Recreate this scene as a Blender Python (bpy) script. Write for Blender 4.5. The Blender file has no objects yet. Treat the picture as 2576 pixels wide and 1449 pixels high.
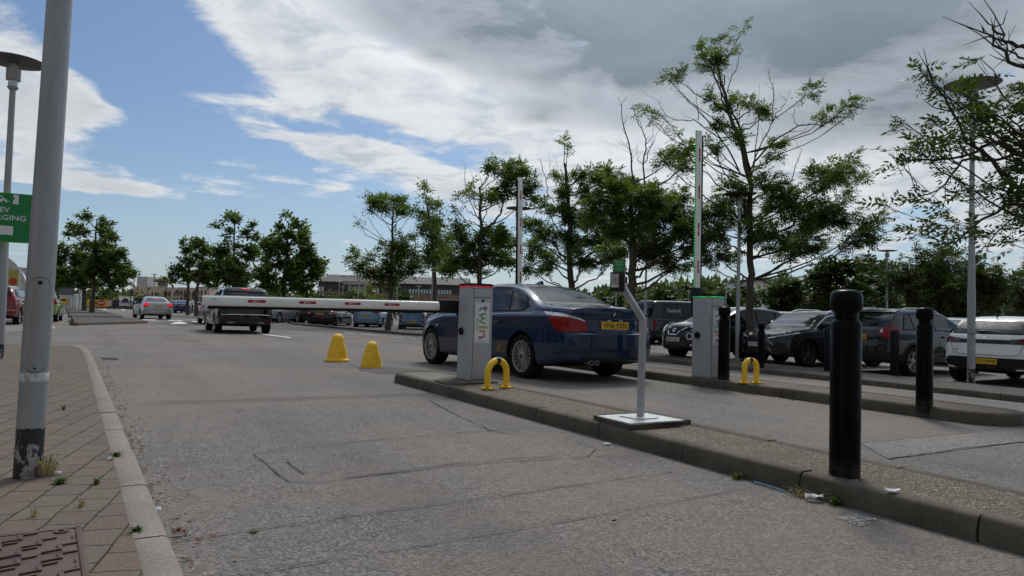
import bpy, bmesh, math, random
from mathutils import Vector, Matrix, Euler, noise as mnoise
from mathutils.geometry import delaunay_2d_cdt
from mathutils.bvhtree import BVHTree
import numpy as np
R = math.radians
random.seed(7)
scene = bpy.context.scene
# ------------------------------------------------------------------ camera
F, CX, CY, CAMH = 1800.0, 1288.0, 724.5, 0.95        # units of a 2576 px wide picture
PITCH, ROLL = math.atan(65.5 / F), 0.028
cd = bpy.data.cameras.new('camera'); cam = bpy.data.objects.new('camera', cd)
scene.collection.objects.link(cam); scene.camera = cam
cd.sensor_width = 36.0; cd.lens = 36.0 * F / 2576.0; cd.clip_start = 0.05; cd.clip_end = 3000
CR = Matrix.Rotation(R(90) + PITCH, 3, 'X') @ Matrix.Rotation(ROLL, 3, 'Z')
cam.matrix_world = Matrix.Translation((0, 0, CAMH)) @ CR.to_4x4()
# ------------------------------------------------------------------ sun
SUN_EL, SUN_AZ = R(52), R(12)      # azimuth clockwise from +Y (the view direction)
sd = bpy.data.lights.new('sun', 'SUN'); sun = bpy.data.objects.new('sun', sd)
scene.collection.objects.link(sun)
sd.energy = 1.9; sd.angle = R(14); sd.color = (1.0, 0.96, 0.9)
sv = Vector((math.sin(SUN_AZ) * math.cos(SUN_EL), math.cos(SUN_AZ) * math.cos(SUN_EL), math.sin(SUN_EL)))
sun.rotation_euler = sv.to_track_quat('Z', 'Y').to_euler(); sun.location = (0, 0, 30)
scene.view_settings.view_transform = 'Standard'; scene.view_settings.look = 'None'
scene.view_settings.exposure = 0.0; scene.view_settings.gamma = 1.0
# ------------------------------------------------------------------ world: Nishita sky with procedural cloud
world = bpy.data.worlds.new('World'); scene.world = world; world.use_nodes = True
def pix_dir(px, py):
    return (CR @ Vector(((px - CX) / F, -(py - CY) / F, -1.0))).normalized()
def build_world():
    nt = world.node_tree; N = nt.nodes; L = nt.links; N.clear()
    def nd(t, **k):
        n = N.new(t)
        for a, b in k.items(): setattr(n, a, b)
        return n
    def setin(s, v):
        if hasattr(v, 'is_output'): L.new(v, s)
        else: s.default_value = v
    def M(op, a, b=0.0, c=0.0, clamp=False):
        n = nd('ShaderNodeMath', operation=op, use_clamp=clamp)
        setin(n.inputs[0], a); setin(n.inputs[1], b); setin(n.inputs[2], c)
        return n.outputs[0]
    def V(op, a, b=None):
        n = nd('ShaderNodeVectorMath', operation=op); setin(n.inputs[0], a)
        if b is not None: setin(n.inputs[1], b)
        return n
    def ss(x, a, b):
        n = nd('ShaderNodeMapRange', interpolation_type='SMOOTHSTEP'); setin(n.inputs[0], x)
        n.inputs[1].default_value = a; n.inputs[2].default_value = b
        return n.outputs[0]
    def mix(f, a, b, typ='MIX'):
        n = nd('ShaderNodeMix', data_type='RGBA', blend_type=typ); setin(n.inputs[0], f)
        setin(n.inputs[6], a); setin(n.inputs[7], b)
        return n.outputs[2]
    sky = nd('ShaderNodeTexSky', sky_type='NISHITA'); sky.sun_disc = False
    sky.sun_elevation = SUN_EL; sky.sun_rotation = SUN_AZ
    sky.altitude = 0; sky.air_density = 1.0; sky.dust_density = 1.2; sky.ozone_density = 1.5
    geo = nd('ShaderNodeTexCoord'); d = geo.outputs['Generated']
    sep = nd('ShaderNodeSeparateXYZ'); L.new(d, sep.inputs[0]); dz = sep.outputs[2]
    zc = M('ADD', M('MAXIMUM', dz, 0.0), 0.12)
    div = nd('ShaderNodeVectorMath', operation='DIVIDE'); L.new(d, div.inputs[0])
    cb = nd('ShaderNodeCombineXYZ')
    for i in range(3): L.new(zc, cb.inputs[i])
    L.new(cb.outputs[0], div.inputs[1])
    # cloud plane coordinates
    def noise(scale, det, rough, off=(0, 0, 0), dist=0.0):
        n = nd('ShaderNodeTexNoise'); n.inputs['Scale'].default_value = scale
        n.inputs['Detail'].default_value = det; n.inputs['Roughness'].default_value = rough
        n.inputs['Distortion'].default_value = dist
        m = V('ADD', div.outputs[0], off); L.new(m.outputs[0], n.inputs['Vector'])
        return n.outputs['Fac']
    n1 = noise(1.5, 10, 0.60, (3.1, 1.7, 0), 0.3)
    n2 = noise(4.2, 8, 0.62, (9.3, 4.2, 0), 0.4)
    n3 = noise(1.1, 7, 0.6, (5.5, 0.6, 0), 0.2)
    # placing of the cloud masses: ellipses of sky given by direction, half axes (2576 units) and turn
    cover = [(1750, -120, 1050, 400, 0, .62), (880, 90, 520, 190, 26, .46), (2250, 220, 620, 300, 0, .38), (1350, 300, 380, 80, 10, .34), (1850, 430, 600, 110, 0, .28), (2350, 540, 320, 170, 0, .22),
        (10, 220, 150, 150, 0, .36), (180, 300, 160, 80, 38, .32), (560, 262, 250, 30, 4, .34), (430, 245, 90, 20, 0, .14), (700, 350, 180, 28, 8, .30), (890, 385, 130, 42, 10, .38), (1040, 430, 150, 55, 20, .36), (1180, 470, 130, 55, 20, .28),
        (600, 405, 95, 16, 3, .26), (700, 450, 62, 13, 5, .24), (830, 465, 55, 12, 8, .24), (520, 495, 330, 20, 3, .32), (100, 430, 140, 26, 5, .24), (290, 470, 130, 22, 8, .24), (380, 607, 52, 10, 0, .34), (845, 605, 34, 11, 0, .32), (905, 607, 44, 22, 10, .36), (850, 665, 130, 22, 0, .16),
        (380, 110, 230, 150, 30, -.6), (450, 370, 260, 60, 0, -.30), (300, 580, 520, 80, 0, -.26), (960, 330, 130, 26, 16, -.34), (1450, 385, 90, 22, 0, -.22), (800, 560, 420, 50, 4, -.3), (1100, 400, 160, 14, 16, -.2), (700, 300, 160, 14, 8, -.2), (1100, 400, 100, 16, 12, -.14), (700, 590, 520, 60, 0, -.2), (2480, 215, 70, 26, -20, -.3), (2330, 530, 70, 30, 0, -.25)]
    grey_ = [(1650, -140, 820, 260, 0, .60), (1550, 50, 560, 130, 4, .36), (2050, 130, 560, 190, 0, .40), (2150, 300, 360, 80, -6, .24), (1330, 280, 95, 30, 0, .16), (1485, 225, 36, 45, 0, .10),
        (740, 130, 340, 160, 26, -.5), (1060, 230, 280, 80, 20, -.4), (1500, 400, 540, 80, 0, -.4), (2320, 440, 320, 80, 0, -.28)]
    def blob(px, py, rx, ry, rot, amt, acc):
        c = pix_dir(px, py); rt = (pix_dir(px + 5, py) - c).normalized(); up_ = (pix_dir(px, py - 5) - c).normalized(); a = R(-rot)
        u = rt * math.cos(a) + up_ * math.sin(a); w = up_ * math.cos(a) - rt * math.sin(a)
        u = u - c * u.dot(c); w = w - c * w.dot(c); u = u / (rx / F); w = w / (ry / F)
        du = V('DOT_PRODUCT', d, tuple(u)).outputs['Value']; dw = V('DOT_PRODUCT', d, tuple(w)).outputs['Value']
        q = M('MULTIPLY_ADD', dw, dw, M('MULTIPLY', du, du)); s_ = ss(q, 1.7, 0.0)
        return M('MULTIPLY', s_, amt) if acc is None else M('MULTIPLY_ADD', s_, amt, acc)
    acc = None; dark = None
    for b_ in cover: acc = blob(*b_, acc)
    for b_ in grey_: dark = blob(*b_, dark)
    front = ss(sep.outputs[1], 0.0, 0.15); acc = M('MULTIPLY', acc, front); dark = M('MULTIPLY', dark, front)
    # unseen grey cloud bank added behind the camera, shaping reflections and fill light
    back = ss(sep.outputs[1], 0.25, -0.2)
    up = ss(dz, 0.55, 0.9)
    base = M('ADD', M('MULTIPLY', back, 0.55), M('MULTIPLY', up, 0.12))
    nn = M('ADD', M('MULTIPLY', M('SUBTRACT', n1, 0.5), 1.75), M('MULTIPLY', M('SUBTRACT', n2, 0.5), 1.15))
    dens = M('ADD', M('ADD', nn, acc), base)
    cov = ss(dens, -0.02, 0.40)
    thick = ss(dens, 0.15, 0.75)
    # shading
    wob = M('ADD', M('MULTIPLY', M('SUBTRACT', n3, 0.5), 1.1), M('MULTIPLY', M('SUBTRACT', n2, 0.5), 1.15))
    dk = M('ADD', M('ADD', wob, dark), M('MULTIPLY', thick, 0.22), clamp=False)
    dk = M('ADD', dk, M('MULTIPLY', back, 0.75))
    dk = M('MAXIMUM', M('MINIMUM', dk, 1.0), 0.0)
    white = (0.72, 0.75, 0.78, 1); grey = (0.185, 0.22, 0.255, 1)
    puff = ss(n2, 0.30, 0.62)
    white = mix(puff, (0.50, 0.55, 0.61, 1), (0.78, 0.80, 0.82, 1))
    grey = mix(ss(n1, 0.3, 0.7), (0.155, 0.19, 0.225, 1), (0.24, 0.28, 0.32, 1))
    gb_ = mix(M('MULTIPLY', back, 0.75), grey, (0.27, 0.295, 0.32, 1))
    ccol = mix(dk, white, gb_)
    skyc = nd('ShaderNodeVectorMath', operation='MULTIPLY'); L.new(sky.outputs[0], skyc.inputs[0]); skyc.inputs[1].default_value = (0.066, 0.077, 0.088)
    # pale haze near the horizon
    hz = ss(dz, 0.22, 0.0)
    skyh = mix(M('MULTIPLY', hz, 0.45), skyc.outputs[0], (0.46, 0.58, 0.72, 1))
    col = mix(M('MULTIPLY', cov, 0.96), skyh, ccol)
    # the veiled sun high above brightens the cloud round it
    sdot = V('DOT_PRODUCT', d, tuple(sv)).outputs['Value']
    glow = ss(sdot, math.cos(R(42)), 1.0)
    zen = ss(dz, 0.5, 0.95)
    gain = M('ADD', 1.0, M('ADD', M('MULTIPLY', glow, 0.9), M('MULTIPLY', zen, 0.2)))
    fin = nd('ShaderNodeVectorMath', operation='SCALE'); L.new(col, fin.inputs[0]); L.new(gain, fin.inputs['Scale'])
    bg = nd('ShaderNodeBackground'); L.new(fin.outputs[0], bg.inputs['Color']); bg.inputs['Strength'].default_value = 1.0
    out = nd('ShaderNodeOutputWorld'); L.new(bg.outputs[0], out.inputs['Surface'])
build_world()
try: world.cycles.sampling_method = 'MANUAL'; world.cycles.sample_map_resolution = 1024
except Exception: pass
# ------------------------------------------------------------------ ground shape and pixel rays
UX, UY = -0.494, 0.8695              # along the lane
NX, NY = 0.8695, 0.494               # to the right of the lane
def LT(t, n): return (n * NX + t * UX, n * NY + t * UY)
def lane(x, y): return (x * UX + y * UY, x * NX + y * NY)
def zg(x, y):
    n = x * NX + y * NY
    return -0.22 * min(max((n - 9.5) / 3.2, 0.0), 1.0)
def G(px, py, h=0.0):
    """where the ray of a picture point meets the ground raised by h"""
    d = pix_dir(px, py); z = 0.0
    for _ in range(30):
        s = (CAMH - (z + h)) / -d.z if d.z < -1e-4 else 400.0
        s = min(s, 900.0)
        z = z * .4 + .6 * zg(d.x * s, d.y * s)
    return Vector((d.x * s, d.y * s, zg(d.x * s, d.y * s) + h))
def at(px, py, Y):
    """point on the ray of a picture point at distance Y along the view"""
    d = pix_dir(px, py); s = Y / d.y
    return Vector((d.x * s, Y, CAMH + d.z * s))
def gz(px, Y):
    """ground point under picture column px at distance Y"""
    p = at(px, 790, Y); return Vector((p.x, p.y, zg(p.x, p.y)))
# ------------------------------------------------------------------ helpers
COL = scene.collection
def tag(o, label=None, cat=None, group=None, kind=None):
    if label: o['label'] = label
    if cat: o['category'] = cat
    if group: o['group'] = group
    if kind: o['kind'] = kind
    return o
def empty(name, loc, rz, label, cat, group=None):
    o = bpy.data.objects.new(name, None); COL.objects.link(o); o.empty_display_size = .2
    o.location = loc; o.rotation_euler = (0, 0, rz)
    return tag(o, label, cat, group)
class MB:
    """collects geometry for one mesh object"""
    def __init__(s): s.v = []; s.f = []; s.m = []; s.mi = 0
    def add(s, vs, fs, T=None):
        b = len(s.v)
        s.v += [tuple(T @ Vector(p)) if T else tuple(p) for p in vs]
        s.f += [tuple(i + b for i in f) for f in fs]; s.m += [s.mi] * len(fs)
    def box(s, c, d, T=None, bev=0.0, rz=0.0):
        x, y, z = d[0] / 2, d[1] / 2, d[2] / 2
        loc = Matrix.Translation(c) @ Matrix.Rotation(rz, 4, 'Z')
        if T: loc = T @ loc
        if bev <= 0:
            vs = [(i * x, j * y, k * z) for i in (-1, 1) for j in (-1, 1) for k in (-1, 1)]
            fs = [(0, 1, 3, 2), (4, 6, 7, 5), (0, 4, 5, 1), (2, 3, 7, 6), (0, 2, 6, 4), (1, 5, 7, 3)]
            s.add(vs, fs, loc); return
        bm = bmesh.new(); bmesh.ops.create_cube(bm, size=1.0)
        for v in bm.verts: v.co = Vector((v.co.x * d[0], v.co.y * d[1], v.co.z * d[2]))
        bmesh.ops.bevel(bm, geom=bm.edges[:], offset=bev, segments=2, affect='EDGES', profile=.6)
        s.bm(bm, loc)
    def bm(s, bm, T=None):
        bm.verts.index_update()
        s.add([v.co.copy() for v in bm.verts], [tuple(v.index for v in f.verts) for f in bm.faces], T); bm.free()
    def lathe(s, prof, n=24, T=None, cap=True):
        """prof: (r, z) from bottom to top round local Z"""
        vs = []; fs = []
        for r, z in prof:
            for i in range(n):
                a = 2 * math.pi * i / n; vs.append((r * math.cos(a), r * math.sin(a), z))
        k = len(prof)
        for j in range(k - 1):
            for i in range(n):
                a, b = j * n + i, j * n + (i + 1) % n; fs.append((a, b, b + n, a + n))
        if cap:
            fs.append(tuple(reversed(range(n)))); fs.append(tuple((k - 1) * n + i for i in range(n)))
        s.add(vs, fs, T)
    def tube(s, pts, rad, n=8, cap=True, T=None):
        pts = [Vector(p) for p in pts]
        rs = rad if isinstance(rad, (list, tuple)) else [rad] * len(pts)
        vs = []; fs = []; up = None
        for i, p in enumerate(pts):
            t = (pts[min(i + 1, len(pts) - 1)] - pts[max(i - 1, 0)]).normalized()
            if up is None:
                up = Vector((0, 0, 1)) if abs(t.z) < .9 else Vector((1, 0, 0))
            a = t.cross(up)
            if a.length < 1e-5: a = t.cross(Vector((0, 1, 0)))
            a.normalize(); b = a.cross(t).normalized(); up = b
            for k in range(n):
                w = 2 * math.pi * k / n
                vs.append(p + (a * math.cos(w) + b * math.sin(w)) * rs[i])
        for i in range(len(pts) - 1):
            for k in range(n):
                q, r_ = i * n + k, i * n + (k + 1) % n; fs.append((q, r_, r_ + n, q + n))
        if cap: fs.append(tuple(reversed(range(n)))); fs.append(tuple((len(pts) - 1) * n + k for k in range(n)))
        s.add(vs, fs, T)
    def prism(s, poly, z0, z1, T=None):
        n = len(poly); vs = [(p[0], p[1], z0) for p in poly] + [(p[0], p[1], z1) for p in poly]
        fs = [tuple(reversed(range(n))), tuple(range(n, 2 * n))] + [(i, (i + 1) % n, n + (i + 1) % n, n + i) for i in range(n)]
        s.add(vs, fs, T)
    def build(s, name, mats, parent=None, smooth=40, merge=False):
        me = bpy.data.meshes.new(name); me.from_pydata(s.v, [], s.f)
        mats = mats if isinstance(mats, (list, tuple)) else [mats]
        for m in mats: me.materials.append(m)
        if len(mats) > 1: me.polygons.foreach_set('material_index', s.m)
        me.validate()
        if merge:
            bm = bmesh.new(); bm.from_mesh(me); bmesh.ops.remove_doubles(bm, verts=bm.verts, dist=1e-5); bm.to_mesh(me); bm.free()
        if smooth:
            me.polygons.foreach_set('use_smooth', [True] * len(me.polygons))
            me.set_sharp_from_angle(angle=R(smooth))
        me.update()
        o = bpy.data.objects.new(name, me); COL.objects.link(o)
        if parent: o.parent = parent
        return o
def copy_tree(o, parent=None):
    c = o.copy(); COL.objects.link(c)
    if parent: c.parent = parent
    for ch in [k for k in o.children]: copy_tree(ch, c)
    return c
_txt = {}
def text_data(s, size=1.0, bold=0.0):
    """flat text as mesh vertices/faces, centred, cap height about `size`"""
    key = (s, bold)
    if key not in _txt:
        cu = bpy.data.curves.new('t', 'FONT'); cu.body = s; cu.align_x = 'CENTER'; cu.align_y = 'CENTER'; cu.resolution_u = 3
        cu.size = 1.0; cu.offset = bold
        o = bpy.data.objects.new('t', cu); COL.objects.link(o)
        dg = bpy.context.evaluated_depsgraph_get(); me = bpy.data.meshes.new_from_object(o.evaluated_get(dg))
        vs = [tuple(v.co) for v in me.vertices]; fs = [tuple(p.vertices) for p in me.polygons]
        bpy.data.objects.remove(o); bpy.data.curves.remove(cu); bpy.data.meshes.remove(me)
        xs = [v[0] for v in vs]; ys = [v[1] for v in vs]
        cx, cy = (min(xs) + max(xs)) / 2, (min(ys) + max(ys)) / 2
        w, h = max(xs) - min(xs), max(ys) - min(ys)
        _txt[key] = ([((v[0] - cx), (v[1] - cy)) for v in vs], fs, w, h)
    return _txt[key]
def add_text(mb, s, T, w=None, h=None, bold=0.0, sx=None):
    """text in local XY plane of T, facing +Z of T, scaled to width w and/or height h"""
    vs, fs, tw, th = text_data(s, 1, bold)
    ky = (h / th) if h else w / tw
    kx = (w / tw) if w else ky
    mb.add([(v[0] * kx, v[1] * ky, 0) for v in vs], fs, T)
def rrect(w, h, r, n=5):
    out = []
    for cx, cy, a0 in ((w / 2 - r, h / 2 - r, 0), (-w / 2 + r, h / 2 - r, 90), (-w / 2 + r, -h / 2 + r, 180), (w / 2 - r, -h / 2 + r, 270)):
        for i in range(n + 1):
            a = R(a0 + 90 * i / n); out.append((cx + r * math.cos(a), cy + r * math.sin(a)))
    return out
# ------------------------------------------------------------------ materials
class NT:
    def __init__(s, name):
        s.m = bpy.data.materials.new(name); s.m.use_nodes = True; s.t = s.m.node_tree; s.N = s.t.nodes
        s.b = s.N['Principled BSDF']; s.tc = s.N.new('ShaderNodeTexCoord')
    def n(s, t, **k):
        x = s.N.new(t)
        for a, b in k.items(): setattr(x, a, b)
        return x
    def l(s, a, b):
        if hasattr(a, 'is_output'): s.t.links.new(a, b)
        else: b.default_value = a
        return s
    def coord(s, scale=(1, 1, 1), rot=(0, 0, 0), loc=(0, 0, 0), src='Object'):
        m = s.n('ShaderNodeMapping'); s.l(s.tc.outputs[src], m.inputs[0])
        m.inputs['Scale'].default_value = scale; m.inputs['Rotation'].default_value = rot; m.inputs['Location'].default_value = loc
        return m.outputs[0]
    def noise(s, scale, det=4, rough=.55, vec=None, dist=0):
        x = s.n('ShaderNodeTexNoise'); x.inputs['Scale'].default_value = scale; x.inputs['Detail'].default_value = det
        x.inputs['Roughness'].default_value = rough; x.inputs['Distortion'].default_value = dist
        s.l(vec or s.tc.outputs['Object'], x.inputs['Vector']); return x.outputs['Fac']
    def voro(s, scale, vec=None, out='Color', feature='F1'):
        x = s.n('ShaderNodeTexVoronoi', feature=feature); x.inputs['Scale'].default_value = scale
        s.l(vec or s.tc.outputs['Object'], x.inputs['Vector']); return x.outputs[out]
    def math(s, op, a, b=0.0, clamp=False):
        x = s.n('ShaderNodeMath', operation=op, use_clamp=clamp); s.l(a, x.inputs[0]); s.l(b, x.inputs[1]); return x.outputs[0]
    def rng(s, x, a, b, c=0.0, d=1.0):
        m = s.n('ShaderNodeMapRange'); s.l(x, m.inputs[0])
        for i, v in enumerate((a, b, c, d)): m.inputs[i + 1].default_value = v
        return m.outputs[0]
    def mix(s, f, a, b, typ='MIX'):
        x = s.n('ShaderNodeMix', data_type='RGBA', blend_type=typ); s.l(f, x.inputs[0])
        for v, i in ((a, 6), (b, 7)):
            if isinstance(v, tuple) and len(v) == 3: v = (*v, 1)
            s.l(v, x.inputs[i])
        return x.outputs[2]
    def bw(s, c):
        x = s.n('ShaderNodeSeparateColor'); s.l(c, x.inputs[0]); return x.outputs[0]
    def bump(s, h, strength=.3, dist=.01):
        x = s.n('ShaderNodeBump'); x.inputs['Strength'].default_value = strength; x.inputs['Distance'].default_value = dist
        s.l(h, x.inputs['Height']); s.l(x.outputs[0], s.b.inputs['Normal'])
    def col(s, c): s.l((*c, 1) if isinstance(c, tuple) and len(c) == 3 else c, s.b.inputs['Base Color'])
    def set(s, **k):
        for a, v in k.items(): s.l(v, s.b.inputs[a.replace('_', ' ')])
        return s
def simple(name, c, rough=.5, metal=0.0, var=.12, scale=6, bump=0.0, coat=0.0, spec=.5):
    t = NT(name); f = t.noise(scale, 5, .6)
    lo = tuple(x * (1 - var) for x in c); hi = tuple(min(1, x * (1 + var)) for x in c)
    t.col(t.mix(t.rng(f, .35, .65), lo, hi)); t.set(Metallic=metal)
    t.l(t.rng(t.noise(scale * 2.3, 4), .3, .7, max(.02, rough - .06), rough + .06), t.b.inputs['Roughness'])
    t.b.inputs['Coat Weight'].default_value = coat; t.b.inputs['Coat Roughness'].default_value = .04
    t.b.inputs['Specular IOR Level'].default_value = spec
    if bump: t.bump(t.noise(scale * 8, 5), bump, .004)
    return t.m
def emis(name, c, st, base=(.02, .02, .02)):
    t = NT(name); t.col(base); t.b.inputs['Emission Color'].default_value = (*c, 1)
    f = t.noise(30); t.l(t.rng(f, .3, .7, st * .85, st), t.b.inputs['Emission Strength']); return t.m
def asphalt(name, lo, hi, tint=(.5, .42, .38), grain=1.0, sc=1.0):
    t = NT(name)
    c1 = t.voro(98 * sc); g = t.bw(c1)
    c2 = t.bw(t.voro(200 * sc)); fine = t.noise(300 * sc, 3, .75); mott = t.noise(26 * sc, 6, .75)
    big = t.noise(.35, 5, .6); mid = t.noise(2.2, 6, .65); vb = t.noise(9, 5, .7)
    v = t.math('ADD', t.math('MULTIPLY', g, .55), t.math('MULTIPLY', c2, .45))
    v = t.math('POWER', v, 2.6)
    v = t.math('ADD', t.math('MULTIPLY', v, 1.75 * grain), t.math('MULTIPLY', fine, .42)); v = t.math('ADD', v, t.math('MULTIPLY', t.math('SUBTRACT', mott, .5), .7))
    base = t.mix(t.rng(v, .12, 1.1), lo, hi)
    # tyre-worn bands along the lane, oil drips and rust-brown stains
    mp_ = t.n('ShaderNodeMapping'); mp_.inputs['Scale'].default_value = (1.1, .07, 1); t.l(t.coord(rot=(0, 0, R(-29.6))), mp_.inputs[0]); lane_ = t.noise(1.0, 5, .6, mp_.outputs[0]); base = t.mix(t.rng(lane_, .46, .66, 0, .40), base, lo)
    oil = t.noise(5.5, 3, .5, t.coord(loc=(4, 9, 0))); base = t.mix(t.rng(oil, .66, .72, 0, .5), base, tuple(x * .6 for x in lo))
    rust = t.noise(.9, 6, .7, t.coord(loc=(7, 2, 0))); base = t.mix(t.rng(rust, .56, .74, 0, .4), base, (.13, .095, .075))
    base = t.mix(t.rng(mid, .35, .7, 0, .45), base, tuple(x * .62 for x in hi))
    base = t.mix(t.rng(big, .42, .62, 0, .38), base, tuple(hi[i] * tint[i] * 1.9 for i in range(3)))
    base = t.mix(t.rng(vb, .3, .75, 0, .28), base, lo)
    t.col(base); t.set(Roughness=.88); t.b.inputs['Specular IOR Level'].default_value = .3
    t.bump(t.math('ADD', t.math('ADD', t.math('MULTIPLY', g, .7), t.math('MULTIPLY', fine, .6)), t.math('MULTIPLY', mott, .8)), .7, .010)
    return t.m
def concrete(name, c, sc=1.0, stain=.5, speck=.2):
    t = NT(name)
    a = t.noise(3.0 * sc, 7, .68); b = t.noise(28 * sc, 5, .7); p = t.bw(t.voro(170 * sc))
    base = t.mix(t.rng(a, .32, .68), tuple(x * (1 - stain) for x in c), c)
    base = t.mix(t.rng(b, .35, .7, 0, .5), base, tuple(x * .72 for x in c))
    base = t.mix(t.math('MULTIPLY', t.rng(p, .55, 1), speck), base, tuple(min(1, x * 2.0) for x in c))
    t.col(base); t.set(Roughness=.9); t.b.inputs['Specular IOR Level'].default_value = .25
    t.bump(t.math('ADD', b, t.math('MULTIPLY', p, .4)), .45, .005)
    return t.m
def aggregate(name):
    t = NT(name)
    c = t.voro(75, out='Color'); g = t.bw(c); dd = t.voro(75, out='Distance'); s2 = t.bw(t.voro(170))
    peb = t.mix(t.math('POWER', g, 1.8), (.105, .075, .048), (.48, .38, .27))
    peb = t.mix(t.rng(dd, .3, .62), peb, (.055, .045, .034))
    peb = t.mix(t.rng(s2, .75, 1, 0, .5), peb, (.5, .45, .38))
    peb = t.mix(t.rng(t.noise(1.6, 6, .7), .42, .64, 0, .5), peb, (.070, .058, .040))
    t.col(peb); t.set(Roughness=.85); t.b.inputs['Specular IOR Level'].default_value = .3
    t.bump(t.math('SUBTRACT', 1.0, dd), .7, .008)
    return t.m
def paving():
    t = NT('block_paving')
    wob = t.n('ShaderNodeTexNoise'); wob.inputs['Scale'].default_value = 5; t.l(t.tc.outputs['Object'], wob.inputs['Vector'])
    wm = t.n('ShaderNodeVectorMath', operation='SCALE'); t.l(wob.outputs['Color'], wm.inputs[0]); wm.inputs['Scale'].default_value = .022
    ad = t.n('ShaderNodeVectorMath', operation='ADD'); t.l(t.tc.outputs['Object'], ad.inputs[0]); t.l(wm.outputs[0], ad.inputs[1])
    mp = t.n('ShaderNodeMapping'); mp.inputs['Rotation'].default_value = (0, 0, R(74)); t.l(ad.outputs[0], mp.inputs[0])
    # mapping rotation turns the rows to run away from the viewer
    br = t.n('ShaderNodeTexBrick'); t.l(mp.outputs[0], br.inputs['Vector'])
    br.inputs['Scale'].default_value = 1; br.inputs['Brick Width'].default_value = .205; br.inputs['Row Height'].default_value = .165
    br.inputs['Mortar Size'].default_value = .0048; br.inputs['Mortar Smooth'].default_value = .25; br.offset = .5
    br.inputs['Color1'].default_value = (0, 0, 0, 1); br.inputs['Color2'].default_value = (1, 1, 1, 1); br.inputs['Mortar'].default_value = (.5, .5, .5, 1)
    rv = t.bw(br.outputs['Color'])
    cr = t.n('ShaderNodeValToRGB'); t.l(rv, cr.inputs[0]); e = cr.color_ramp.elements
    e[0].position = 0; e[0].color = (.105, .11, .095, 1); e[1].position = 1; e[1].color = (.17, .12, .095, 1)
    for p, c in ((.25, (.155, .14, .115)), (.5, (.175, .145, .12)), (.7, (.15, .115, .10)), (.85, (.18, .155, .115))):
        k = e.new(p); k.color = (*c, 1)
    g = t.bw(t.voro(210)); mid = t.noise(3, 6, .7); fi = t.noise(60, 5, .7)
    c = t.mix(t.rng(g, .5, 1, 0, .45), cr.outputs[0], (.36, .33, .28))
    c = t.mix(t.rng(fi, .35, .7, 0, .45), c, (.11, .095, .08))
    c = t.mix(t.rng(mid, .45, .7, 0, .35), c, (.15, .15, .11))
    mort = t.rng(br.outputs['Fac'], .2, .8)
    moss = t.mix(t.rng(t.noise(7, 4), .45, .6), (.028, .026, .022), (.06, .06, .03))
    c = t.mix(1.0, c, (.90, .84, .80), 'MULTIPLY'); c = t.mix(mort, c, moss)
    t.col(c); t.set(Roughness=.9); t.b.inputs['Specular IOR Level'].default_value = .25
    h = t.math('ADD', t.math('MULTIPLY', t.math('SUBTRACT', 1.0, br.outputs['Fac']), 1.0), t.math('MULTIPLY', fi, .35))
    t.bump(h, .8, .008)
    return t.m
def paint(name, c, metal=.3, rough=.35, flake=.1, coat=1.0):
    """car paint: base coat under clear coat with a little dust low down"""
    t = NT(name); f = t.noise(900, 2); base = t.mix(t.rng(f, .3, .7), tuple(x * (1 - flake) for x in c), tuple(min(1, x * (1 + flake)) for x in c))
    dn = t.noise(3, 6, .7)
    base = t.mix(t.rng(dn, .5, .8, 0, .035), base, (.11, .10, .09))
    t.col(base); t.set(Metallic=metal * (0 if max(c) < .12 else 1), Roughness=rough)
    t.b.inputs['Specular IOR Level'].default_value = .1 if max(c) < .12 else .4
    t.b.inputs['Coat Weight'].default_value = coat; t.l(t.rng(t.noise(6, 5), .3, .8, .01, .05), t.b.inputs['Coat Roughness'])
    return t.m
def metal_pole(name, c=(.34, .35, .355), worn=False):
    t = NT(name); a = t.noise(1.5, 6, .7, t.coord((6, 6, 1))); s = t.noise(7, 8, .7, t.coord((9, 9, 1.2)))
    ring = t.noise(1, 3, .5, t.coord((.2, .2, 160)))
    base = t.mix(t.rng(a, .3, .7), tuple(x * .8 for x in c), tuple(x * 1.15 for x in c))
    base = t.mix(t.rng(s, .5, .75, 0, .45), base, tuple(x * .6 for x in c))
    base = t.mix(t.rng(ring, .3, .7, 0, .12), base, tuple(x * 1.5 for x in c))
    r = .5
    if worn:  # bare tar paint left on the foot of the post, with its own ragged edge
        sp = t.n('ShaderNodeSeparateXYZ'); t.l(t.tc.outputs['Object'], sp.inputs[0])
        nz = t.noise(9, 8, .75, t.coord((1, 1, .8))); hh = t.math('ADD', sp.outputs[2], t.math('MULTIPLY', t.math('SUBTRACT', nz, .5), .12))
        low = t.rng(hh, .262, .254); pat = t.noise(7.5, 9, .72, t.coord((1, 1, .55), loc=(1.3, 4, 2)))
        top = t.rng(hh, .225, .24)
        msk = t.math('MULTIPLY', low, t.math('MAXIMUM', top, t.rng(pat, .50, .512)))
        base = t.mix(msk, base, (.035, .037, .04))
        rb = t.math('MULTIPLY', t.rng(hh, .16, .1), t.rng(t.noise(14, 6), .56, .62)); base = t.mix(t.math('MULTIPLY', rb, .7), base, (.19, .10, .06))
    t.col(base); t.set(Metallic=.35, Roughness=.45)
    t.bump(t.math('ADD', ring, t.math('MULTIPLY', a, .5)), .12, .002)
    return t.m
MT = {}
MT['asphalt'] = asphalt('asphalt', (.050, .047, .043), (.345, .322, .292), grain=1.15)
MT['asphalt_light'] = asphalt('asphalt_light', (.062, .060, .056), (.40, .385, .355), grain=1.0, sc=.7)
MT['asphalt_dark'] = asphalt('asphalt_dark', (.045, .044, .044), (.20, .19, .185))
MT['pavement'] = asphalt('pavement_asphalt', (.05, .047, .043), (.17, .16, .145), grain=.7)
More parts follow.
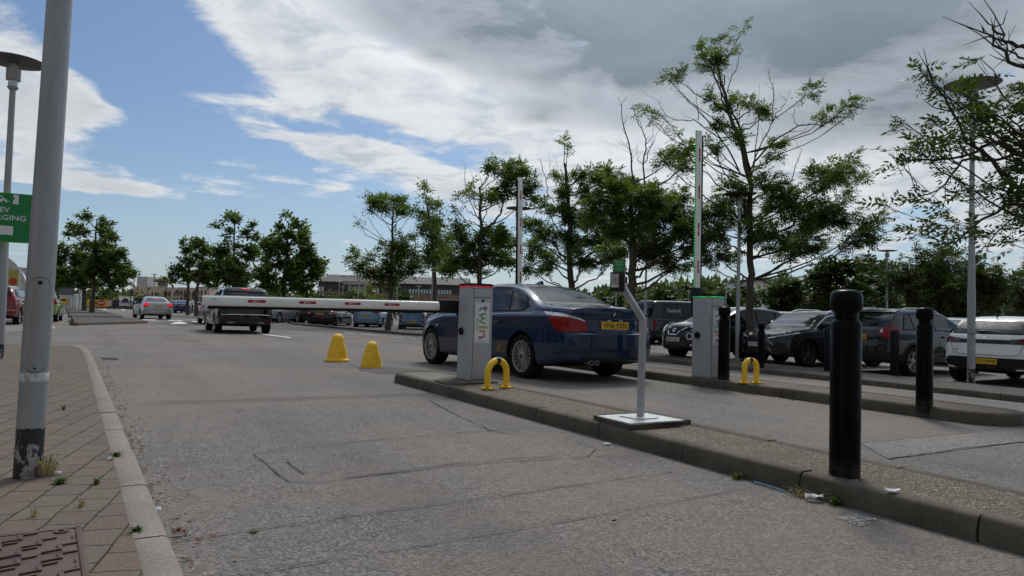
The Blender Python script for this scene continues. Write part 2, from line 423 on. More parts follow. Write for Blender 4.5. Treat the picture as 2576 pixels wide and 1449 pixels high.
MT['crack'] = simple('tar_seam', (.035, .034, .034), .8, var=.3, scale=20)
MT['kerb'] = concrete('kerb_concrete', (.135, .116, .090), stain=.6)
MT['kerb_pale'] = concrete('kerb_pale_concrete', (.27, .24, .205), stain=.3, speck=.35)
MT['slab'] = concrete('slab_concrete', (.21, .20, .165), stain=.3)
MT['mortar'] = concrete('rough_mortar', (.12, .105, .085), sc=2, stain=.6)
MT['aggregate'] = aggregate('exposed_aggregate')
MT['paving'] = paving()
MT['road_white'] = simple('road_marking_paint', (.70, .70, .68), .8, var=.1, scale=12)
MT['road_worn'] = simple('worn_marking_paint', (.34, .33, .32), .85, var=.35, scale=25)
MT['road_pale'] = simple('flaking_white_paint', (.42, .42, .40), .85, var=.3, scale=40)
MT['pole'] = metal_pole('painted_steel_post')
MT['pole_worn'] = metal_pole('worn_steel_post', worn=True)
MT['pole_light'] = metal_pole('pale_steel_post', (.37, .385, .40))
MT['cabinet'] = simple('grey_powder_coat', (.41, .425, .445), .5, .1, var=.05, scale=3, bump=.03)
MT['white_alu'] = simple('white_aluminium', (.84, .85, .81), .32, .1, var=.05, scale=3)
MT['white_plastic'] = simple('white_plastic', (.72, .73, .72), .35, var=.04)
MT['black_plastic'] = simple('black_plastic', (.010, .011, .012), .42, var=.15, spec=.3)
MT['rubber'] = simple('rubber', (.009, .009, .009), .8, var=.2, scale=14, spec=.2)
MT['gap'] = simple('dark_gap', (.008, .008, .008), .8)
MT['yellow'] = simple('yellow_paint', (.90, .56, .02), .42, var=.10, scale=9, bump=.04)
MT['yellow_cone'] = simple('yellow_concrete_paint', (.92, .54, .025), .62, var=.10, scale=9, bump=.12)
def bollard_mat():
    t = NT('bollard_black_gloss'); sp = t.n('ShaderNodeSeparateXYZ'); t.l(t.tc.outputs['Object'], sp.inputs[0])
    sc = t.noise(22, 8, .72, t.coord((1, 1, .35))); du = t.noise(5, 6, .7); c = t.mix(t.rng(du, .4, .8, 0, .5), (.002, .0025, .0035), (.006, .007, .008))
    c = t.mix(t.rng(sc, .67, .71, 0, .6), c, (.06, .062, .064))
    foot = t.math('MULTIPLY', t.rng(sp.outputs[2], .10, .0), t.rng(t.noise(16, 6, .7), .35, .7)); c = t.mix(t.math('MULTIPLY', foot, .7), c, (.10, .088, .07))
    t.col(c); t.l(t.rng(du, .3, .7, .18, .36), t.b.inputs['Roughness']); t.b.inputs['Specular IOR Level'].default_value = .09; t.bump(t.noise(30, 4), .06, .003); return t.m
MT['bollard'] = bollard_mat()
MT['bollard_wood'] = simple('bollard_black_timber', (.006, .007, .009), .5, var=.2, spec=.2)
MT['chrome'] = simple('chrome', (.75, .76, .78), .12, 1.0, var=.03)
MT['steel'] = simple('brushed_steel', (.40, .40, .39), .35, .8, var=.08)
MT['alu_plate'] = simple('dull_aluminium_plate', (.50, .53, .53), .42, .35, var=.12, scale=8)
MT['glass'] = None
def glass_mat(name, c=(.006, .008, .009), rough=.03):
    t = NT(name); t.col(t.mix(t.rng(t.noise(2.5, 4), .35, .65), c, tuple(x * 2.2 for x in c))); t.set(Roughness=rough)
    t.b.inputs['IOR'].default_value = 1.45
    return t.m
MT['glass'] = glass_mat('car_glass'); MT['glass_pale'] = glass_mat('pale_car_glass', (.030, .038, .040))
MT['lens_red'] = simple('red_lens', (.24, .005, .008), .22, var=.45, scale=60, coat=.15, spec=.3)
MT['lens_dark'] = simple('smoked_lens', (.03, .006, .008), .1, var=.3, scale=60, coat=1)
MT['lens_clear'] = simple('clear_lens', (.52, .54, .56), .12, .3, var=.3, scale=50, coat=1)
MT['lens_orange'] = simple('orange_lens', (.6, .2, .03), .2, var=.2)
MT['brake'] = emis('lit_brake_lamp', (1.0, .03, .03), .55, (.35, .01, .01))
MT['plate_y'] = simple('yellow_plate', (.70, .42, .02), .35, var=.05)
MT['plate_w'] = simple('white_plate', (.66, .67, .66), .35, var=.05)
MT['ink'] = simple('black_ink', (.01, .01, .01), .5)
MT['red_sticker'] = simple('red_sticker', (.40, .01, .025), .35, var=.08)
MT['white_ink'] = simple('white_ink', (.75, .75, .75), .5, var=.04)
MT['green_sign'] = simple('green_sign_film', (.008, .22, .055), .4, var=.06)
MT['led_red'] = emis('red_led', (1, .03, .05), .8, (.3, .01, .02))
MT['led_red_dim'] = simple('red_led_diffuser', (.36, .03, .05), .3)
MT['led_green'] = emis('green_led', (.03, 1, .18), .8, (.01, .3, .05))
MT['led_green_dim'] = simple('green_led_diffuser', (.01, .22, .06), .3)
MT['teal_sticker'] = simple('teal_sticker', (.18, .50, .58), .5, var=.2, scale=40)
# ------------------------------------------------------------------ ground
def ground_sheet():
    ts = [-300, -60, -20, 0, 6, 12, 20, 30, 45, 70, 120, 250, 700, 1500]; ns = [-1200, -300, -60, -10, 0, 3, 9.5, 12.7, 30, 80, 300, 1500]
    mb = MB(); vs = []; fs = []
    for t in ts:
        for n in ns:
            x, y = LT(t, n); vs.append((x, y, zg(x, y)))
    w = len(ns)
    for i in range(len(ts) - 1):
        for j in range(w - 1): fs.append((i * w + j, i * w + j + 1, (i + 1) * w + j + 1, (i + 1) * w + j))
    mb.add(vs, fs); o = mb.build('road', MT['asphalt'], smooth=0); tag(o, kind='structure'); return o
ground_sheet()
def dens(pts, step=.3, closed=False):
    out = []; m = len(pts)
    for i in range(m if closed else m - 1):
        a, b = Vector(pts[i]), Vector(pts[(i + 1) % m]); k = max(1, int((b - a).length / step))
        for j in range(k): out.append(a.lerp(b, j / k))
    if not closed: out.append(Vector(pts[-1]))
    return out
def sheet(name, poly, h, mat, kind='structure', skirt=0.0, step=.6):
    """flat area draped on the ground, raised by h"""
    p2 = dens([Vector((p[0], p[1])) for p in poly], step, True)
    xs = [p.x for p in p2]; ys = [p.y for p in p2]; pts = list(p2); n = len(p2)
    st = max(step, (max(xs) - min(xs)) / 40, (max(ys) - min(ys)) / 40)
    # extra points where the ground bends
    x = min(xs)
    while x < max(xs):
        y = min(ys)
        while y < max(ys): pts.append(Vector((x + .013, y + .017))); y += st
        x += st
    v, e, f, _, _, _ = delaunay_2d_cdt(pts, [], [list(range(n))], 1, 1e-5)
    mb = MB(); mb.add([(q.x, q.y, zg(q.x, q.y) + h) for q in v], [tuple(t) for t in f])
    if skirt:
        b = len(mb.v); m = len(p2)
        vs = [(q.x, q.y, zg(q.x, q.y) + h) for q in p2] + [(q.x, q.y, zg(q.x, q.y) + h - skirt) for q in p2]
        mb.add(vs, [(i, (i + 1) % m, m + (i + 1) % m, m + i) for i in range(m)])
    o = mb.build(name, mat, smooth=0)
    me = o.data
    bm = bmesh.new(); bm.from_mesh(me)
    for fc in bm.faces:
        if fc.normal.z < -.3: fc.normal_flip()
    bm.to_mesh(me); bm.free()
    if kind: tag(o, kind=kind)
    return o
def kerb(name, path, h, mat, w=.125, side=1, unit=.915, bury=.15, closed=False, slope=.02):
    """kerb stones laid end to end along path (the road-side foot); side=+1: the stone lies to the left of the path"""
    pts = [Vector((p[0], p[1])) for p in path]
    if closed: pts.append(pts[0])
    seg = [(pts[i + 1] - pts[i]).length for i in range(len(pts) - 1)]; tot = sum(seg)
    def P(s):
        s = max(0, min(tot - 1e-6, s)); i = 0
        while s > seg[i] and i < len(seg) - 1: s -= seg[i]; i += 1
        return pts[i].lerp(pts[i + 1], s / seg[i])
    k = max(1, round(tot / unit)); u = tot / k; mb = MB()
    prof = [(0, -bury), (.002, h * .45), (slope * .7, h - .022), (slope, h - .008), (slope + .016, h), (w - .01, h), (w, h - .008), (w, -bury)]
    rnd = random.Random(3)
    for i in range(k):
        a, b = i * u + .006, (i + 1) * u - .006; m = max(2, int((b - a) / .12)); dzz = rnd.uniform(-.003, .003); do = rnd.uniform(-.003, .003)
        rows = []
        for j in range(m + 1):
            s = a + (b - a) * j / m; p = P(s)
            q0, q1 = P(max(s - .06, a)), P(min(s + .06, b)); t = (q1 - q0).normalized(); nn = Vector((-t.y, t.x)) * side
            rows.append([(p.x + nn.x * (o + do), p.y + nn.y * (o + do), zg(p.x, p.y) + z + (dzz if z > 0 else 0)) for o, z in prof])
        vs = [v for r_ in rows for v in r_]; c = len(prof)
        fs = []
        for j in range(m):
            for q in range(c - 1):
                f = (j * c + q, j * c + q + 1, (j + 1) * c + q + 1, (j + 1) * c + q); fs.append(f if side < 0 else f[::-1])
        e0 = tuple(range(c)); e1 = tuple(m * c + q for q in range(c))
        fs.append(e0[::-1] if side < 0 else e0); fs.append(e1 if side < 0 else e1[::-1])
        mb.add(vs, fs)
    o = mb.build(name, mat, smooth=50); tag(o, kind='structure'); return o
def off_path(path, d, side):
    pts = [Vector((p[0], p[1])) for p in path]; out = []
    for i, p in enumerate(pts):
        t = (pts[min(i + 1, len(pts) - 1)] - pts[max(i - 1, 0)]).normalized(); out.append(p + Vector((-t.y, t.x)) * side * d)
    return out
def arc(cx, cy, rt, rn, a0, a1, n):
    """arc in lane coordinates about (t=cx, n=cy)"""
    return [LT(cx + rt * math.cos(R(a0 + (a1 - a0) * i / n)), cy + rn * math.sin(R(a0 + (a1 - a0) * i / n))) for i in range(n + 1)]
def island(t0, t1, n0, n1, name, round0, round1, h=.12):
    r = (n1 - n0) / 2; path = []
    # anticlockwise seen from above: go up the lane on the right side, round the nose, down the left side
    nm = (n0 + n1) / 2
    if round0: path += arc(t0 + r * .8, nm, r * .8, r, 180, 90, 8)
    else: path += [LT(t0, n1)]
    if round1: path += arc(t1 - r * .9, nm, r * .9, r, 90, -90, 12)
    else: path += [LT(t1, n1), LT(t1, n0)]
    if round0: path += arc(t0 + r * .8, nm, r * .8, r, 270, 180, 8)[:-1]
    else: path += [LT(t0, n0)]
    path = [Vector(p) for p in path]
    side = 1
    kerb('kerb', path, h, MT['kerb'], side=side, closed=True)
    inner = off_path(path + [path[0]], .118, side)[:-1]
    return path, inner
ISL_A = (-1.2, 9.35, 3.38, 4.16); ISL_B = (3.62, 13.7, 7.38, 8.2)
pA, iA = island(*ISL_A, 'near', False, True)
pB, iB = island(*ISL_B, 'far', True, True)
# near island: exposed aggregate, and a smooth concrete nose
def inset_rect(t0, t1, n0, n1): return [LT(t0, n0), LT(t1, n0), LT(t1, n1), LT(t0, n1)]
sheet('traffic_island', inset_rect(-1.2, 8.15, ISL_A[2] + .12, ISL_A[3] - .12), .114, MT['aggregate'])
r = .39 - .12
sheet('traffic_island', [LT(8.15, ISL_A[2] + .12), LT(8.15, ISL_A[3] - .12)] + arc(9.35 - .12 - r * .9, 3.77, r * .9, r, 90, -90, 12), .116, MT['slab'])
sheet('traffic_island', iB, .114, MT['aggregate'])
# long pavement strip between the lane and the parking rows
C_line = [G(2900, 1046), G(2576, 1014), G(2044, 954), G(1635, 909), G(1350, 873), G(1059, 845), G(900, 832), G(775, 821)]
C_line = [Vector((p.x, p.y)) for p in C_line]
Cp = C_line[:-1] + [C_line[-1], G(736, 816.5).xy, G(722, 812.5).xy]
kerb('kerb', Cp, .11, MT['kerb'], side=-1)
C_in = off_path(Cp, .118, -1)
C_back = [G(722, 806.5).xy, G(1000, 820).xy, G(1190, 829).xy] + [p + Vector((NX, NY)) * 1.75 for p in (C_line[4], C_line[3], C_line[2], C_line[1], C_line[0])]
C_poly = C_in + C_back
sheet('pavement', C_poly, .105, MT['pavement'])
kerb('kerb', C_back, .10, MT['kerb'], side=1, slope=.0)
# left paving with its low dropped kerb
Lk = [G(x, y) for x, y in ((520, 1600), (459, 1449), (418, 1349), (372, 1236), (330, 1132), (300, 1060), (272, 992), (252, 942), (236, 905), (226, 886), (213, 876.5), (196, 873), (150, 871), (80, 870), (0, 869), (-150, 869), (-400, 868))]
Lk = [p.xy for p in Lk]
kerb('kerb', Lk, .035, MT['kerb_pale'], w=.13, side=1, slope=.006)
Lin = off_path(Lk, .124, 1)
sheet('paving', Lin + [Vector((-14, 9)), Vector((-8, 0)), Vector((-1.5, .3))], .03, MT['paving'])
# low islands of the far left car park
for poly in ([(186, 819), (373, 813.5), (341, 803.5), (179, 801.5)], [(175, 799.5), (310, 800), (256, 783), (168, 782.5)], [(168, 781.5), (249, 781.5), (222, 774.5), (164, 775)]):
    pp = [G(*p).xy for p in poly]
    kerb('kerb', pp, .11, MT['kerb'], side=1, closed=True)
    c = sum(pp, Vector((0, 0))) / 4
    sheet('pavement', [c + (q - c) * .985 for q in pp], .10, MT['pavement'], step=1.5)
pp = [G(*p).xy for p in ((660, 799), (520, 789), (455, 784), (450, 781), (600, 785), (700, 790))]
kerb('kerb', pp[:3], .10, MT['kerb'], side=-1); sheet('pavement', pp, .09, MT['pavement'], step=2)
# the raised crossing, repairs and patches
def gpoly(name, pts, h, mat, step=.5): return sheet(name, [G(*p).xy for p in pts], h, mat, step=step)
gpoly('road_patch', [(2165, 1116), (2506, 1083), (2640, 1075), (2640, 1107), (2576, 1112), (2235, 1156)], .004, MT['asphalt_light'])
gpoly('road_patch', [(960, 922), (1050, 930), (1085, 934), (1060, 941), (950, 940), (900, 931)], .004, MT['asphalt_dark'])
gpoly('road_patch', [(376, 813), (520, 806), (1000, 838), (940, 842), (700, 829), (560, 817), (460, 821)], .004, MT['asphalt_dark'])
def worn_paint():
    rn = random.Random(4); A, B, C_, D_ = (G(*p).xy for p in ((2104, 1306), (2150, 1292), (2212, 1309), (2168, 1327))); m = MB()
    for _ in range(330):
        u, v = rn.random(), rn.random(); p = A.lerp(B, v).lerp(D_.lerp(C_, v), u); r_ = rn.uniform(.002, .0085); k = 6; a0 = rn.uniform(0, 6)
        if rn.random() > .35 + .75 * min(1, 2.2 * min(u, 1 - u, v, 1 - v) + .1): continue
        zz = .004 + .00001 * (len(m.f) + 1)
        m.add([(p.x + r_ * rn.uniform(.5, 1.2) * math.cos(a0 + 6.283 * i / k), p.y + r_ * rn.uniform(.5, 1.2) * math.sin(a0 + 6.283 * i / k), zz) for i in range(k)], [tuple(range(k))])
    tag(m.build('road_marking', MT['road_pale'], smooth=0), kind='structure')
worn_paint()
cr = MB(); rc = random.Random(11)
def crack(pts, w, jag=.010, h=.0075):
    P = dens([G(*p).xy for p in pts], .10); out = []
    for i, p in enumerate(P):
        t = (P[min(i + 1, len(P) - 1)] - P[max(i - 1, 0)]).normalized(); nn = Vector((-t.y, t.x))
        c = p + nn * rc.gauss(0, jag * .45); hw = w * .36 * rc.uniform(.4, 1.4)
        out += [(*(c + nn * hw), zg(c.x, c.y) + h), (*(c - nn * hw), zg(c.x, c.y) + h)]
    cr.add(out, [(2 * i, 2 * i + 1, 2 * i + 3, 2 * i + 2) for i in range(len(P) - 1)])
for pts, w in (([(455, 1362), (700, 1326), (1258, 1250), (1480, 1217), (1693, 1188)], .012), ([(520, 1465), (1000, 1385), (1258, 1342), (1560, 1290), (1846, 1235)], .008),
               ([(2165, 1116), (2340, 1100), (2506, 1083)], .012), ([(2235, 1156), (2400, 1132), (2576, 1112), (2640, 1106)], .014),
               ([(640, 1143), (668, 1168), (725, 1213)], .012), ([(725, 1213), (800, 1216), (1000, 1188), (1180, 1162), (1440, 1145)], .012), ([(640, 1143), (900, 1112), (1150, 1090), (1236, 1084), (1330, 1078)], .011),
               ([(1080, 1008), (1150, 1045), (1236, 1084), (1300, 1098)], .016), ([(720, 1160), (765, 1195)], .01), ([(860, 1205), (1180, 1170), (1480, 1150), (1500, 1130), (1450, 1112)], .013),
               ([(560, 996), (700, 985), (800, 981)], .004), ([(600, 1014), (780, 1005)], .004), ([(340, 866), (420, 862)], .02), ([(360, 855), (420, 852), (520, 856)], .015),
               ([(640, 905), (760, 900), (880, 915), (905, 928)], .012), ([(780, 935), (920, 938)], .012), ([(1560, 1215), (1640, 1209)], .006),
               ([(1500, 1030), (1560, 1034), (1560, 1045)], .01), ([(200, 838), (380, 836)], .02), ([(390, 817), (480, 822), (620, 833)], .02), ([(2170, 1042), (2420, 1060), (2480, 1068)], .007),
               ([(560, 842), (640, 858), (800, 880)], .01), ([(680, 850), (780, 862)], .014), ([(560, 850), (600, 852)], .018)):
    crack(pts, w)
tag(cr.build('road_cracks', MT['crack'], smooth=0), kind='structure')
dk = sheet('road_patch', [G(*p).xy for p in ((250, 899), (298, 902), (296, 906), (262, 905))], .006, MT['gap'])
# painted markings
def mark(pts, mat='road_white', h=.008): return sheet('road_marking', [G(*p).xy for p in pts], h, MT[mat], step=.5)
mark([(645, 838.6), (731, 848.8), (730, 850.6), (644, 840.2)])
mark([(865, 836.2), (900, 839), (900, 840.4), (865, 837.4)], 'road_worn'); mark([(905, 839.5), (950, 843), (949, 844.6), (905, 841)], 'road_worn')
mark([(985, 848), (1020, 851), (1020, 852.4), (985, 849.4)], 'road_worn'); mark([(1030, 852), (1058, 854.5), (1058, 856), (1030, 853.4)], 'road_worn')
mark([(357, 803.6), (392, 804.4), (396, 806.2), (362, 805.4)]); mark([(421, 805.6), (455, 806.4), (464, 808), (428, 807.4)]); mark([(482, 808), (515, 809.2), (520, 811), (486, 810)])
mark([(427, 815.4), (473, 814.8), (462, 811), (451, 809.6), (440, 811)])
for x0, x1 in ((280, 304), (310, 322), (328, 346)): mark([(x0, 776), (x1, 776.3), (x1 + 1, 777.2), (x0, 776.9)])
mark([(256, 779.5), (270, 779.6), (264, 777.4)]); mark([(303, 780), (317, 780.2), (311, 777.8)])
for k in range(5): mark([(-40, 826 + 3.2 * k), (133 + 2 * k, 821 + 1.1 * k), (134 + 2 * k, 822.2 + 1.1 * k), (-40, 827.2 + 3.2 * k)], 'road_worn')
# bay lines of the parking rows
for t in (9.2, 11.7, 14.2, 16.7, 19.2, 4.2, 6.7, 1.7):
    a, b = LT(t, 12.5), LT(t, 17.2); u = Vector((UX, UY)) * .05; a = Vector(a); b = Vector(b)
    sheet('road_marking', [a - u, b - u, b + u, a + u], .006, MT['road_worn'])
# ------------------------------------------------------------------ street furniture
LANE_RZ = math.atan2(UY, UX)                 # heading of +u ; local X = along the lane, local Y = to the left (-n)
def place(o, p, rz=None):
    o.location = p
    if rz is not None: o.rotation_euler = (0, 0, rz)
    return o
# --- bollards
def make_bollard(p, label, group='black bollards on the islands'):
    mb = MB(); mb.lathe([(.080, -.05), (.080, .825), (.074, .842), (.062, .852)], 32)
    o = mb.build('bollard', MT['bollard']); tag(o, label, 'bollard', group); o.location = p
    hd = MB(); hd.lathe([(.062, .850), (.061, .885), (.076, .898), (.0835, .912), (.0845, .965), (.081, .992), (.070, 1.008), (.045, 1.016), (.012, 1.019)], 32)
    hd.build('bollard_head', MT['bollard'], o); return o
def copy_at(src, p, label, rz=None):
    c = copy_tree(src); c.location = p; c['label'] = label
    if rz is not None: c.rotation_euler = (0, 0, rz)
    return c
b1 = make_bollard(G(2124.5, 1194, .12), 'largest black glossy bollard, nearest, on the brown pebbled island')
b2 = copy_at(b1, G(2325, 1021, .12), 'black bollard with a pale scratch at the rounded end of the middle island')
b3 = copy_at(b1, G(1820, 955.5, .12), 'black bollard standing right beside the grey cabinet with green lights')
b4 = copy_at(b1, G(1914, 925, .11), 'smallest black round bollard just right of the tree trunk')
pt = MB()
pt.box((0, 0, .44), (.125, .125, .98), bev=.008)
pt.add([(-.0625, -.0625, .93), (.0625, -.0625, .93), (.0625, .0625, .93), (-.0625, .0625, .93), (-.025, -.025, .975), (.025, -.025, .975), (.025, .025, .975), (-.025, .025, .975)],
       [(4, 5, 6, 7), (0, 1, 5, 4), (1, 2, 6, 5), (2, 3, 7, 6), (3, 0, 4, 7)])
tp = pt.build('timber_post', MT['bollard_wood']); place(tp, G(2250, 944, .11), R(22))
tag(tp, 'square black timber post in front of the red tail lamp of the dark green car', 'bollard', 'square timber posts on the pavement')
tp2 = tp.copy(); COL.objects.link(tp2); place(tp2, G(2083, 933, .11), R(20)); tp2['label'] = 'square black timber post half hidden behind the nearest bollard'
# --- hoops
def make_hoop(pa, pb, H, label):
    d = (pb - pa); w = d.length; rz = math.atan2(d.y, d.x); rr = w / 2; r = .0365
    e = empty('hoop_guard', (pa + pb) / 2, rz, label, 'hoop guard', 'yellow hoop guards')
    pts = [(-rr, 0, .0), (-rr, 0, (H - r - rr) * .5)]
    for i in range(17):
        a = math.pi - math.pi * i / 16; pts.append((rr * math.cos(a), 0, H - r - rr + rr * math.sin(a)))
    pts += [(rr, 0, (H - r - rr) * .5), (rr, 0, 0)]
    mb = MB(); mb.tube(pts, r, 20); mb.build('tube', MT['yellow'], e)
    tb = MB(); q = []
    for i in range(5):
        a = R(98 - 24 * i / 4 + 6); q.append((rr * math.cos(a), 0, H - r - rr + rr * math.sin(a)))
    tb.tube(q, r + .0012, 20); tb.build('tape', MT['ink'], e)
    for x in (-rr, rr):
        f = MB(); f.box((x, 0, .006), (.125, .125, .012), bev=.003)
        f.mi = 1
        for i in (-1, 1):
            for j in (-1, 1): f.lathe([(.008, .012), (.008, .02), (.004, .023)], 8, Matrix.Translation((x + i * .046, j * .046, 0)))
        f.build('foot_plate', [MT['yellow'], MT['gap']], e)
    return e
make_hoop(G(1226, 978, .12), G(1273, 974.5, .12), .345, 'yellow hoop guard with black tape in front of the blue car')
make_hoop(G(1872.5, 963.5, .12), G(1902.5, 963.5, .12), .34, 'yellow hoop guard with black tape left of the largest bollard, farther away')
# --- parking cones of painted concrete
def cone(p, H, r0, r1, ring, label):
    mb = MB(); pr = []
    if ring: pr += [(r0, 0), (r0 + .003, .02), (r0 - .002, .038), (r0 * .9, .046)]; rb = r0 * .88
    else: pr += [(r0, 0)]; rb = r0
    zt = H - r1
    for i in range(9):
        k = i / 8; pr.append((rb + (r1 - rb) * k ** 1.22, .05 * bool(ring) + (zt - .05 * bool(ring)) * k))
    for i in range(1, 8):
        a = R(90 * i / 7.2); pr.append((max(.004, r1 * math.cos(a)), zt + r1 * math.sin(a)))
    mb.lathe(pr, 36)
    o = mb.build('marker_cone', MT['yellow_cone']); o.location = p; tag(o, label, 'cone', 'yellow marker cones on the road'); return o
cone(G(848, 909, 0), .505, .213, .108, True, 'taller yellow domed marker with a flared rim at its foot')
cone(G(934, 924, 0), .435, .178, .100, False, 'shorter yellow domed marker without rim, on a tar patch')
# --- barrier cabinets
TX = Matrix.Rotation(R(90), 4, 'X')
def twin_sign(e, x, z0, sc=1.0):
    """white rounded panel on the door: mosaic letters running down, facing local -X"""
    # local frame: right = -Y... the sign plane looks along -X
    T = Matrix(((0, 0, -1, x), (-1, 0, 0, 0), (0, 1, 0, z0), (0, 0, 0, 1)))
    W, H = .205, .500
    mb = MB(); mb.prism(rrect(W, H, .012), 0, .003, T); mb.prism(rrect(W * .0 + .2, .001, .0004, 1), 0, .0001, T)
    s = mb.build('sign_panel', MT['white_plastic'], e)
    bd = MB(); o_ = rrect(W - .012, H - .012, .010); i_ = rrect(W - .018, H - .018, .008); n = len(o_)
    bd.add([(a, b, .0036) for a, b in o_] + [(a, b, .0036) for a, b in i_], [(k, (k + 1) % n, n + (k + 1) % n, n + k) for k in range(n)], T)
    bd.build('sign_border', MT['cabinet'], s, smooth=0)
    # the word reads sideways (turned a quarter clockwise)
    glyph = {'t': ["..##..", "..##..", "######", "######", "..##..", "..##..", "..##..", "..##..", "..####", "...###"],
             'w': ["##...##...##", "##...##...##", "##...##...##", ".##.####.##.", ".##.####.##.", ".####..####.", "..##....##..", "..##....##.."],
             'i': ["###", "###", "...", "###", "###", "###", "###", "###", "###", "###", "###"],
             'n': ["##.####..", "########.", "###..###.", "##....###", "##....###", "##....###", "##....###", "##....###"]}
    cell = .0118; u = -.178 - .0; out = {}
    cols = {'t': ((.06, .05, .25), (.10, .08, .34)), 'w': ((.0, .20, .18), (.05, .33, .06)), 'i': ((.25, .36, .04), (.45, .45, .03)), 'n': ((.55, .10, .04), (.25, .04, .30))}
    cur = 0.205
    for ch in 'twin':
        g = glyph[ch]; w = len(g[0]); h = len(g)
        for half in (0, 1):
            m = MB(); k = 0
            for r_, row in enumerate(g):
                for c_, px in enumerate(row):
                    if px != '#' or (0 if c_ < w / 2 else 1) != half: continue
                    # text x runs downwards, text y (up) runs to the right
                    yy = (h - 1 - r_) * cell - .042; zz = cur - c_ * cell
                    a = cell * .43; m.add([(yy - a, zz - a, .0038), (yy + a, zz - a, .0038), (yy + a, zz + a, .0038), (yy - a, zz + a, .0038)], [(0, 1, 2, 3)], T); k += 1
            if k:
                key = 'mosaic_%s%d' % (ch, half)
                if key not in MT: MT[key] = simple('mosaic_ink_%s_%d' % (ch, half), cols[ch][half], .5, var=.15, scale=90)
                m.build('mosaic_letter', MT[key], s, smooth=0)
        cur -= (w + 1.6) * cell
    tm = MB()
    Q = T @ Matrix.Translation((-.062, -.02, .0038)) @ Matrix.Rotation(R(-90), 4, 'Z'); add_text(tm, 'Access', Q, w=.15, h=.025)
    Q = T @ Matrix.Translation((0, -.222, .0038)); add_text(tm, 'www.twinbank.co.uk', Q, w=.15, h=.012)
    tm.build('lettering', MT['ink'], s, smooth=0)
def cabinet(p, label, led, ledd, arm_len, arm_side, raised, tilt=0.0, armlabel='', led_arm=False):
    """p: ground point under the front left corner; local X along the lane (away), local Y left"""
    W, D, H = .315, .375, 1.19
    c = Vector(p) + Vector((UX, UY, 0)) * (D / 2) + Vector((NX, NY, 0)) * (W / 2)
    e = empty('barrier_cabinet', c, LANE_RZ, label, 'barrier cabinet', 'grey barrier cabinets')
    ch = .035
    oc = [(-D / 2 + ch, -W / 2), (D / 2 - ch, -W / 2), (D / 2, -W / 2 + ch), (D / 2, W / 2 - ch), (D / 2 - ch, W / 2), (-D / 2 + ch, W / 2), (-D / 2, W / 2 - ch), (-D / 2, -W / 2 + ch)]
    mb = MB(); mb.prism(oc, 0, H - .045); mb.build('housing', MT['cabinet'], e, smooth=30)
    lm = MB(); lm.prism([(x * 1.0, y * 1.0) for x, y in oc], H - .045, H - .022)
    dots = lm; dots.mi = 1; rd = random.Random(5)
    for i in range(8):
        a, b = Vector(oc[i]), Vector(oc[(i + 1) % 8]); L = (b - a).length; k = max(1, int(L / .011)); nn = Vector((b.y - a.y, a.x - b.x)).normalized()
        for j in range(k):
            q = a.lerp(b, (j + .5) / k) + nn * .0015
            if rd.random() < .12: continue
            dots.box((q.x, q.y, H - .033), (.006, .006, .007), rz=math.atan2(b.y - a.y, b.x - a.x))
    lm.build('light_strip', [ledd, led], e, smooth=0)
    lid = MB(); lid.prism([(x * 1.035, y * 1.035) for x, y in oc], H - .022, H - .004); lid.prism([(x * .96, y * .96) for x, y in oc], H - .004, H + .004)
    lid.build('lid', MT['black_plastic'], e, smooth=30)
    # door on the front face with a dark reveal, lock, sign
    yo = .0
    dd = MB(); x0 = -D / 2 - .0015
    for (ya, yb, za, zb) in ((-.116, .116, .028, 1.015), (-.116, .116, 1.022, 1.128)):
        dd.box((x0 - .001, (ya + yb) / 2, (za + zb) / 2), (.006, yb - ya, zb - za), bev=.0012)
    dr = dd.build('door', MT['cabinet'], e, smooth=30)
    gp = MB(); gp.box((x0 + .0008, 0, .577), (.0018, .24, 1.11)); gp.build('door_reveal', MT['gap'], e, smooth=0)
    kl = MB(); Tm = Matrix.Translation((x0 - .004, .0, .985)) @ Matrix.Rotation(R(-90), 4, 'Y')
    kl.lathe([(.016, 0), (.016, .008), (.012, .012), (.008, .012)], 16, Tm); kl.build('lock', MT['gap'], dr)
    for y in (-.128, .128):
        sc_ = MB(); sc_.lathe([(.006, 0), (.006, .003), (.003, .005)], 10, Matrix.Translation((x0 + .0, y, 1.125)) @ Matrix.Rotation(R(-90), 4, 'Y'))
        sc_.build('screw', MT['gap'], e)
    twin_sign(e, x0 - .0045, .715)
    # left side: photocell knob and two blank plates
    kb = MB(); Tk = Matrix.Translation((.045, W / 2, .60)) @ Matrix.Rotation(R(-90), 4, 'X')
    kb.lathe([(.047, 0), (.048, .018), (.044, .028), (.033, .030), (.032, .024), (.004, .024)], 28, Tk); kb.build('photocell', MT['rubber'], e)
    for z in (.925, .41):
        bp = MB(); bp.box((-.045, W / 2 + .003, z), (.062, .008, .072), bev=.003); bp.build('blanking_plate', MT['cabinet'], e)
    ft = MB(); ft.prism([(x * 1.04, y * 1.04) for x, y in oc], -.004, .006); ft.build('foot', MT['mortar'], e, smooth=0)
    # the boom: local frame with X along the boom
    root = Vector((D / 2 + .055, 0, .905)); S = 1 if arm_side < 0 else -1   # S=+1: boom points to local +Y (left)
    B = Matrix.Translation(root) @ Matrix.Rotation(R(90 if S > 0 else -90), 4, 'Z')
    if S < 0: pass
    B = B @ Matrix.Rotation(-(R(90) - tilt if raised else tilt), 4, 'Y')
    hub = MB(); Th = Matrix.Translation((D / 2, 0, .905)) @ Matrix.Rotation(R(90), 4, 'Y')
    hub.lathe([(.055, 0), (.055, .05)], 20, Th); hub.box((.175, 0, 0), (.44, .072, .165), B, bev=.012); hub.build('boom_bracket', MT['black_plastic'], e)
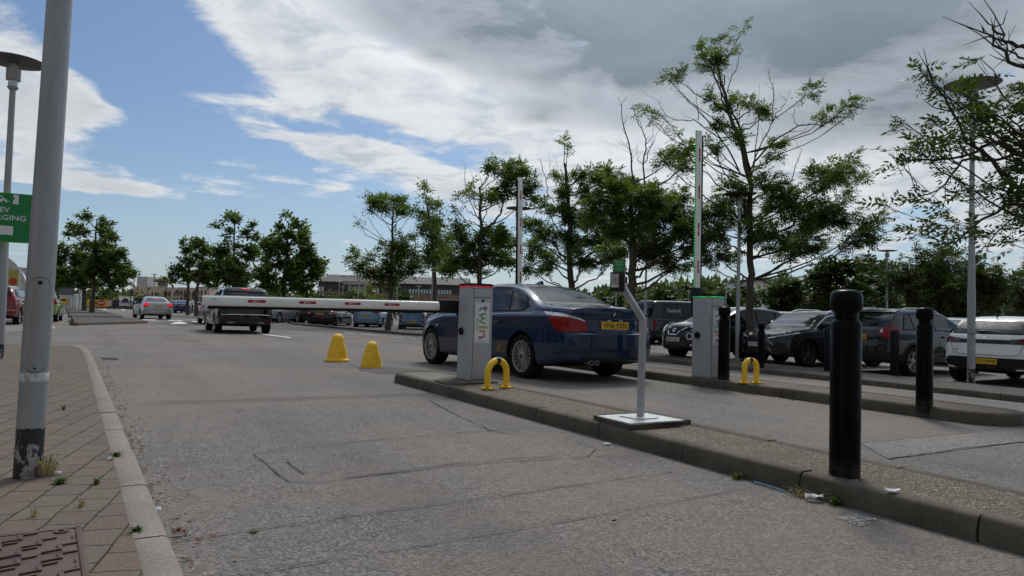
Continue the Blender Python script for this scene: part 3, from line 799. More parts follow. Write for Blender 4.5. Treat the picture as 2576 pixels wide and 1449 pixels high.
    am = MB(); prof = [(.022 * math.cos(R(a)) if False else .030 * math.copysign(abs(math.cos(R(a))) ** .8, math.cos(R(a))), .055 * math.copysign(abs(math.sin(R(a))) ** .62, math.sin(R(a)))) for a in range(0, 360, 15)]
    k = len(prof); x0_, x1_ = .37, arm_len
    am.add([(x0_, a, b) for a, b in prof] + [(x1_ - .02, a, b) for a, b in prof] + [(x1_, a * .9, b * .92) for a, b in prof],
           [tuple(range(k))[::-1], tuple(range(2 * k, 3 * k))] + [(j * k + i, j * k + (i + 1) % k, (j + 1) * k + (i + 1) % k, (j + 1) * k + i) for j in (0, 1) for i in range(k)], B)
    boom = am.build('boom', MT['white_alu'], e, smooth=35)
    rb = MB(); rb.box(((x0_ + x1_ - .05) / 2, 0, -.069), (x1_ - x0_ - .07, .030, .030), B, bev=.006); rb.build('rubber_edge', MT['rubber'], boom)
    lp = MB(); lp.box(((x0_ + x1_) / 2, 0, .058), (x1_ - x0_ - .01, .012, .007), B)
    if led_arm:
        dl = lp; dl.mi = 1
        for j in range(int((x1_ - x0_) / .042)):
            dl.box((x0_ + .02 + j * .042, S * .0, .0635), (.010, .014, .006), B)
    lp.build('light_channel', [ledd if led_arm else MT['white_alu'], led], boom, smooth=0)
    for j, fx in enumerate((.235, .41, .60, .80) if arm_len > 3 else (.14, .375, .61, .845)):
        xx = x0_ + (x1_ - x0_) * fx
        for sd in (1, -1):
            F_ = B @ Matrix.Translation((xx, sd * .0302, .006)) @ Matrix.Rotation(R(90), 4, 'X') @ (Matrix.Rotation(R(180), 4, 'Y') if sd > 0 else Matrix.Identity(4))
            st = MB(); st.prism(rrect(.195, .031, .0152, 8), -.0015, .001, F_); so = st.build('reflector', MT['red_sticker'], boom)
            tx = MB(); add_text(tx, 'ROGER', F_ @ Matrix.Translation((.008, .002, .0016)), w=.05, h=.0095); add_text(tx, 'TECHNOLOGY', F_ @ Matrix.Translation((.008, -.0075, .0016)), w=.05, h=.005)
            tx.add([(-.036, -.009, .0016), (-.021, -.009, .0016), (-.021, .009, .0016), (-.036, .009, .0016)], [(0, 1, 2, 3)], F_)
            tx.build('lettering', MT['white_ink'], so, smooth=0)
    if arm_len > 3:
        sd = -1 if S > 0 else 1
        F_ = B @ Matrix.Translation((x1_ - .12, .0302 , .012)) @ Matrix.Rotation(R(90), 4, 'X') @ Matrix.Rotation(R(180), 4, 'Y')
        st = MB(); pr = [(.022 * math.cos(R(a)), .018 * math.sin(R(a))) for a in range(-10, 200, 14)] + [(.012 * math.cos(R(a)) - .002, .008 * math.sin(R(a)) - .003) for a in range(190, -10, -20)]
        st.prism(pr, -.002, .0012, F_); st.build('sticker', MT['teal_sticker'], boom)
    return e
cabinet(G(1179, 959.5, .12), 'grey barrier cabinet with red light strip and its white boom lowered across the near lane', MT['led_red'], MT['led_red_dim'], 3.13, -1, False, tilt=R(-.45))
cabinet(G(1783, 951.5, .12), 'grey barrier cabinet with green light strip and its white boom raised', MT['led_green'], MT['led_green_dim'], 2.74, 1, True, tilt=R(-.4), led_arm=True)
p3 = LT(12.45, 7.35); cabinet((p3[0], p3[1], .12), 'grey barrier cabinet behind the blue car, only its raised white boom showing above the roof', MT['led_red'], MT['led_red_dim'], 2.78, -1, True, tilt=R(1.5))
# mortar pads
def pad(name, pts, h0, th, mat, label, cat, jag=.008):
    P = dens([G(*p, h0).xy for p in pts], .08, True); rn = random.Random(2)
    P = [q + Vector((rn.gauss(0, jag), rn.gauss(0, jag))) for q in P]
    mb = MB(); mb.prism([(q.x, q.y) for q in P], h0 - .02, h0 + th); o = mb.build(name, mat, smooth=0)
    if label: tag(o, label, cat)
    else: tag(o, kind='structure')
    return o
pad('concrete_pad', [(1090, 959), (1125, 968.5), (1256, 964), (1225, 953), (1140, 950)], .12, .016, MT['mortar'], 'rough mortar pad under the cabinet with red lights', 'concrete pad')
pad('concrete_pad', [(1487, 1055), (1588, 1082), (1738, 1067), (1620, 1043)], .12, .035, MT['mortar'], 'rough raised concrete pad under the intercom post plate', 'concrete pad')
# --- intercom post
def intercom():
    b = G(1611, 1049, .165); e = empty('intercom_post', b, 0, 'grey bent square post with black intercom panel and green notice, bolted on a pale plate', 'intercom')
    def rel(px, py, h): return G(px, py, h) - b
    mb = MB(); P = [rel(*q, .155) for q in ((1503, 1049), (1586, 1069), (1721, 1060), (1627, 1042))]
    mb.prism([(q.x, q.y) for q in P], -.009, .001); bp = mb.build('base_plate', MT['alu_plate'], e, smooth=0)
    mb = MB(); P = [rel(*q, .167) for q in ((1559, 1048), (1606, 1057), (1655, 1053), (1606, 1043.5))]
    mb.prism([(q.x, q.y) for q in P], .0015, .010); mb.build('flange', MT['alu_plate'], e, smooth=0)
    bend = at(1617.5, 804, b.y) - b; top = at(1566, 722, b.y - .045) - b
    sec = [(.0235, .0235), (-.0235, .0235), (-.0235, -.0235), (.0235, -.0235)]; a = R(-30)
    def ring(c, ax=None, tilt=0.0):
        out = []
        for x, y in sec:
            v = Vector((x * math.cos(a) - y * math.sin(a), x * math.sin(a) + y * math.cos(a), 0))
            v = Matrix.Rotation(tilt, 3, 'Y') @ v; out.append(c + v)
        return out
    dirn = (top - bend); tl = math.atan2(dirn.x, dirn.z)
    vs = ring(Vector((0, 0, .0))) + ring(bend, tilt=tl / 2) + ring(top, tilt=tl); fs = [(3, 2, 1, 0), (8, 9, 10, 11)]
    for j in (0, 1):
        for i in range(4): fs.append((j * 4 + i, j * 4 + (i + 1) % 4, (j + 1) * 4 + (i + 1) % 4, (j + 1) * 4 + i))
    mb = MB(); mb.add(vs, fs); mb.build('post', MT['pole_light'], e, smooth=0)
    # panel facing the driver
    ctr = at(1553, 709, b.y - .09) - b; fr = Matrix.Translation(ctr) @ Matrix.Rotation(R(-14), 4, 'Z')
    mb = MB(); mb.box((0, 0, 0), (.110, .034, .150), fr, bev=.003); pn = mb.build('intercom_panel', MT['black_plastic'], e)
    mb = MB(); mb.box((-.018, -.0185, .008), (.062, .003, .108), fr, bev=.001); sp = mb.build('speaker_plate', MT['steel'], pn)
    for z in (.026, .020, .014):
        mb = MB(); mb.box((-.016, -.0203, z), (.018, .0008, .0022), fr); mb.build('speaker_slot', MT['gap'], sp, smooth=0)
    mb = MB(); mb.box((-.026, -.0203, -.034), (.036, .001, .011), fr); mb.build('name_window', MT['white_plastic'], sp, smooth=0)
    mb = MB(); mb.lathe([(.006, 0), (.006, .003), (.003, .004)], 14, fr @ Matrix.Translation((.003, -.0195, -.034)) @ Matrix.Rotation(R(90), 4, 'X')); mb.build('call_button', MT['chrome'], sp)
    mb = MB(); mb.box((.012, .021, .045), (.098, .005, .262), fr); mb.build('backing_plate', MT['pole_light'], e, smooth=0)
    mb = MB(); mb.box((.010, .0165, .125), (.088, .003, .098), fr); sg = mb.build('notice', MT['green_sign'], e, smooth=0)
    mb = MB(); F_ = fr @ Matrix.Translation((.010, .0145, .125)) @ Matrix.Rotation(R(90), 4, 'X')
    for k, s in enumerate(('Press the button', 'for assistance.', 'Please wait while', 'your call is', 'answered by a', 'member of staff.', 'Thank you')):
        add_text(mb, s, F_ @ Matrix.Translation((0, .038 - .0125 * k, 0)), h=.0065)
    mb.build('lettering', MT['white_ink'], sg, smooth=0)
    mb = MB(); mb.box((.058, .045, .018), (.03, .04, .05), fr, bev=.004); mb.build('junction_box', MT['black_plastic'], e)
intercom()
# --- lamps with a wide disc
def make_lamp(p, H, label, dia=.88, r0=.07, r1=.042, detail=2, band=False, group='disc topped lamp posts'):
    e = empty('street_lamp', p, 0, label, 'street lamp', group)
    hp = H - .45; n = 24 if detail > 1 else 10
    mb = MB(); mb.lathe([(r0, -.05), (r0, hp * .33), (r0 * .93, hp * .335), (r1 * 1.15, hp * .62), (r1, hp)], n)
    post = mb.build('post', MT['pole_worn'] if detail > 1 else MT['pole_light'], e, smooth=30)
    mb = MB(); mb.lathe([(r1 * 1.25, hp - .02), (.075, hp + .01), (.078, hp + .02), (.078, hp + .025)], n); mb.build('collar', MT['pole'], e)
    mb = MB(); mb.lathe([(.066, hp + .025), (.066, hp + .135)], n, cap=False); mb.build('lens', MT['lens_clear'], e)
    mb = MB(); mb.lathe([(.098, hp + .13), (.100, hp + .135), (.100, hp + .31), (.09, hp + .315), (.03, hp + .315)], n); mb.build('gear_housing', MT['pole'], e)
    mb = MB(); mb.lathe([(.065, hp + .315), (.065, hp + .39)], n, cap=False)
    mb.build('upper_lens', MT['lens_clear'], e)
    rr = dia / 2; hd = hp + .385
    mb = MB(); mb.lathe([(.02, hd + .0), (.07, hd + .0), (rr * .6, hd + .012), (rr, hd + .045), (rr + .003, hd + .05), (rr * .95, hd + .062), (rr * .5, hd + .085), (.05, hd + .098), (.045, hd + .115), (.01, hd + .12)], max(n, 20))
    mb.build('shade', MT['shade'], e)
    return e
MT['shade'] = simple('grey_lamp_shade', (.095, .10, .105), .5, .2, var=.15)
lr = make_lamp(G(2443, 961, .10), .45 + (822 - 212) * G(2443, 961, .10).y / F + CAMH - G(2443, 961, .10).z - .38, 'tall disc topped lamp post rising through the ash branches beside the white hatchback', dia=1.0)
bd = MB(); bd.lathe([(.0715, .93), (.0715, .945)], 24); bd.build('tape', simple('blue_tape', (.02, .02, .09), .5), lr)
for z in (.62, 1.03, 1.20):
    s_ = MB(); s_.lathe([(.0708, z), (.0712, z + .002), (.0712, z + .055), (.0708, z + .057)], 24); s_.build('pole_band', MT['pole_light'], lr)
ll = make_lamp(gz(1.5, 11.2), 4.74, 'disc topped lamp post at the left edge carrying the green charging sign')
make_lamp(gz(197, 80), 6.9, 'disc topped lamp whose head pokes out of the far left tree', dia=1.35, r0=.08, detail=1)
lamps = [(384, 20, 'small distant disc lamp in front of the high rise block'), (430, 24, 'distant disc lamp left of the low twin tree'),
         (851, 19.5, 'taller of the two small distant lamps at the left end of the dark roofed building'), (860.5, 16.5, 'shorter of the two small distant lamps at the left end of the dark roofed building'), (918, 17, 'small distant lamp between the pair and the ash tree trunk'), (900, 22, 'distant lamp post left of the ash tree trunk, head among leaves'),
         (997.5, 23, 'distant lamp post just right of the ash tree trunk'), (1051, 18, 'small distant lamp before the band of office windows'), (1092.6, 16, 'small distant lamp nearest the left side of the cabinet with red lights'),
         (1085, 42, 'pale lamp post standing behind the small blue hatchback'), (1297.6, 75, 'disc lamp whose head shows behind the raised boom over the blue car'), (1731.6, 20, 'small distant lamp above the roof of the dark van'), (1825, 26, 'distant lamp between the green lit cabinet and the big tree trunk'),
         (1958.6, 34.7, 'disc lamp whose head rises from the bushes right of the big tree trunk'), (2230.6, 53, 'disc lamp above the bushes between the two rear bollards'), (1856, 91, 'grey lamp post close behind the big ash tree'), (1623, 58, 'thin pale lamp post left of the dark van'),
         (1549, 30, 'thin lamp post seen under the intercom panel'), (2478, 26, 'small distant lamp right of the tall lamp post'), (738, 33.3, 'pale lamp post in the strip behind the dark estate car')]
base = None
for px, s, lab in lamps:
    Y = F / s
    if base is None or s > 30:
        o = make_lamp(gz(px, Y), 4.7, lab, detail=1, r0=.062)
        if base is None: base = o
    else:
        o = copy_at(base, gz(px, Y), lab)
# --- big near post on the paving
def big_post():
    b = G(69, 1199, .03); e = empty('lamp_post', b, 0, 'thick grey steel post with oval access door and flaking tar foot, nearest', 'lamp post')
    e.rotation_euler = (0, R(0.9), 0)
    r0, r1 = .0650, .0575
    mb = MB(); mb.lathe([(r0, -.05), (r0, 1.22), (r0 * .985, 1.235), (r1, 3.4), (.048, 6.0)], 48); mb.build('post', MT['pole_worn'], e, smooth=30)
    mb = MB(); mb.lathe([(.02, 6.0), (.5, 6.03), (.5, 6.05), (.05, 6.12)], 32); mb.build('shade', MT['shade'], e)
    bd = MB(); bd.lathe([(r0 + .0006, .50), (r0 + .001, .501), (r0 + .001, .544), (r0 + .0006, .545)], 48, cap=False)
    t = NT('worn_white_band'); t.col(t.mix(t.rng(t.noise(22, 8, .75, t.coord((1, 1, .5))), .42, .56), (.30, .31, .31), (.62, .63, .62))); t.set(Roughness=.6); MT['band'] = t.m
    bd.build('painted_band', MT['band'], e, smooth=30)
    # oval door: faces the viewer, slightly right of the axis
    ph = math.atan2(-b.y, -b.x) - R(1)
    def cyl(u, v, rr): a = ph + u / r0; return (rr * math.cos(a), rr * math.sin(a), v)
    def stad(w, z0, z1, n=12):
        o = [];
        for i in range(n + 1): a = math.pi * i / n; o.append((w * math.cos(a), z1 - w + w * math.sin(a)))
        for i in range(n + 1): a = math.pi + math.pi * i / n; o.append((w * math.cos(a), z0 + w + w * math.sin(a)))
        return o
    def patch(w, z0, z1, off, name, mat, par):
        o = stad(w, z0, z1); P = dens([Vector(q) for q in o], .02, True); pts = list(P)
        for i in range(-3, 4):
            for k in range(1, 26): pts.append(Vector((i * w / 3.5, z0 + (z1 - z0) * k / 26)))
        v, _, f, _, _, _ = delaunay_2d_cdt(pts, [], [list(range(len(P)))], 1, 1e-6)
        m = MB(); m.add([cyl(q.x, q.y, r0 + off) for q in v], [tuple(t_) for t_ in f]); return m.build(name, mat, par, smooth=60)
    g = patch(.0565, .548, 1.045, .0012, 'door_reveal', MT['gap'], e)
    d = patch(.0545, .552, 1.042, .0028, 'access_door', MT['pole'], e)
    for z, rr in ((1.015, .0105), (.570, .006)):
        k = MB(); c = Vector(cyl(0, z, r0 + .0025)); k.lathe([(rr, 0), (rr, .002), (rr * .5, .002)], 16, Matrix.Translation(c) @ Vector((c.x, c.y, 0)).to_track_quat('Z', 'Y').to_matrix().to_4x4())
        k.build('lock', MT['gap'], d)
    return e
big_post()
# --- charging sign on the left lamp post
def ev_sign():
    c = at(1.5, 546, 11.05); e = empty('charging_sign', c, R(26), 'green EV CHARGING sign with white arrow, fixed to the left lamp post', 'sign')
    F_ = Matrix.Rotation(R(90), 4, 'X')
    W, H = .84, .77
    mb = MB(); mb.prism(rrect(W, H, .02), -.012, 0, F_); bo = mb.build('sign_border', simple('lime_edge', (.25, .55, .08), .4), e)
    mb = MB(); mb.prism(rrect(W - .016, H - .016, .015), 0, .002, F_); fc = mb.build('sign_face', MT['green_sign'], e, smooth=30)
    mb = MB(); z = .0035
    add_text(mb, 'EV', F_ @ Matrix.Translation((.05, .12, z)), h=.082, bold=.008); add_text(mb, 'CHARGING', F_ @ Matrix.Translation((0, .0, z)), h=.082, w=.66, bold=.008)
    mb.prism([(-.20, -.21), (-.06, -.34), (-.06, -.27), (.17, -.27), (.17, -.13), (-.06, -.13), (-.06, -.08)], z - .001, z, F_)
    # car and charge point pictogram
    mb.prism([(-.17, .235), (-.155, .275), (-.12, .285), (-.085, .335), (.0, .335), (.045, .285), (.07, .275), (.075, .235)], z - .001, z, F_)
    mb.prism(rrect(.075, .15, .01), z - .001, z, F_ @ Matrix.Translation((.185, .29, 0)))
    mb.prism([(.075, .25), (.11, .25), (.11, .258), (.075, .258)], z - .001, z, F_)
    sy = mb.build('lettering', MT['white_ink'], fc, smooth=0)
    mb = MB(); mb.prism([(-.075, .285), (-.0, .285), (.02, .29), (-.005, .322), (-.07, .322)], z + .0005, z + .001, F_)
    for x in (-.1, .03): mb.prism([(x + .022 * math.cos(R(a)), .238 + .022 * math.sin(R(a))) for a in range(0, 360, 30)], z + .0005, z + .001, F_)
    mb.prism([(.15, .325), (.17, .325), (.162, .3), (.175, .3), (.145, .262), (.155, .29), (.14, .29)], z + .0005, z + .001, F_)
    mb.build('pictogram_detail', MT['green_sign'], fc, smooth=0)
    for zz in (.25, -.25):
        mb = MB(); mb.box((0, .03, zz), (.2, .03, .03)); mb.build('bracket', MT['pole'], e)
ev_sign()
# ------------------------------------------------------------------ cars.  Local axes: x from the rear bumper (0) to the nose (L), y to the left, z up;
# the Empty sits on the ground under the middle of the car, heading along its local X.
def interp(pts, x):
    if x <= pts[0][0]: return pts[0][1]
    for (a, b), (c, d) in zip(pts, pts[1:]):
        if x <= c:
            k = (x - a) / (c - a) if c > a else 1; k = k * k * (3 - 2 * k) * .5 + k * .5; return b + (d - b) * k
    return pts[-1][1]
def chaikin(P, it=3):
    for _ in range(it):
        Q = [P[0]]
        for a, b in zip(P, P[1:]): Q += [tuple(a[i] * .75 + b[i] * .25 for i in range(2)), tuple(a[i] * .25 + b[i] * .75 for i in range(2))]
        Q.append(P[-1]); P = Q
    return P
class Car:
    def __init__(s, spec): s.__dict__.update(spec); s.make_body()
    def make_body(s):
        L, W = s.L, s.W; hw = W / 2
        top = chaikin(s.top, 2); acc = [0]
        for a, b in zip(top, top[1:]): acc.append(acc[-1] + math.hypot(b[0] - a[0], b[1] - a[1]))
        n = s.__dict__.get('nst', 84); st = []
        for i in range(n + 1):
            q = acc[-1] * i / n; j = 0
            while j < len(acc) - 2 and acc[j + 1] < q: j += 1
            k = (q - acc[j]) / max(1e-9, acc[j + 1] - acc[j]); st.append((top[j][0] + (top[j + 1][0] - top[j][0]) * k, top[j][1] + (top[j + 1][1] - top[j][1]) * k))
        rows = []
        tumble = s.__dict__.get('tumble', .40)
        for x, zt in st:
            w = hw
            rr, rf = s.rtaper, s.ftaper
            if x < rr[0]: w *= 1 - rr[1] * (1 - x / rr[0]) ** 2
            if L - x < rf[0]: w *= 1 - rf[1] * (1 - (L - x) / rf[0]) ** 2
            zs = interp(s.belt, x); zb = interp(s.sill, x); ze = min(zs, zt - .055); h = zt - ze
            wr = w * .93 - tumble * max(h - .05, 0); c = min(.085, .38 * h)
            mid = s.__dict__.get('crease', .62)
            zm = zb + (ze - zb) * .38; zc = zb + (ze - zb) * .74
            sec = [(0, zb), (w * .80, zb + .005), (w * .945, zb + .02), (w * .985, zb + .10), (w * 1.0, zm), (w * 1.0, zm + .06), (w * .992, zc), (w * .982, zc + .03), (w * .972, ze - .03), (w * .945, ze + .002), (w * .925, ze + .012 if h > .2 else ze + h * .1),
                   (wr * .5 + w * .925 * .5, ze * .5 + (zt - c) * .5), (wr, zt - c), (wr - .05, zt - c * .45), (wr * .72, zt - c * .12), (wr * .38, zt - .006), (0, zt)]
            rows.append((x, chaikin(sec, 2)))
        K = len(rows[0][1])
        def disp(x, y, z):
            yy = abs(y) / hw; dx = 0
            a = s.rfall
            if x < a: dx += (interp(s.rprof, z) + s.rbow * yy ** 2.6) * (1 - x / a) ** 2
            b = L - x
            if b < s.ffall: dx -= (interp(s.fprof, z) + s.fbow * yy ** 2.4) * (1 - b / s.ffall) ** 2
            return x + dx
        vs = []; fs = []
        for x, sec in rows:
            for sg in (1, -1):
                for (y, z) in sec: vs.append((disp(x, y, z), sg * y, z))
        R2 = 2 * K
        for i in range(len(rows) - 1):
            for k in range(K - 1):
                a = i * R2 + k; fs.append((a, a + 1, a + 1 + R2, a + R2))
                a = i * R2 + K + k; fs.append((a + 1, a, a + R2, a + 1 + R2))
        D = 12
        for i, flip in ((0, 0), (len(rows) - 1, 1)):
            x, sec = rows[i]; b0 = len(vs)
            for (y, z) in sec:
                for d in range(D + 1):
                    yy = y * (1 - 2 * d / D); vs.append((disp(x, yy, z), yy, z))
            for k in range(K - 1):
                for d in range(D):
                    a = b0 + k * (D + 1) + d; f = (a, a + 1, a + D + 2, a + D + 1); fs.append(f if flip else f[::-1])
        me = bpy.data.meshes.new('body'); me.from_pydata([(v[0] - L / 2, v[1], v[2]) for v in vs], [], fs)
        bm = bmesh.new(); bm.from_mesh(me); bmesh.ops.remove_doubles(bm, verts=bm.verts, dist=.0006)
        bmesh.ops.dissolve_degenerate(bm, edges=bm.edges, dist=.0002); bmesh.ops.recalc_face_normals(bm, faces=bm.faces); bm.to_mesh(me)
        s.bvh = BVHTree.FromBMesh(bm); bm.free()
        # wheel wells
        o = bpy.data.objects.new('body', me); COL.objects.link(o)
        cm = MB(); r = s.wr + s.__dict__.get('archgap', .045)
        for xa in s.axles:
            for sg in (1, -1):
                T = Matrix.Translation((xa - L / 2, sg * (hw - .30), s.wr + .012)) @ Matrix.Rotation(R(-90 * sg), 4, 'X'); cm.lathe([(r, 0), (r, .6)], 48, T)
        co = cm.build('cut', MT['gap'], smooth=0)
        md = o.modifiers.new('b', 'BOOLEAN'); md.operation = 'DIFFERENCE'; md.object = co; md.solver = 'EXACT'
        dg = bpy.context.evaluated_depsgraph_get(); me2 = bpy.data.meshes.new_from_object(o.evaluated_get(dg))
        bpy.data.objects.remove(o); bpy.data.objects.remove(co)
        me2.materials.clear(); me2.materials.append(s.paint); me2.materials.append(MT['rubber'])
        mi = []
        for p in me2.polygons:
            c = p.center; w = 0
            for xa in s.axles:
                if math.hypot(c.x + L / 2 - xa, c.z - s.wr - .012) < r + .002 and abs(c.y) < hw - .02 and (abs(p.normal.y) > .9 and abs(c.y) < hw - .25 or abs(p.normal.y) < .2): w = 1
            if p.normal.z < -.8 and c.z < .45: w = 1
            mi.append(w)
        me2.polygons.foreach_set('material_index', mi); me2.polygons.foreach_set('use_smooth', [True] * len(mi)); me2.set_sharp_from_angle(angle=R(34))
        s.body_me = me2
    # ---- placing on the body
    def hit(s, p, d):
        d = Vector(d).normalized(); p = Vector((p[0] - s.L / 2, p[1], p[2]))
        h = s.bvh.ray_cast(p - d * 4, d)
        if h[0] is None: h = s.bvh.find_nearest(p)
        n = h[1]
        if n.dot(d) > 0: n = -n
        return h[0], n
    def decal(s, name, pts, d, mat, par, off=.003, step=.05, label=None):
        d = Vector(d).normalized(); u = d.cross(Vector((0, 0, 1)))
        if u.length < .01: u = Vector((0, 1, 0))
        u.normalize(); v = u.cross(d).normalized()
        q = [Vector((Vector(p).dot(u), Vector(p).dot(v))) for p in pts]; o0 = Vector(pts[0]).dot(d)
        P = dens(q, step * .6, True); al = list(P)
        xs = [p.x for p in P]; ys = [p.y for p in P]; x = min(xs)
        while x < max(xs):
            y = min(ys)
            while y < max(ys): al.append(Vector((x + .0071, y + .0053))); y += step
            x += step
        vv, _, ff, _, _, _ = delaunay_2d_cdt(al, [], [list(range(len(P)))], 1, 1e-6)
        vs = []
        for w in vv:
            p3 = u * w.x + v * w.y + d * o0; h, n = s.hit(p3, d); vs.append(h + n * off)
        fs = []
        for f in ff:
            a, b, c = (vs[i] for i in f[:3])
            fs.append(tuple(f) if (b - a).cross(c - a).dot(-d) > 0 else tuple(reversed(f)))
        mb = MB(); mb.add(vs, fs); return mb.build(name, mat, par, smooth=50)
    def line(s, mb, pts, d, w=.006, off=.0022, step=.04):
        d = Vector(d).normalized(); P = []
        for a, b in zip(pts, pts[1:]):
            a, b = Vector(a), Vector(b); k = max(1, int((b - a).length / step)); P += [a.lerp(b, i / k) for i in range(k)]
        P.append(Vector(pts[-1])); vs = []
        for i, p in enumerate(P):
            t = (P[min(i + 1, len(P) - 1)] - P[max(i - 1, 0)]); sd = t.cross(d).normalized() * w / 2
            for sg in (1, -1):
                h, n = s.hit(p + sd * sg, d); vs.append(h + n * off)
        mb.add(vs, [(2 * i, 2 * i + 1, 2 * i + 3, 2 * i + 2) for i in range(len(P) - 1)])
def mirror(pts): return [(p[0], -p[1], p[2]) for p in pts]
_wheels = {}
def wheel_meshes(r, rim, w, style, rmat):
    key = (r, rim, w, style, rmat.name)
    if key in _wheels: return _wheels[key]
    T = Matrix.Rotation(R(-90), 4, 'X')      # lathe axis -> +Y (outer face at +Y)
    mb = MB(); h = w / 2
    mb.lathe([(rim, -h + .02), (rim + .01, -h), (r - .03, -h), (r - .008, -h + .018), (r, -h + .04), (r, h - .04), (r - .008, h - .018), (r - .03, h - .002), (rim + .02, h), (rim + .004, h - .008), (rim - .004, h - .016)], 44, T, cap=False)
    ty = mb.build('wheel', MT['rubber'], smooth=40)
    m = MB(); m.mi = 0
    m.lathe([(rim + .004, h - .010), (rim + .002, h - .004), (rim - .008, h - .006), (rim - .012, h - .02), (rim - .02, -h + .03)], 44, T, cap=False)
    m.mi = 1; m.lathe([(rim - .02, -h + .04), (.02, -h + .05)], 36, T, cap=True)
    m.mi = 2; m.lathe([(rim * .68, -h + .07), (rim * .68, -h + .085), (.02, -h + .085)], 30, T, cap=False)
    m.mi = 0; m.lathe([(.062, h - .05), (.060, h - .022), (.045, h - .014), (.03, h - .013)], 20, T, cap=False)
    m.mi = 1 if style[0] == 'bmw' else 0; m.lathe([(.026, h - .016), (.030, h - .010), (.001, h - .008)], 16, T, cap=False)
    m.mi = 0
    kind, n = style[0], style[1]
    def spoke(a0, a1, w0, w1):
        P0 = Vector((.045 * math.sin(a0), h - .02, .045 * math.cos(a0))); P1 = Vector(((rim - .006) * math.sin(a1), h - .012, (rim - .006) * math.cos(a1)))
        mid = (P0 + P1) / 2; mid.y -= .014; rows = []
        for P, ww, dp in ((P0, w0, .03), (mid, (w0 + w1) / 2, .02), (P1, w1, .018)):
            t = (P1 - P0); t.y = 0; t.normalize(); sd = Vector((t.z, 0, -t.x)) * ww / 2
            rows.append([P + sd * .6 + Vector((0, .004, 0)), P + sd, P + sd * 1.1 - Vector((0, dp, 0)), P - sd * 1.1 - Vector((0, dp, 0)), P - sd, P - sd * .6 + Vector((0, .004, 0))])
        vs = [v for r_ in rows for v in r_]; fs = [tuple(range(6)), tuple(range(12, 18))[::-1]]
        for j in (0, 1):
            for i in range(6): fs.append((j * 6 + i, (j + 1) * 6 + i, (j + 1) * 6 + (i + 1) % 6, j * 6 + (i + 1) % 6))
        m.add(vs, fs)
    for i in range(n):
        a = 2 * math.pi * i / n
        if kind == 'bmw':
            spoke(a - .07, a - .19, .013, .009); spoke(a + .07, a + .19, .013, .009)
        elif kind == 'twin': spoke(a - .1, a - .14, .022, .018); spoke(a + .1, a + .14, .022, .018)
        elif kind == 'thin': spoke(a - .25, a - .03, .022, .016); spoke(a + .2, a + .22, .02, .016)
        else: spoke(a, a, .055, .045)
    ro = m.build('rim', [rmat, MT['gap'], MT['rim_dark'], MT['emblem_blue']], smooth=40)
    _wheels[key] = (ty.data, ro.data); bpy.data.objects.remove(ty); bpy.data.objects.remove(ro)
    return _wheels[key]
MT['rim_silver'] = simple('alloy_silver', (.42, .42, .42), .35, .55, var=.12, scale=20)
MT['rim_dark'] = simple('alloy_dark', (.10, .10, .11), .35, .5, var=.1)
MT['emblem_blue'] = simple('emblem_blue', (.03, .09, .28), .3)
MT['seal'] = simple('window_seal', (.006, .006, .007), .5, var=.1, spec=.2)
MT['plastic_trim'] = simple('unpainted_trim', (.020, .021, .022), .6, var=.15, scale=30, spec=.25)
MT['text_grey'] = simple('lettering_silver', (.55, .56, .57), .3, .6, var=.04)
def plate(car, e, pos, d, text, yellow=True, w=.52, off=.010):
    """number plate with its own lettering; pos = (x,y,z) on the body, d = viewing direction into the car"""
    h, n = car.hit(pos, d); dv = Vector(d).normalized()
    F_ = Matrix.Translation(h - dv * off) @ dv.to_track_quat('-Z', 'Y').to_matrix().to_4x4()
    X = Vector((0, 0, 1)).cross(-dv).normalized(); Y = Vector((0, 0, 1)); Z = -dv
    F_ = Matrix(((X.x, Y.x, Z.x, 0), (X.y, Y.y, Z.y, 0), (X.z, Y.z, Z.z, 0), (0, 0, 0, 1))); F_.translation = h - dv * off
    mb = MB(); mb.prism(rrect(w, .112, .008), -.004, .003, F_); mb.prism(rrect(w - .02, .10, .004), -.05, -.004, F_)
    p = mb.build('number_plate', MT['plate_y'] if yellow else MT['plate_w'], e, smooth=30)
    t = MB(); add_text(t, text, F_ @ Matrix.Translation((0, 0, .0045)), w=w * .86, h=.076, bold=.018); t.build('lettering', MT['ink'], p, smooth=0); return p
def finish_car(car, name, label, wheel_style, rim_mat, rimr, wheelw=.215, group=None, cat='car'):
    e = empty(name, (0, 0, 0), 0, label, cat, group)
    b = bpy.data.objects.new('body', car.body_me); COL.objects.link(b); b.parent = e
    ty, ri = wheel_meshes(car.wr, rimr, wheelw, wheel_style, rim_mat)
    for xa in car.axles:
        for sg in (1, -1):
            w = bpy.data.objects.new('wheel', ty); COL.objects.link(w); w.parent = e
            w.location = (xa - car.L / 2, sg * (car.W / 2 - wheelw / 2 - .018), car.wr)
            w.rotation_euler = (0, xa * 7.0, 0 if sg > 0 else math.pi)
            rm = bpy.data.objects.new('rim', ri); COL.objects.link(rm); rm.parent = w
    return e
def windows(car, e, polys, sides=(1, -1), glass='glass', trim=.014, chrome=False):
    """side windows: dark seal panel round all of them, then each pane"""
    for sg in sides:
        d = (0, -sg, 0)
        for name, poly in polys:
            pts = [(x, sg, z) for x, z in poly]
            if name == 'seal': o = car.decal('window_frame', pts, d, MT['chrome_dark'] if chrome else MT['seal'], e, off=.0025)
            else: car.decal(name, pts, d, MT[glass], e, off=.0055)
MT['chrome_dark'] = simple('satin_window_trim', (.10, .105, .11), .25, .7)
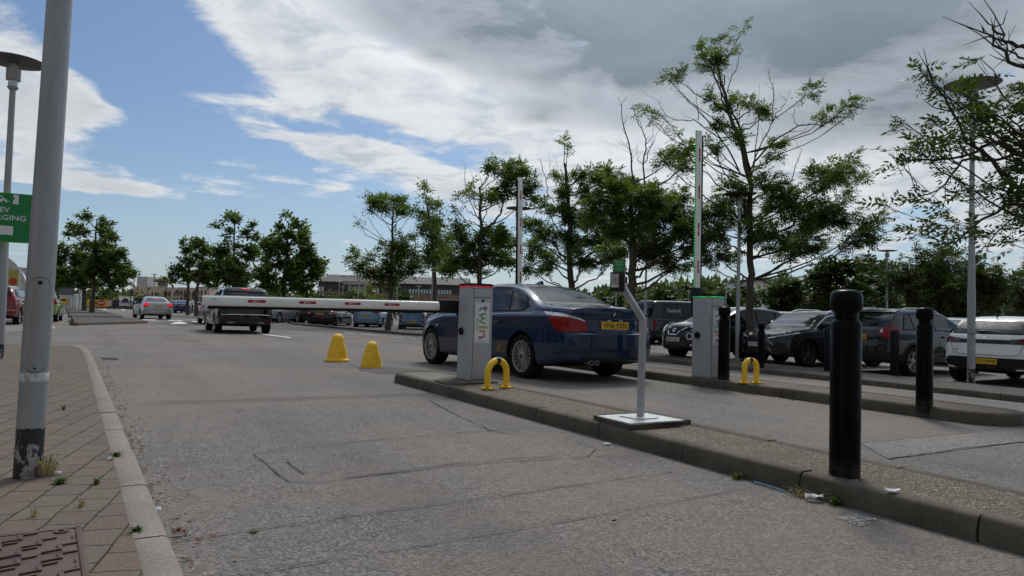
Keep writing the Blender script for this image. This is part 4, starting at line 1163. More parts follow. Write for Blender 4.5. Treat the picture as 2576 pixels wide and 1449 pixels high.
def mirror_pair(car, e, x, z, mat, sides=(1, -1), sc=1.0):
    for sg in sides:
        h, n = car.hit((x, sg, z), (0, -sg, 0)); mb = MB()
        bm = bmesh.new(); bmesh.ops.create_uvsphere(bm, u_segments=14, v_segments=9, radius=1)
        for v in bm.verts:
            c = v.co; k = 1 - .25 * c.x * (1 if c.x > 0 else 0)
            v.co = Vector((math.copysign(abs(c.x) ** .8, c.x) * .065 * sc, c.y * .105 * sc, math.copysign(abs(c.z) ** .75, c.z) * .070 * sc * k))
        mb.bm(bm, Matrix.Translation(h + Vector((0, sg * .12, .03))))
        mb.box(h + Vector((0.01, sg * .02, .0)), (.06, .10, .03), bev=.008)
        m = mb.build('wing_mirror', mat, e, smooth=50)
        g = MB(); g.box(h + Vector((-.060 * sc, sg * .125, .03)), (.006, .15 * sc, .095 * sc), bev=.002); g.build('mirror_glass', MT['glass_pale'], m)
def handle(car, e, x, z, mat, sides=(1, -1), w=.21):
    for sg in sides:
        h, n = car.hit((x, sg, z), (0, -sg, 0)); mb = MB()
        rec = car.decal('handle_recess', [(x - w * .33 + .0 + w * .33 * math.cos(a), sg, z - .004 + .030 * math.sin(a)) for a in [k * math.pi / 6 for k in range(12)]], (0, -sg, 0), MT['seal'], e, off=.0028, step=.03)
        mb.box(h + Vector((0, sg * .022, 0)), (w, .020, .032), bev=.009); mb.build('door_handle', mat, e, smooth=50)
def text_on(car, e, name, s, pos, d, mat, w=None, h=None, off=.004, bold=.0):
    hh, n = car.hit(pos, d); Z = n; X = Vector((0, 0, 1)).cross(Z).normalized(); Y = Z.cross(X)
    F_ = Matrix(((X.x, Y.x, Z.x, 0), (X.y, Y.y, Z.y, 0), (X.z, Y.z, Z.z, 0), (0, 0, 0, 1))); F_.translation = hh + n * off
    mb = MB(); add_text(mb, s, F_, w=w, h=h, bold=bold); return mb.build(name, mat, e, smooth=0)
def disc_on(car, e, name, pos, d, r, mat, par=None, off=.004, th=.004, n=28, ry=None):
    hh, nn = car.hit(pos, d); Z = nn; X = Vector((0, 0, 1)).cross(Z).normalized(); Y = Z.cross(X)
    F_ = Matrix(((X.x, Y.x, Z.x, 0), (X.y, Y.y, Z.y, 0), (X.z, Y.z, Z.z, 0), (0, 0, 0, 1))); F_.translation = hh + nn * off
    mb = MB(); ry = ry or r; mb.prism([(r * math.cos(2 * math.pi * i / n), ry * math.sin(2 * math.pi * i / n)) for i in range(n)], -th, 0, F_)
    return mb.build(name, mat, e, smooth=30), F_
def shut(car, e, lines, w=.006):
    mb = MB()
    for pts, d in lines: car.line(mb, pts, d, w)
    return mb.build('panel_gap', MT['gap'], e, smooth=0)
def place_car(e, car, ref, p, rz):
    """put the local point ref=(x from rear, y) over ground point p with heading rz"""
    v = Matrix.Rotation(rz, 3, 'Z') @ Vector((ref[0] - car.L / 2, ref[1], 0)); o = Vector(p) - v
    e.location = (o.x, o.y, zg(p[0], p[1])); e.rotation_euler = (0, 0, rz)
RE, FR, TOPV, LE, RI = (1, 0, 0), (-1, 0, 0), (0, 0, -1), (0, -1, 0), (0, 1, 0)
def circ(cx, cz, r, n=20, a0=0, a1=360, axis='x'):
    return [(cx + r * math.cos(R(a0 + (a1 - a0) * i / n)), cz + r * math.sin(R(a0 + (a1 - a0) * i / n))) for i in range(n + (a1 - a0 < 360))]
# ------------------------------------------------------------------ the dark blue saloon waiting at the barrier
P_blue = paint('deep_blue_paint', (.004, .019, .058), .4, .32)
def saloon():
    c = Car(dict(L=4.84, W=1.846, wr=.328, axles=(1.13, 4.02), paint=P_blue, nst=110, archgap=.04, tumble=.46,
        top=[(0, .70), (.015, .74), (.05, .82), (.075, .95), (.085, 1.045), (.10, 1.075), (.20, 1.085), (.45, 1.10), (.80, 1.115), (.98, 1.16), (1.35, 1.33), (1.68, 1.425), (2.05, 1.462), (2.45, 1.465), (2.8, 1.43), (3.05, 1.36), (3.4, 1.19), (3.72, 1.02), (3.95, .965), (4.3, .90), (4.6, .80), (4.78, .68), (4.84, .58)],
        belt=[(0, .93), (.5, .965), (1.3, .965), (2.5, .935), (3.6, .90), (4.3, .80), (4.84, .6)], sill=[(0, .30), (.3, .25), (.7, .20), (4.2, .19), (4.6, .2), (4.84, .24)],
        rtaper=(1.1, .13), ftaper=(1.1, .16), rfall=.55, ffall=.6, rbow=.22, fbow=.36, rprof=[(.2, .16), (.34, .03), (.5, .0), (.70, .0), (.74, .05), (.9, .04), (1.05, .0), (1.2, 0)], fprof=[(.2, .12), (.4, 0), (.6, 0)]))
    e = finish_car(c, 'saloon_car', 'dark blue saloon with yellow plate YF56 YXN waiting at the barriers', ('bmw', 10), MT['rim_silver'], .232, .245)
    # glass
    seal = [(1.20, 1.0), (1.13, 1.04), (1.12, 1.10), (1.22, 1.21), (1.42, 1.31), (1.75, 1.375), (2.2, 1.392), (2.6, 1.365), (2.95, 1.275), (3.25, 1.125), (3.46, .99), (3.46, .955), (2.4, .975)]
    w1 = [(1.60, 1.005), (1.73, 1.325), (1.95, 1.36), (2.2, 1.368), (2.37, 1.365), (2.37, .995)]
    wq = [(1.215, 1.02), (1.155, 1.06), (1.155, 1.095), (1.24, 1.195), (1.42, 1.285), (1.685, 1.335), (1.545, 1.01)]
    w2 = [(2.45, .995), (2.45, 1.362), (2.6, 1.342), (2.92, 1.255), (3.2, 1.115), (3.38, 1.0), (3.38, .975)]
    windows(c, e, [('seal', seal), ('side_window', wq), ('side_window', w1), ('side_window', w2)])
    rw = [(1, -.64, 1.135), (1, -.62, 1.16), (1, -.50, 1.36), (1, -.46, 1.395), (1, -.2, 1.41), (1, .2, 1.41), (1, .46, 1.395), (1, .50, 1.36), (1, .62, 1.16), (1, .64, 1.135), (1, .4, 1.128), (1, -.4, 1.128)]
    c.decal('rear_window_seal', [(p[0], p[1] * 1.03, 1.27 + (p[2] - 1.27) * 1.08) for p in rw], RE, MT['seal'], e, off=.0025)
    c.decal('rear_window', rw, RE, MT['glass'], e, off=.005)
    ws = [(4, -.66, 1.0), (4, -.50, 1.375), (4, .50, 1.375), (4, .66, 1.0), (4, .3, .985), (4, -.3, .985)]
    c.decal('windscreen', ws, FR, MT['glass'], e, off=.005)
    # tail lamps: outline wrapping round the corner, seen from the rear quarter
    for sg in (1, -1):
        d = (1, -sg * .75, 0)
        def q(pts): return [(x, sg * y, z) for x, y, z in pts]
        red = q([(.14, .46, .735), (.10, .49, .80), (.09, .535, .865), (.12, .62, .90), (.22, .72, .925), (.50, .885, .955), (.46, .89, .90), (.38, .89, .81), (.30, .88, .745), (.22, .76, .722), (.15, .60, .722)])
        clr = q([(.09, .53, .862), (.10, .57, .90), (.14, .63, .93), (.22, .70, .955), (.36, .82, .985), (.60, .885, 1.00), (.535, .885, .95), (.22, .72, .923), (.12, .61, .895)])
        l = c.decal('tail_lamp', red, d, MT['lens_red'], e, off=.010, step=.04)
        c.decal('clear_lens', clr, d, MT['lens_clear'], l, off=.011, step=.04)
        g = MB(); c.line(g, red + red[:1], d, .010, .0035, .03); c.line(g, clr + clr[:1], d, .010, .0035, .03); g.build('lamp_gap', MT['gap'], l, smooth=0)
        g = MB(); c.line(g, q([(.17, .52, .80), (.2, .7, .82), (.36, .88, .86)]), d, .004, .0125, .03); g.build('lens_rib', MT['lens_dark'], l, smooth=0)
    # plate recess, plate, boot edge
    rec = [(.1, -.50, .91), (.1, .50, .91), (.1, .43, .755), (.1, .36, .735), (.1, -.36, .735), (.1, -.43, .755)]
    c.decal('plate_recess', rec, RE, P_blue_dark, e, off=.0015)
    lip = MB(); P = []
    for i in range(13):
        y = -.54 + 1.08 * i / 12; h, n = c.hit((0, y, .915), RE); P.append(h + Vector((-.008, 0, 0)))
    lip.tube(P, .013, 8); lp = lip.build('boot_grip', P_blue, e)
    for y in (-.11, .11):
        m = MB(); m.box(c.hit((0, y, .895), RE)[0] + Vector((-.020, 0, 0)), (.012, .07, .010), bev=.003); m.build('plate_lamp', MT['white_plastic'], lp)
    plate(c, e, (0, 0, .822), RE, 'YF56 YXN', True, .52, .014)
    disc_on(c, e, 'badge', (0, 0, .985), RE, .041, MT['chrome'], off=.006)
    bl, F_ = disc_on(c, e, 'badge_face', (0, 0, .985), RE, .034, MT['ink'], off=.0075)
    m = MB()
    for a in (0, 180): m.prism([(0, 0)] + [(.024 * math.cos(R(a + k * 15)), .024 * math.sin(R(a + k * 15))) for k in range(7)], 0, .0006, F_)
    m.build('badge_white', MT['white_ink'], bl, smooth=0)
    m = MB()
    for a in (90, 270): m.prism([(0, 0)] + [(.024 * math.cos(R(a + k * 15)), .024 * math.sin(R(a + k * 15))) for k in range(7)], 0, .0006, F_)
    m.build('badge_blue', MT['emblem_blue'], bl, smooth=0)
    # shut lines
    L_ = []
    for sg in (1, -1):
        d = (0, -sg, 0)
        L_ += [([(1.46, sg, .97), (1.40, sg, .88), (1.52, sg, .76), (1.60, sg, .60), (1.66, sg, .42), (1.70, sg, .33)], d), ([(1.70, sg, .33), (2.40, sg, .30), (3.45, sg, .30)], d),
               ([(2.42, sg, .97), (2.42, sg, .6), (2.42, sg, .30)], d), ([(3.45, sg, .30), (3.54, sg, .5), (3.55, sg, .72), (3.50, sg, .88), (3.72, sg, .93)], d),
               ([(.62, sg, .715), (.30, sg, .72)], d)]
        L_ += [([(.08, sg * .46, .73), (.08, sg * .40, .715), (.08, 0, .708)], RE), ([(.07, sg * .47, .74), (.06, sg * .50, .86), (.06, sg * .54, .90)], RE),
               ([(.60, sg * .80, 1.02), (.75, sg * .72, 1.06), (.85, sg * .66, 1.1)], (.3, -sg * .5, -1)), ([(3.8, sg * .62, .99), (4.3, sg * .6, .92), (4.72, sg * .5, .76)], TOPV)]
    shut(c, e, L_)
    g = MB(); c.line(g, [(0, -.62, .44), (0, -.4, .455), (0, .4, .455), (0, .62, .44)], RE, .006, .003); g.build('bumper_crease', MT['gap'], e, smooth=0)
    handle(c, e, 1.78, .83, P_blue); handle(c, e, 2.78, .81, P_blue)
    mirror_pair(c, e, 3.28, 1.0, P_blue)
    for sg in (1, -1): disc_on(c, e, 'side_repeater', (3.78, sg, .72), (0, -sg, 0), .030, MT['white_plastic'], off=.005, ry=.014)
    disc_on(c, e, 'boot_lock', (0, -.33, .80), RE, .012, MT['chrome'], off=.004)
    # aerial fin
    m = MB(); z0 = 1.452; m.add([(1.87 - 2.42, .045, z0), (1.87 - 2.42, -.045, z0), (2.10 - 2.42, 0, z0 + .002), (1.86 - 2.42, .012, z0 + .058), (1.86 - 2.42, -.012, z0 + .058), (1.93 - 2.42, 0, z0 + .058)], [(0, 1, 4, 3), (0, 3, 5, 2), (1, 2, 5, 4), (3, 4, 5)])
    m.build('aerial_fin', P_blue, e, smooth=60)
    # twin exhaust and dark diffuser
    c.decal('rear_diffuser', [(0, -.42, .26), (0, -.38, .37), (0, .60, .37), (0, .62, .34), (0, .64, .26), (0, .3, .22), (0, -.3, .22)], RE, MT['plastic_trim'], e, off=.004)
    for y in (.36, .45):
        h, n = c.hit((0, y, .315), RE); m = MB(); m.lathe([(.036, 0), (.036, .12), (.030, .12), (.030, .01)], 20, Matrix.Translation(h + Vector((.075, 0, -.02))) @ Matrix.Rotation(R(-90), 4, 'Y'), cap=False)
        ex = m.build('exhaust_tip', MT['steel'], e)
    for sg in (1, -1):
        d = (-1, -sg * .7, 0)
        c.decal('headlamp', [(4.7, sg * .40, .60), (4.7, sg * .40, .69), (4.55, sg * .70, .76), (4.3, sg * .84, .80), (4.45, sg * .86, .70), (4.6, sg * .7, .62)], d, MT['lens_clear'], e, off=.006)
    p0, p1 = G(1306, 951.5), G(1085, 916.5); d = p1 - p0
    place_car(e, c, (1.13, .92), p0, math.atan2(d.y, d.x)); return e
P_blue_dark = paint('deep_blue_recess_paint', (.004, .015, .055), .4, .34)
saloon()
# ------------------------------------------------------------------ the other cars
def gen(L, W, H, wb, ro, paintm, rear, ws_top, ws_base, hood=.98, nose=.70, belt=.95, wr=.315, sill=.22, notch=None, nst=64, tumble=.36, rbow=.16, fbow=.30, archgap=.045, rtaper=.09, ftaper=.15, beltr=None):
    """rear: list of (x, z) from the bumper edge up to the roof"""
    hz = hood
    top = rear + [(L * .36, H), (ws_top - .55, H - .012), (ws_top - .18, H - .05), (ws_top, H - .11), ((ws_top + ws_base) / 2, (H - .11 + hz) / 2 + .03), (ws_base - .12, hz + .05), (ws_base + .05, hz - .005),
                  ((ws_base + L) / 2, hz - .055), (L - .28, hz - .13), (L - .08, nose + .03), (L - .02, nose - .06), (L, nose - .13)]
    return Car(dict(L=L, W=W, wr=wr, axles=(ro, ro + wb), paint=paintm, nst=nst, top=top, tumble=tumble, belt=[(0, (beltr or belt) ), (L * .3, belt + .02), (L * .55, belt), (ws_base, belt - .03), (L - .4, hz - .16), (L, nose - .12)],
        sill=[(0, sill + .10), (.35, sill + .04), (.8, sill), (L - .8, sill), (L - .2, sill + .03), (L, sill + .08)], rtaper=(1.0, rtaper), ftaper=(1.1, ftaper), rfall=.5, ffall=.6, rbow=rbow, fbow=fbow,
        rprof=[(.2, .10), (.36, .01), (.55, 0), (2, 0)], fprof=[(.2, .10), (.38, .0), (.7, 0)], archgap=archgap))
def auto_windows(c, e, xrb, xrt, xft, xfb, pillars, sides=(1, -1), drop=.115, lift=.035, glass='glass', chrome=False):
    roof = lambda x: interp(c.top, x) - drop; bl = lambda x: interp(c.belt, x) + lift
    def strip(x0b, x0t, x1b, x1t, g):
        n = 6; bot = [(x0b + (x1b - x0b) * i / n, bl(x0b + (x1b - x0b) * i / n) + g) for i in range(n + 1)]
        tp = [(x1t + (x0t - x1t) * i / n, roof(x1t + (x0t - x1t) * i / n) - g) for i in range(n + 1)]
        return bot + tp
    polys = [('seal', strip(xrb, xrt, xfb, xft, 0))]
    xs = [(xrb + .05, xrt + .04)] + [q for p in pillars for q in ((p - .03, p - .05), (p + .03, p + .01))] + [(xfb - .07, xft - .03)]
    for i in range(0, len(xs), 2):
        if xs[i + 1][0] - xs[i][0] > .1: polys.append(('side_window', strip(xs[i][0], xs[i][1], xs[i + 1][0], xs[i + 1][1], .022)))
    windows(c, e, polys, sides, glass, chrome=chrome)
def screens(c, e, rz=None, fz=None, ry=(.62, .50), fy=(.64, .52), rglass='glass', fglass='glass'):
    if rz:
        a, b = rz; y0, y1 = ry; m = (a + b) / 2
        P = [(1, -y0, a), (1, -y0 * .99, a + .05), (1, -y1, b - .03), (1, -y1 * .9, b), (1, y1 * .9, b), (1, y1, b - .03), (1, y0 * .99, a + .05), (1, y0, a)]
        c.decal('rear_window_seal', [(p[0], p[1] * 1.05, m + (p[2] - m) * 1.10) for p in P], RE, MT['seal'], e, off=.0025)
        c.decal('rear_window', P, RE, MT[rglass], e, off=.005)
    if fz:
        a, b = fz; y0, y1 = fy; x = c.L - 1
        P = [(x, -y0, a), (x, -y1, b - .02), (x, -y1 * .92, b), (x, y1 * .92, b), (x, y1, b - .02), (x, y0, a), (x, y0 * .5, a - .02), (x, -y0 * .5, a - .02)]
        m = (a + b) / 2; c.decal('windscreen_seal', [(p[0], p[1] * 1.04, m + (p[2] - m) * 1.07) for p in P], FR, MT['seal'], e, off=.0025)
        c.decal('windscreen', P, FR, MT[fglass], e, off=.005)
def tails(c, e, pts, mat='lens_red', dy=.75, off=.008, name='tail_lamp', sides=(1, -1)):
    out = []
    for sg in sides: out.append(c.decal(name, [(x, sg * y, z) for x, y, z in pts], (1, -sg * dy, 0), MT[mat], e, off=off, step=.04))
    return out
def heads(c, e, pts, mat='lens_clear', dy=.7, off=.008, name='headlamp', sides=(1, -1)):
    out = []
    for sg in sides: out.append(c.decal(name, [(c.L - x, sg * y, z) for x, y, z in pts], (-1, -sg * dy, 0), MT[mat], e, off=off, step=.04))
    return out
def arches(c, e, mat, w=.055):
    r = c.wr + c.__dict__.get('archgap', .045)
    for xa in c.axles:
        for sg in (1, -1):
            o = circ(xa, c.wr + .012, r + w, 22, -8, 188); i = circ(xa, c.wr + .012, r + .002, 22, 188, -8)
            c.decal('arch_trim', [(x, sg, max(z, .20)) for x, z in o + i], (0, -sg, 0), mat, e, off=.010, step=.06)
def doors(c, e, xs, z0, z1, fuel=None):
    L_ = []
    for sg in (1, -1):
        d = (0, -sg, 0)
        for xa, xb in xs: L_.append(([(xa, sg, z1), ((xa + xb) / 2, sg, (z0 + z1) / 2), (xb, sg, z0)], d))
        L_.append(([(xs[0][1], sg, z0), (xs[-1][1], sg, z0)], d))
    shut(c, e, L_, .008)
def rails(c, e, x0, x1, y, mat):
    for sg in (1, -1):
        P = []; n = 10
        for i in range(n + 1):
            x = x0 + (x1 - x0) * i / n; h, nn = c.hit((x, sg * y, 3), TOPV); k = min(1, min(i, n - i) / 1.5); P.append(h + Vector((0, 0, -.01 + .055 * k)))
        m = MB(); m.tube(P, .017, 8); m.build('roof_rail', mat, e)
def std(name, label, c, style=('plain', 5), rim='rim_silver', rr=.21, group=None, **k): return finish_car(c, name, label, style, MT[rim], rr, k.get('ww', .21), group)
G_right = 'cars parked in the right hand rows'; G_mid = 'cars parked behind the lowered boom'; G_left = 'cars at the left of the car park'
PA = dict(black=paint('black_paint', (.004, .0045, .005), .2, .3), grey=paint('dark_grey_paint', (.017, .018, .021), .5, .33), silver=paint('silver_paint', (.40, .42, .43), .65, .36), white=paint('white_pearl_paint', (.78, .79, .77), .0, .3),
          red=paint('cherry_paint', (.20, .008, .018), .4, .32), green=paint('apple_green_paint', (.28, .40, .10), .2, .35), blue=paint('light_blue_paint', (.15, .27, .40), .45, .35), azure=paint('azure_paint', (.10, .23, .38), .4, .35),
          van=paint('van_green_grey_paint', (.013, .020, .021), .2, .35), slate=paint('slate_paint', (.014, .018, .020), .45, .3), navy=paint('navy_paint', (.012, .03, .13), .4, .3), old=paint('old_dark_paint', (.02, .028, .025), .1, .4))
# --- black people carrier ahead of the barrier
def carrier():
    c = gen(4.80, 1.90, 1.66, 2.85, .98, PA['black'], [(0, .66), (.02, .72), (.05, .95), (.10, 1.10), (.24, 1.28), (.42, 1.46), (.52, 1.56), (.62, 1.60), (1.0, 1.635)], 3.05, 3.95, hood=1.05, nose=.78, belt=1.0, wr=.345, sill=.24, tumble=.30, rbow=.24)
    e = std('people_carrier', 'black people carrier with lit brake light driving away beyond the lowered boom', c, ('twin', 5), rr=.235, ww=.235)
    auto_windows(c, e, .55, .85, 2.95, 3.75, [1.25, 2.2]); screens(c, e, (1.16, 1.47), (1.08, 1.5), ry=(.76, .66))
    sp = MB(); P = []
    for sg in range(-8, 9): h, n = c.hit((.50, sg * .078, 1.575), RE); P.append(h)
    c.decal('rear_spoiler', [(1, -.72, 1.46), (1, -.64, 1.55), (1, -.3, 1.575), (1, .3, 1.575), (1, .64, 1.55), (1, .72, 1.46)], RE, MT['seal'], e, off=.03)
    b = c.decal('high_brake_lamp', [(1, -.14, 1.535), (1, .14, 1.535), (1, .14, 1.56), (1, -.14, 1.56)], RE, MT['brake'], e, off=.036)
    tails(c, e, [(.1, .52, .98), (.1, .54, 1.08), (.2, .80, 1.12), (.5, .93, 1.10), (.4, .93, 1.0), (.2, .8, .96)])
    c.decal('chrome_strip', [(0, -.80, .645), (0, -.5, .66), (0, .5, .66), (0, .80, .645), (0, .80, .663), (0, .5, .682), (0, -.5, .682), (0, -.80, .668)], RE, MT['white_alu'], e, off=.010)
    for sg in (1, -1): c.decal('reflector', [(0, sg * .60, .465), (0, sg * .78, .475), (0, sg * .78, .50), (0, sg * .60, .49)], (1, -sg * .2, 0), MT['lens_red'], e, off=.008)
    m = MB(); c.line(m, [(0, -.6, .56), (0, .6, .56)], RE, .012, .004); c.line(m, [(0, -.62, .42), (0, .62, .42)], RE, .015, .004); m.build('bumper_crease', MT['chrome_dark'], e, smooth=0)
    c.decal('lower_bumper', [(0, -.72, .30), (0, -.6, .40), (0, .6, .40), (0, .72, .30)], RE, MT['plastic_trim'], e, off=.006)
    for y in (-.5, .5): c.decal('exhaust_trim', [(0, y - .11, .37), (0, y + .11, .37), (0, y + .10, .405), (0, y - .10, .405)], RE, MT['steel'], e, off=.012)
    plate(c, e, (0, 0, .97), RE, 'EK19 XTB', True)
    doors(c, e, [(1.3, 1.55), (2.22, 2.22), (3.45, 3.4)], .34, 1.0); handle(c, e, 1.7, .92, PA['black']); handle(c, e, 2.7, .9, PA['black']); mirror_pair(c, e, 3.35, 1.06, PA['black'])
    place_car(e, c, (.98, .93), G(538, 837), R(118.5)); return e
carrier()
# --- silver saloon
def silver():
    c = gen(4.47, 1.77, 1.43, 2.64, .98, PA['silver'], [(0, .66), (.02, .72), (.045, .80), (.06, .98), (.09, 1.035), (.30, 1.05), (.62, 1.07), (.85, 1.16), (1.15, 1.31), (1.40, 1.385)], 2.75, 3.45, hood=.97, nose=.68, belt=.92, wr=.315, tumble=.46)
    e = std('silver_saloon', 'silver saloon with lit red tail lamps on the far left road', c, ('twin', 5), group=None)
    auto_windows(c, e, .95, 1.35, 2.6, 3.3, [2.0]); screens(c, e, (1.095, 1.33), (1.0, 1.3), ry=(.62, .47), rglass='glass_pale')
    for sg in (1, -1):
        l = tails(c, e, [(.1, .54, .76), (.1, .50, .92), (.1, .53, 1.0), (.2, .70, 1.02), (.35, .85, .98), (.32, .87, .83), (.2, .8, .79)], 'brake', sides=(sg,))[0]
        c.decal('lens_black', [(.1, sg * .56, .74), (.1, sg * .55, .82), (.2, sg * .78, .84), (.3, sg * .84, .81), (.2, sg * .75, .76)], (1, -sg * .75, 0), MT['lens_dark'], l, off=.010)
    b = c.decal('high_brake_lamp', [(1, -.13, 1.275), (1, .13, 1.275), (1, .13, 1.31), (1, -.13, 1.31)], RE, MT['brake'], e, off=.010)
    plate(c, e, (0, 0, .80), RE, 'AJ58 GFZ', True); shut(c, e, [([(0, -.52, .80), (0, -.46, .68), (0, .46, .68), (0, .52, .80)], RE)], .01)
    m = MB(); c.line(m, [(0, -.78, .62), (0, 0, .60), (0, .78, .62)], RE, .012, .003); c.line(m, [(0, -.7, .44), (0, .7, .44)], RE, .012, .003); m.build('bumper_crease', MT['gap'], e, smooth=0)
    c.decal('lower_bumper', [(0, -.74, .30), (0, -.66, .38), (0, .66, .38), (0, .74, .30)], RE, MT['plastic_trim'], e, off=.006)
    for sg in (1, -1): c.decal('reflector', [(0, sg * .50, .485), (0, sg * .68, .49), (0, sg * .68, .515), (0, sg * .50, .51)], RE, MT['lens_red'], e, off=.008)
    for sg in (1, -1): m = MB(); m.lathe([(.035, 0), (.035, .1)], 14, Matrix.Translation(c.hit((0, sg * .52, .36), RE)[0] + Vector((.06, 0, -.03))) @ Matrix.Rotation(R(-90), 4, 'Y')); m.build('exhaust_tip', MT['gap'], e)
    doors(c, e, [(1.25, 1.5), (2.02, 2.02), (3.15, 3.12)], .32, .93); mirror_pair(c, e, 3.0, .98, PA['silver']); handle(c, e, 1.6, .84, PA['silver']); handle(c, e, 2.5, .82, PA['silver'])
    place_car(e, c, (.98, .86), G(352, 802.4), R(126)); return e
silver()
# --- shared small cars
def mpv(pm, label, H=1.60, L=4.44, W=1.83, text='', group=None, lampz=(.98, 1.10), redside=True, lamps='wide', **k):
    c = gen(L, W, H, 2.75, .80, pm, [(0, .60), (.02, .68), (.04, .9), (.08, 1.08), (.20, 1.30), (.34, H - .12), (.50, H - .05), (.9, H - .01)], 2.75, 3.75, hood=1.05, nose=.75, belt=1.0, wr=.32)
    e = std('hatchback', label, c, ('twin', 5), group=group)
    auto_windows(c, e, .40, .62, 2.65, 3.6, [1.1, 2.0]); screens(c, e, (1.13, H - .17), (1.08, H - .16), ry=(.68, .58))
    c.decal('rear_spoiler', [(1, -.62, H - .15), (1, -.56, H - .08), (1, .56, H - .08), (1, .62, H - .15)], RE, MT['seal'], e, off=.025)
    z0, z1 = lampz
    if lamps == 'wide': tails(c, e, [(.1, .38, z0 + .03), (.1, .40, z1 - .02), (.2, .70, z1), (.42, .91, z1 - .01), (.36, .91, z0 + .01), (.2, .76, z0)])
    else: tails(c, e, [(.1, .60, z0), (.1, .58, z1), (.2, .80, z1 + .03), (.35, .90, z1), (.3, .90, z0 + .02)])
    plate(c, e, (0, 0, k.get('pz', .83)), RE, text, True)
    if k.get('chrome'): c.decal('chrome_strip', [(0, -.8, .55), (0, .8, .55), (0, .8, .572), (0, -.8, .572)], RE, MT['chrome'], e, off=.01)
    shut(c, e, [([(0, -.66, 1.0), (0, -.60, .70), (0, -.5, .62), (0, .5, .62), (0, .60, .70), (0, .66, 1.0)], RE)], .01)
    for sg in (1, -1): c.decal('reflector', [(0, sg * .60, .43), (0, sg * .78, .44), (0, sg * .76, .50), (0, sg * .60, .49)], (1, -sg * .2, 0), MT['lens_red'], e, off=.008)
    c.decal('lower_bumper', [(0, -.74, .28), (0, -.64, .38), (0, .64, .38), (0, .74, .28)], RE, MT['plastic_trim'], e, off=.006)
    doors(c, e, [(1.0, 1.2), (2.02, 2.02), (3.3, 3.28)], .32, 1.0); mirror_pair(c, e, 3.15, 1.05, pm); handle(c, e, 1.35, .92, pm); handle(c, e, 2.35, .9, pm)
    return c, e
c, e = mpv(PA['red'], 'cherry red hatchback cut off by the left edge, behind the thick post', H=1.52, text='EX12 HYN', group=G_left, chrome=True)
place_car(e, c, (.80, -.88), G(48, 816.5), R(116))
c, e = mpv(PA['blue'], 'pale blue people carrier with wide red lamps between dark hatchback and small blue car', text='KX15 CZW', group=G_mid, lamps='wide', pz=.80)
place_car(e, c, (.80, -.88), gz(963, 45.0), R(87))
def small(pm, label, L=3.6, W=1.60, H=1.49, text='', group=None):
    c = gen(L, W, H, 2.4, .58, pm, [(0, .62), (.02, .70), (.04, .9), (.08, 1.02), (.20, 1.22), (.30, H - .12), (.44, H - .05), (.8, H - .01)], 2.25, 3.0, hood=1.0, nose=.72, belt=.96, wr=.295)
    e = std('small_hatchback', label, c, ('plain', 5), rr=.19, ww=.18, group=group)
    auto_windows(c, e, .36, .52, 2.15, 2.85, [.85, 1.55]); screens(c, e, (1.07, H - .16), (1.03, H - .15), ry=(.60, .50), fy=(.58, .46))
    return c, e
c, e = small(PA['azure'], 'small bright blue hatchback beside the pale blue people carrier', text='MX19 NYC', group=G_mid)
tails(c, e, [(.1, .60, .76), (.1, .57, .84), (.1, .66, .90), (.1, .58, .98), (.1, .60, 1.04), (.2, .74, 1.05), (.3, .80, .96), (.25, .80, .82), (.15, .70, .74)])
tails(c, e, [(.1, .58, .50), (.1, .54, .62), (.1, .70, .64), (.2, .76, .60), (.1, .68, .48)], 'lens_red', name='reflector')
plate(c, e, (0, 0, .56), RE, 'MX19 NYC', True); disc_on(c, e, 'badge', (0, 0, .90), RE, .045, MT['steel'], ry=.03)
c.decal('lower_bumper', [(0, -.62, .30), (0, -.50, .44), (0, .50, .44), (0, .62, .30)], RE, MT['plastic_trim'], e, off=.006)
m = MB(); c.line(m, [(0, -.50, .435), (0, .50, .435)], RE, .012, .010); m.build('chrome_strip', MT['text_grey'], e, smooth=0)
shut(c, e, [([(0, -.56, .95), (0, -.54, .74), (0, .54, .74), (0, .56, .95)], RE)], .01); mirror_pair(c, e, 2.55, 1.0, PA['azure'], sc=.9)
place_car(e, c, (.58, .74), gz(1006, 42.0), R(93))
c, e = small(PA['green'], 'apple green small hatchback emerging from behind the thick post', group=G_left)
tails(c, e, [(.1, .62, .80), (.1, .60, 1.08), (.2, .74, 1.10), (.25, .78, .85)]); plate(c, e, (0, 0, .70), RE, 'LT09 OVB', True); mirror_pair(c, e, 2.55, 1.0, MT['black_plastic'], sc=.95)
m = MB(); 
for sg in (1, -1): c.line(m, [(.35, sg, .72), (.75, sg, .70), (1.3, sg, .55), (2.2, sg, .52)], (0, -sg, 0), .03, .006)
m.build('side_moulding', MT['plastic_trim'], e, smooth=0); doors(c, e, [(.95, 1.0), (1.56, 1.56), (2.6, 2.58)], .32, .95)
place_car(e, c, (.58, -.78), G(146, 809.8), R(118))
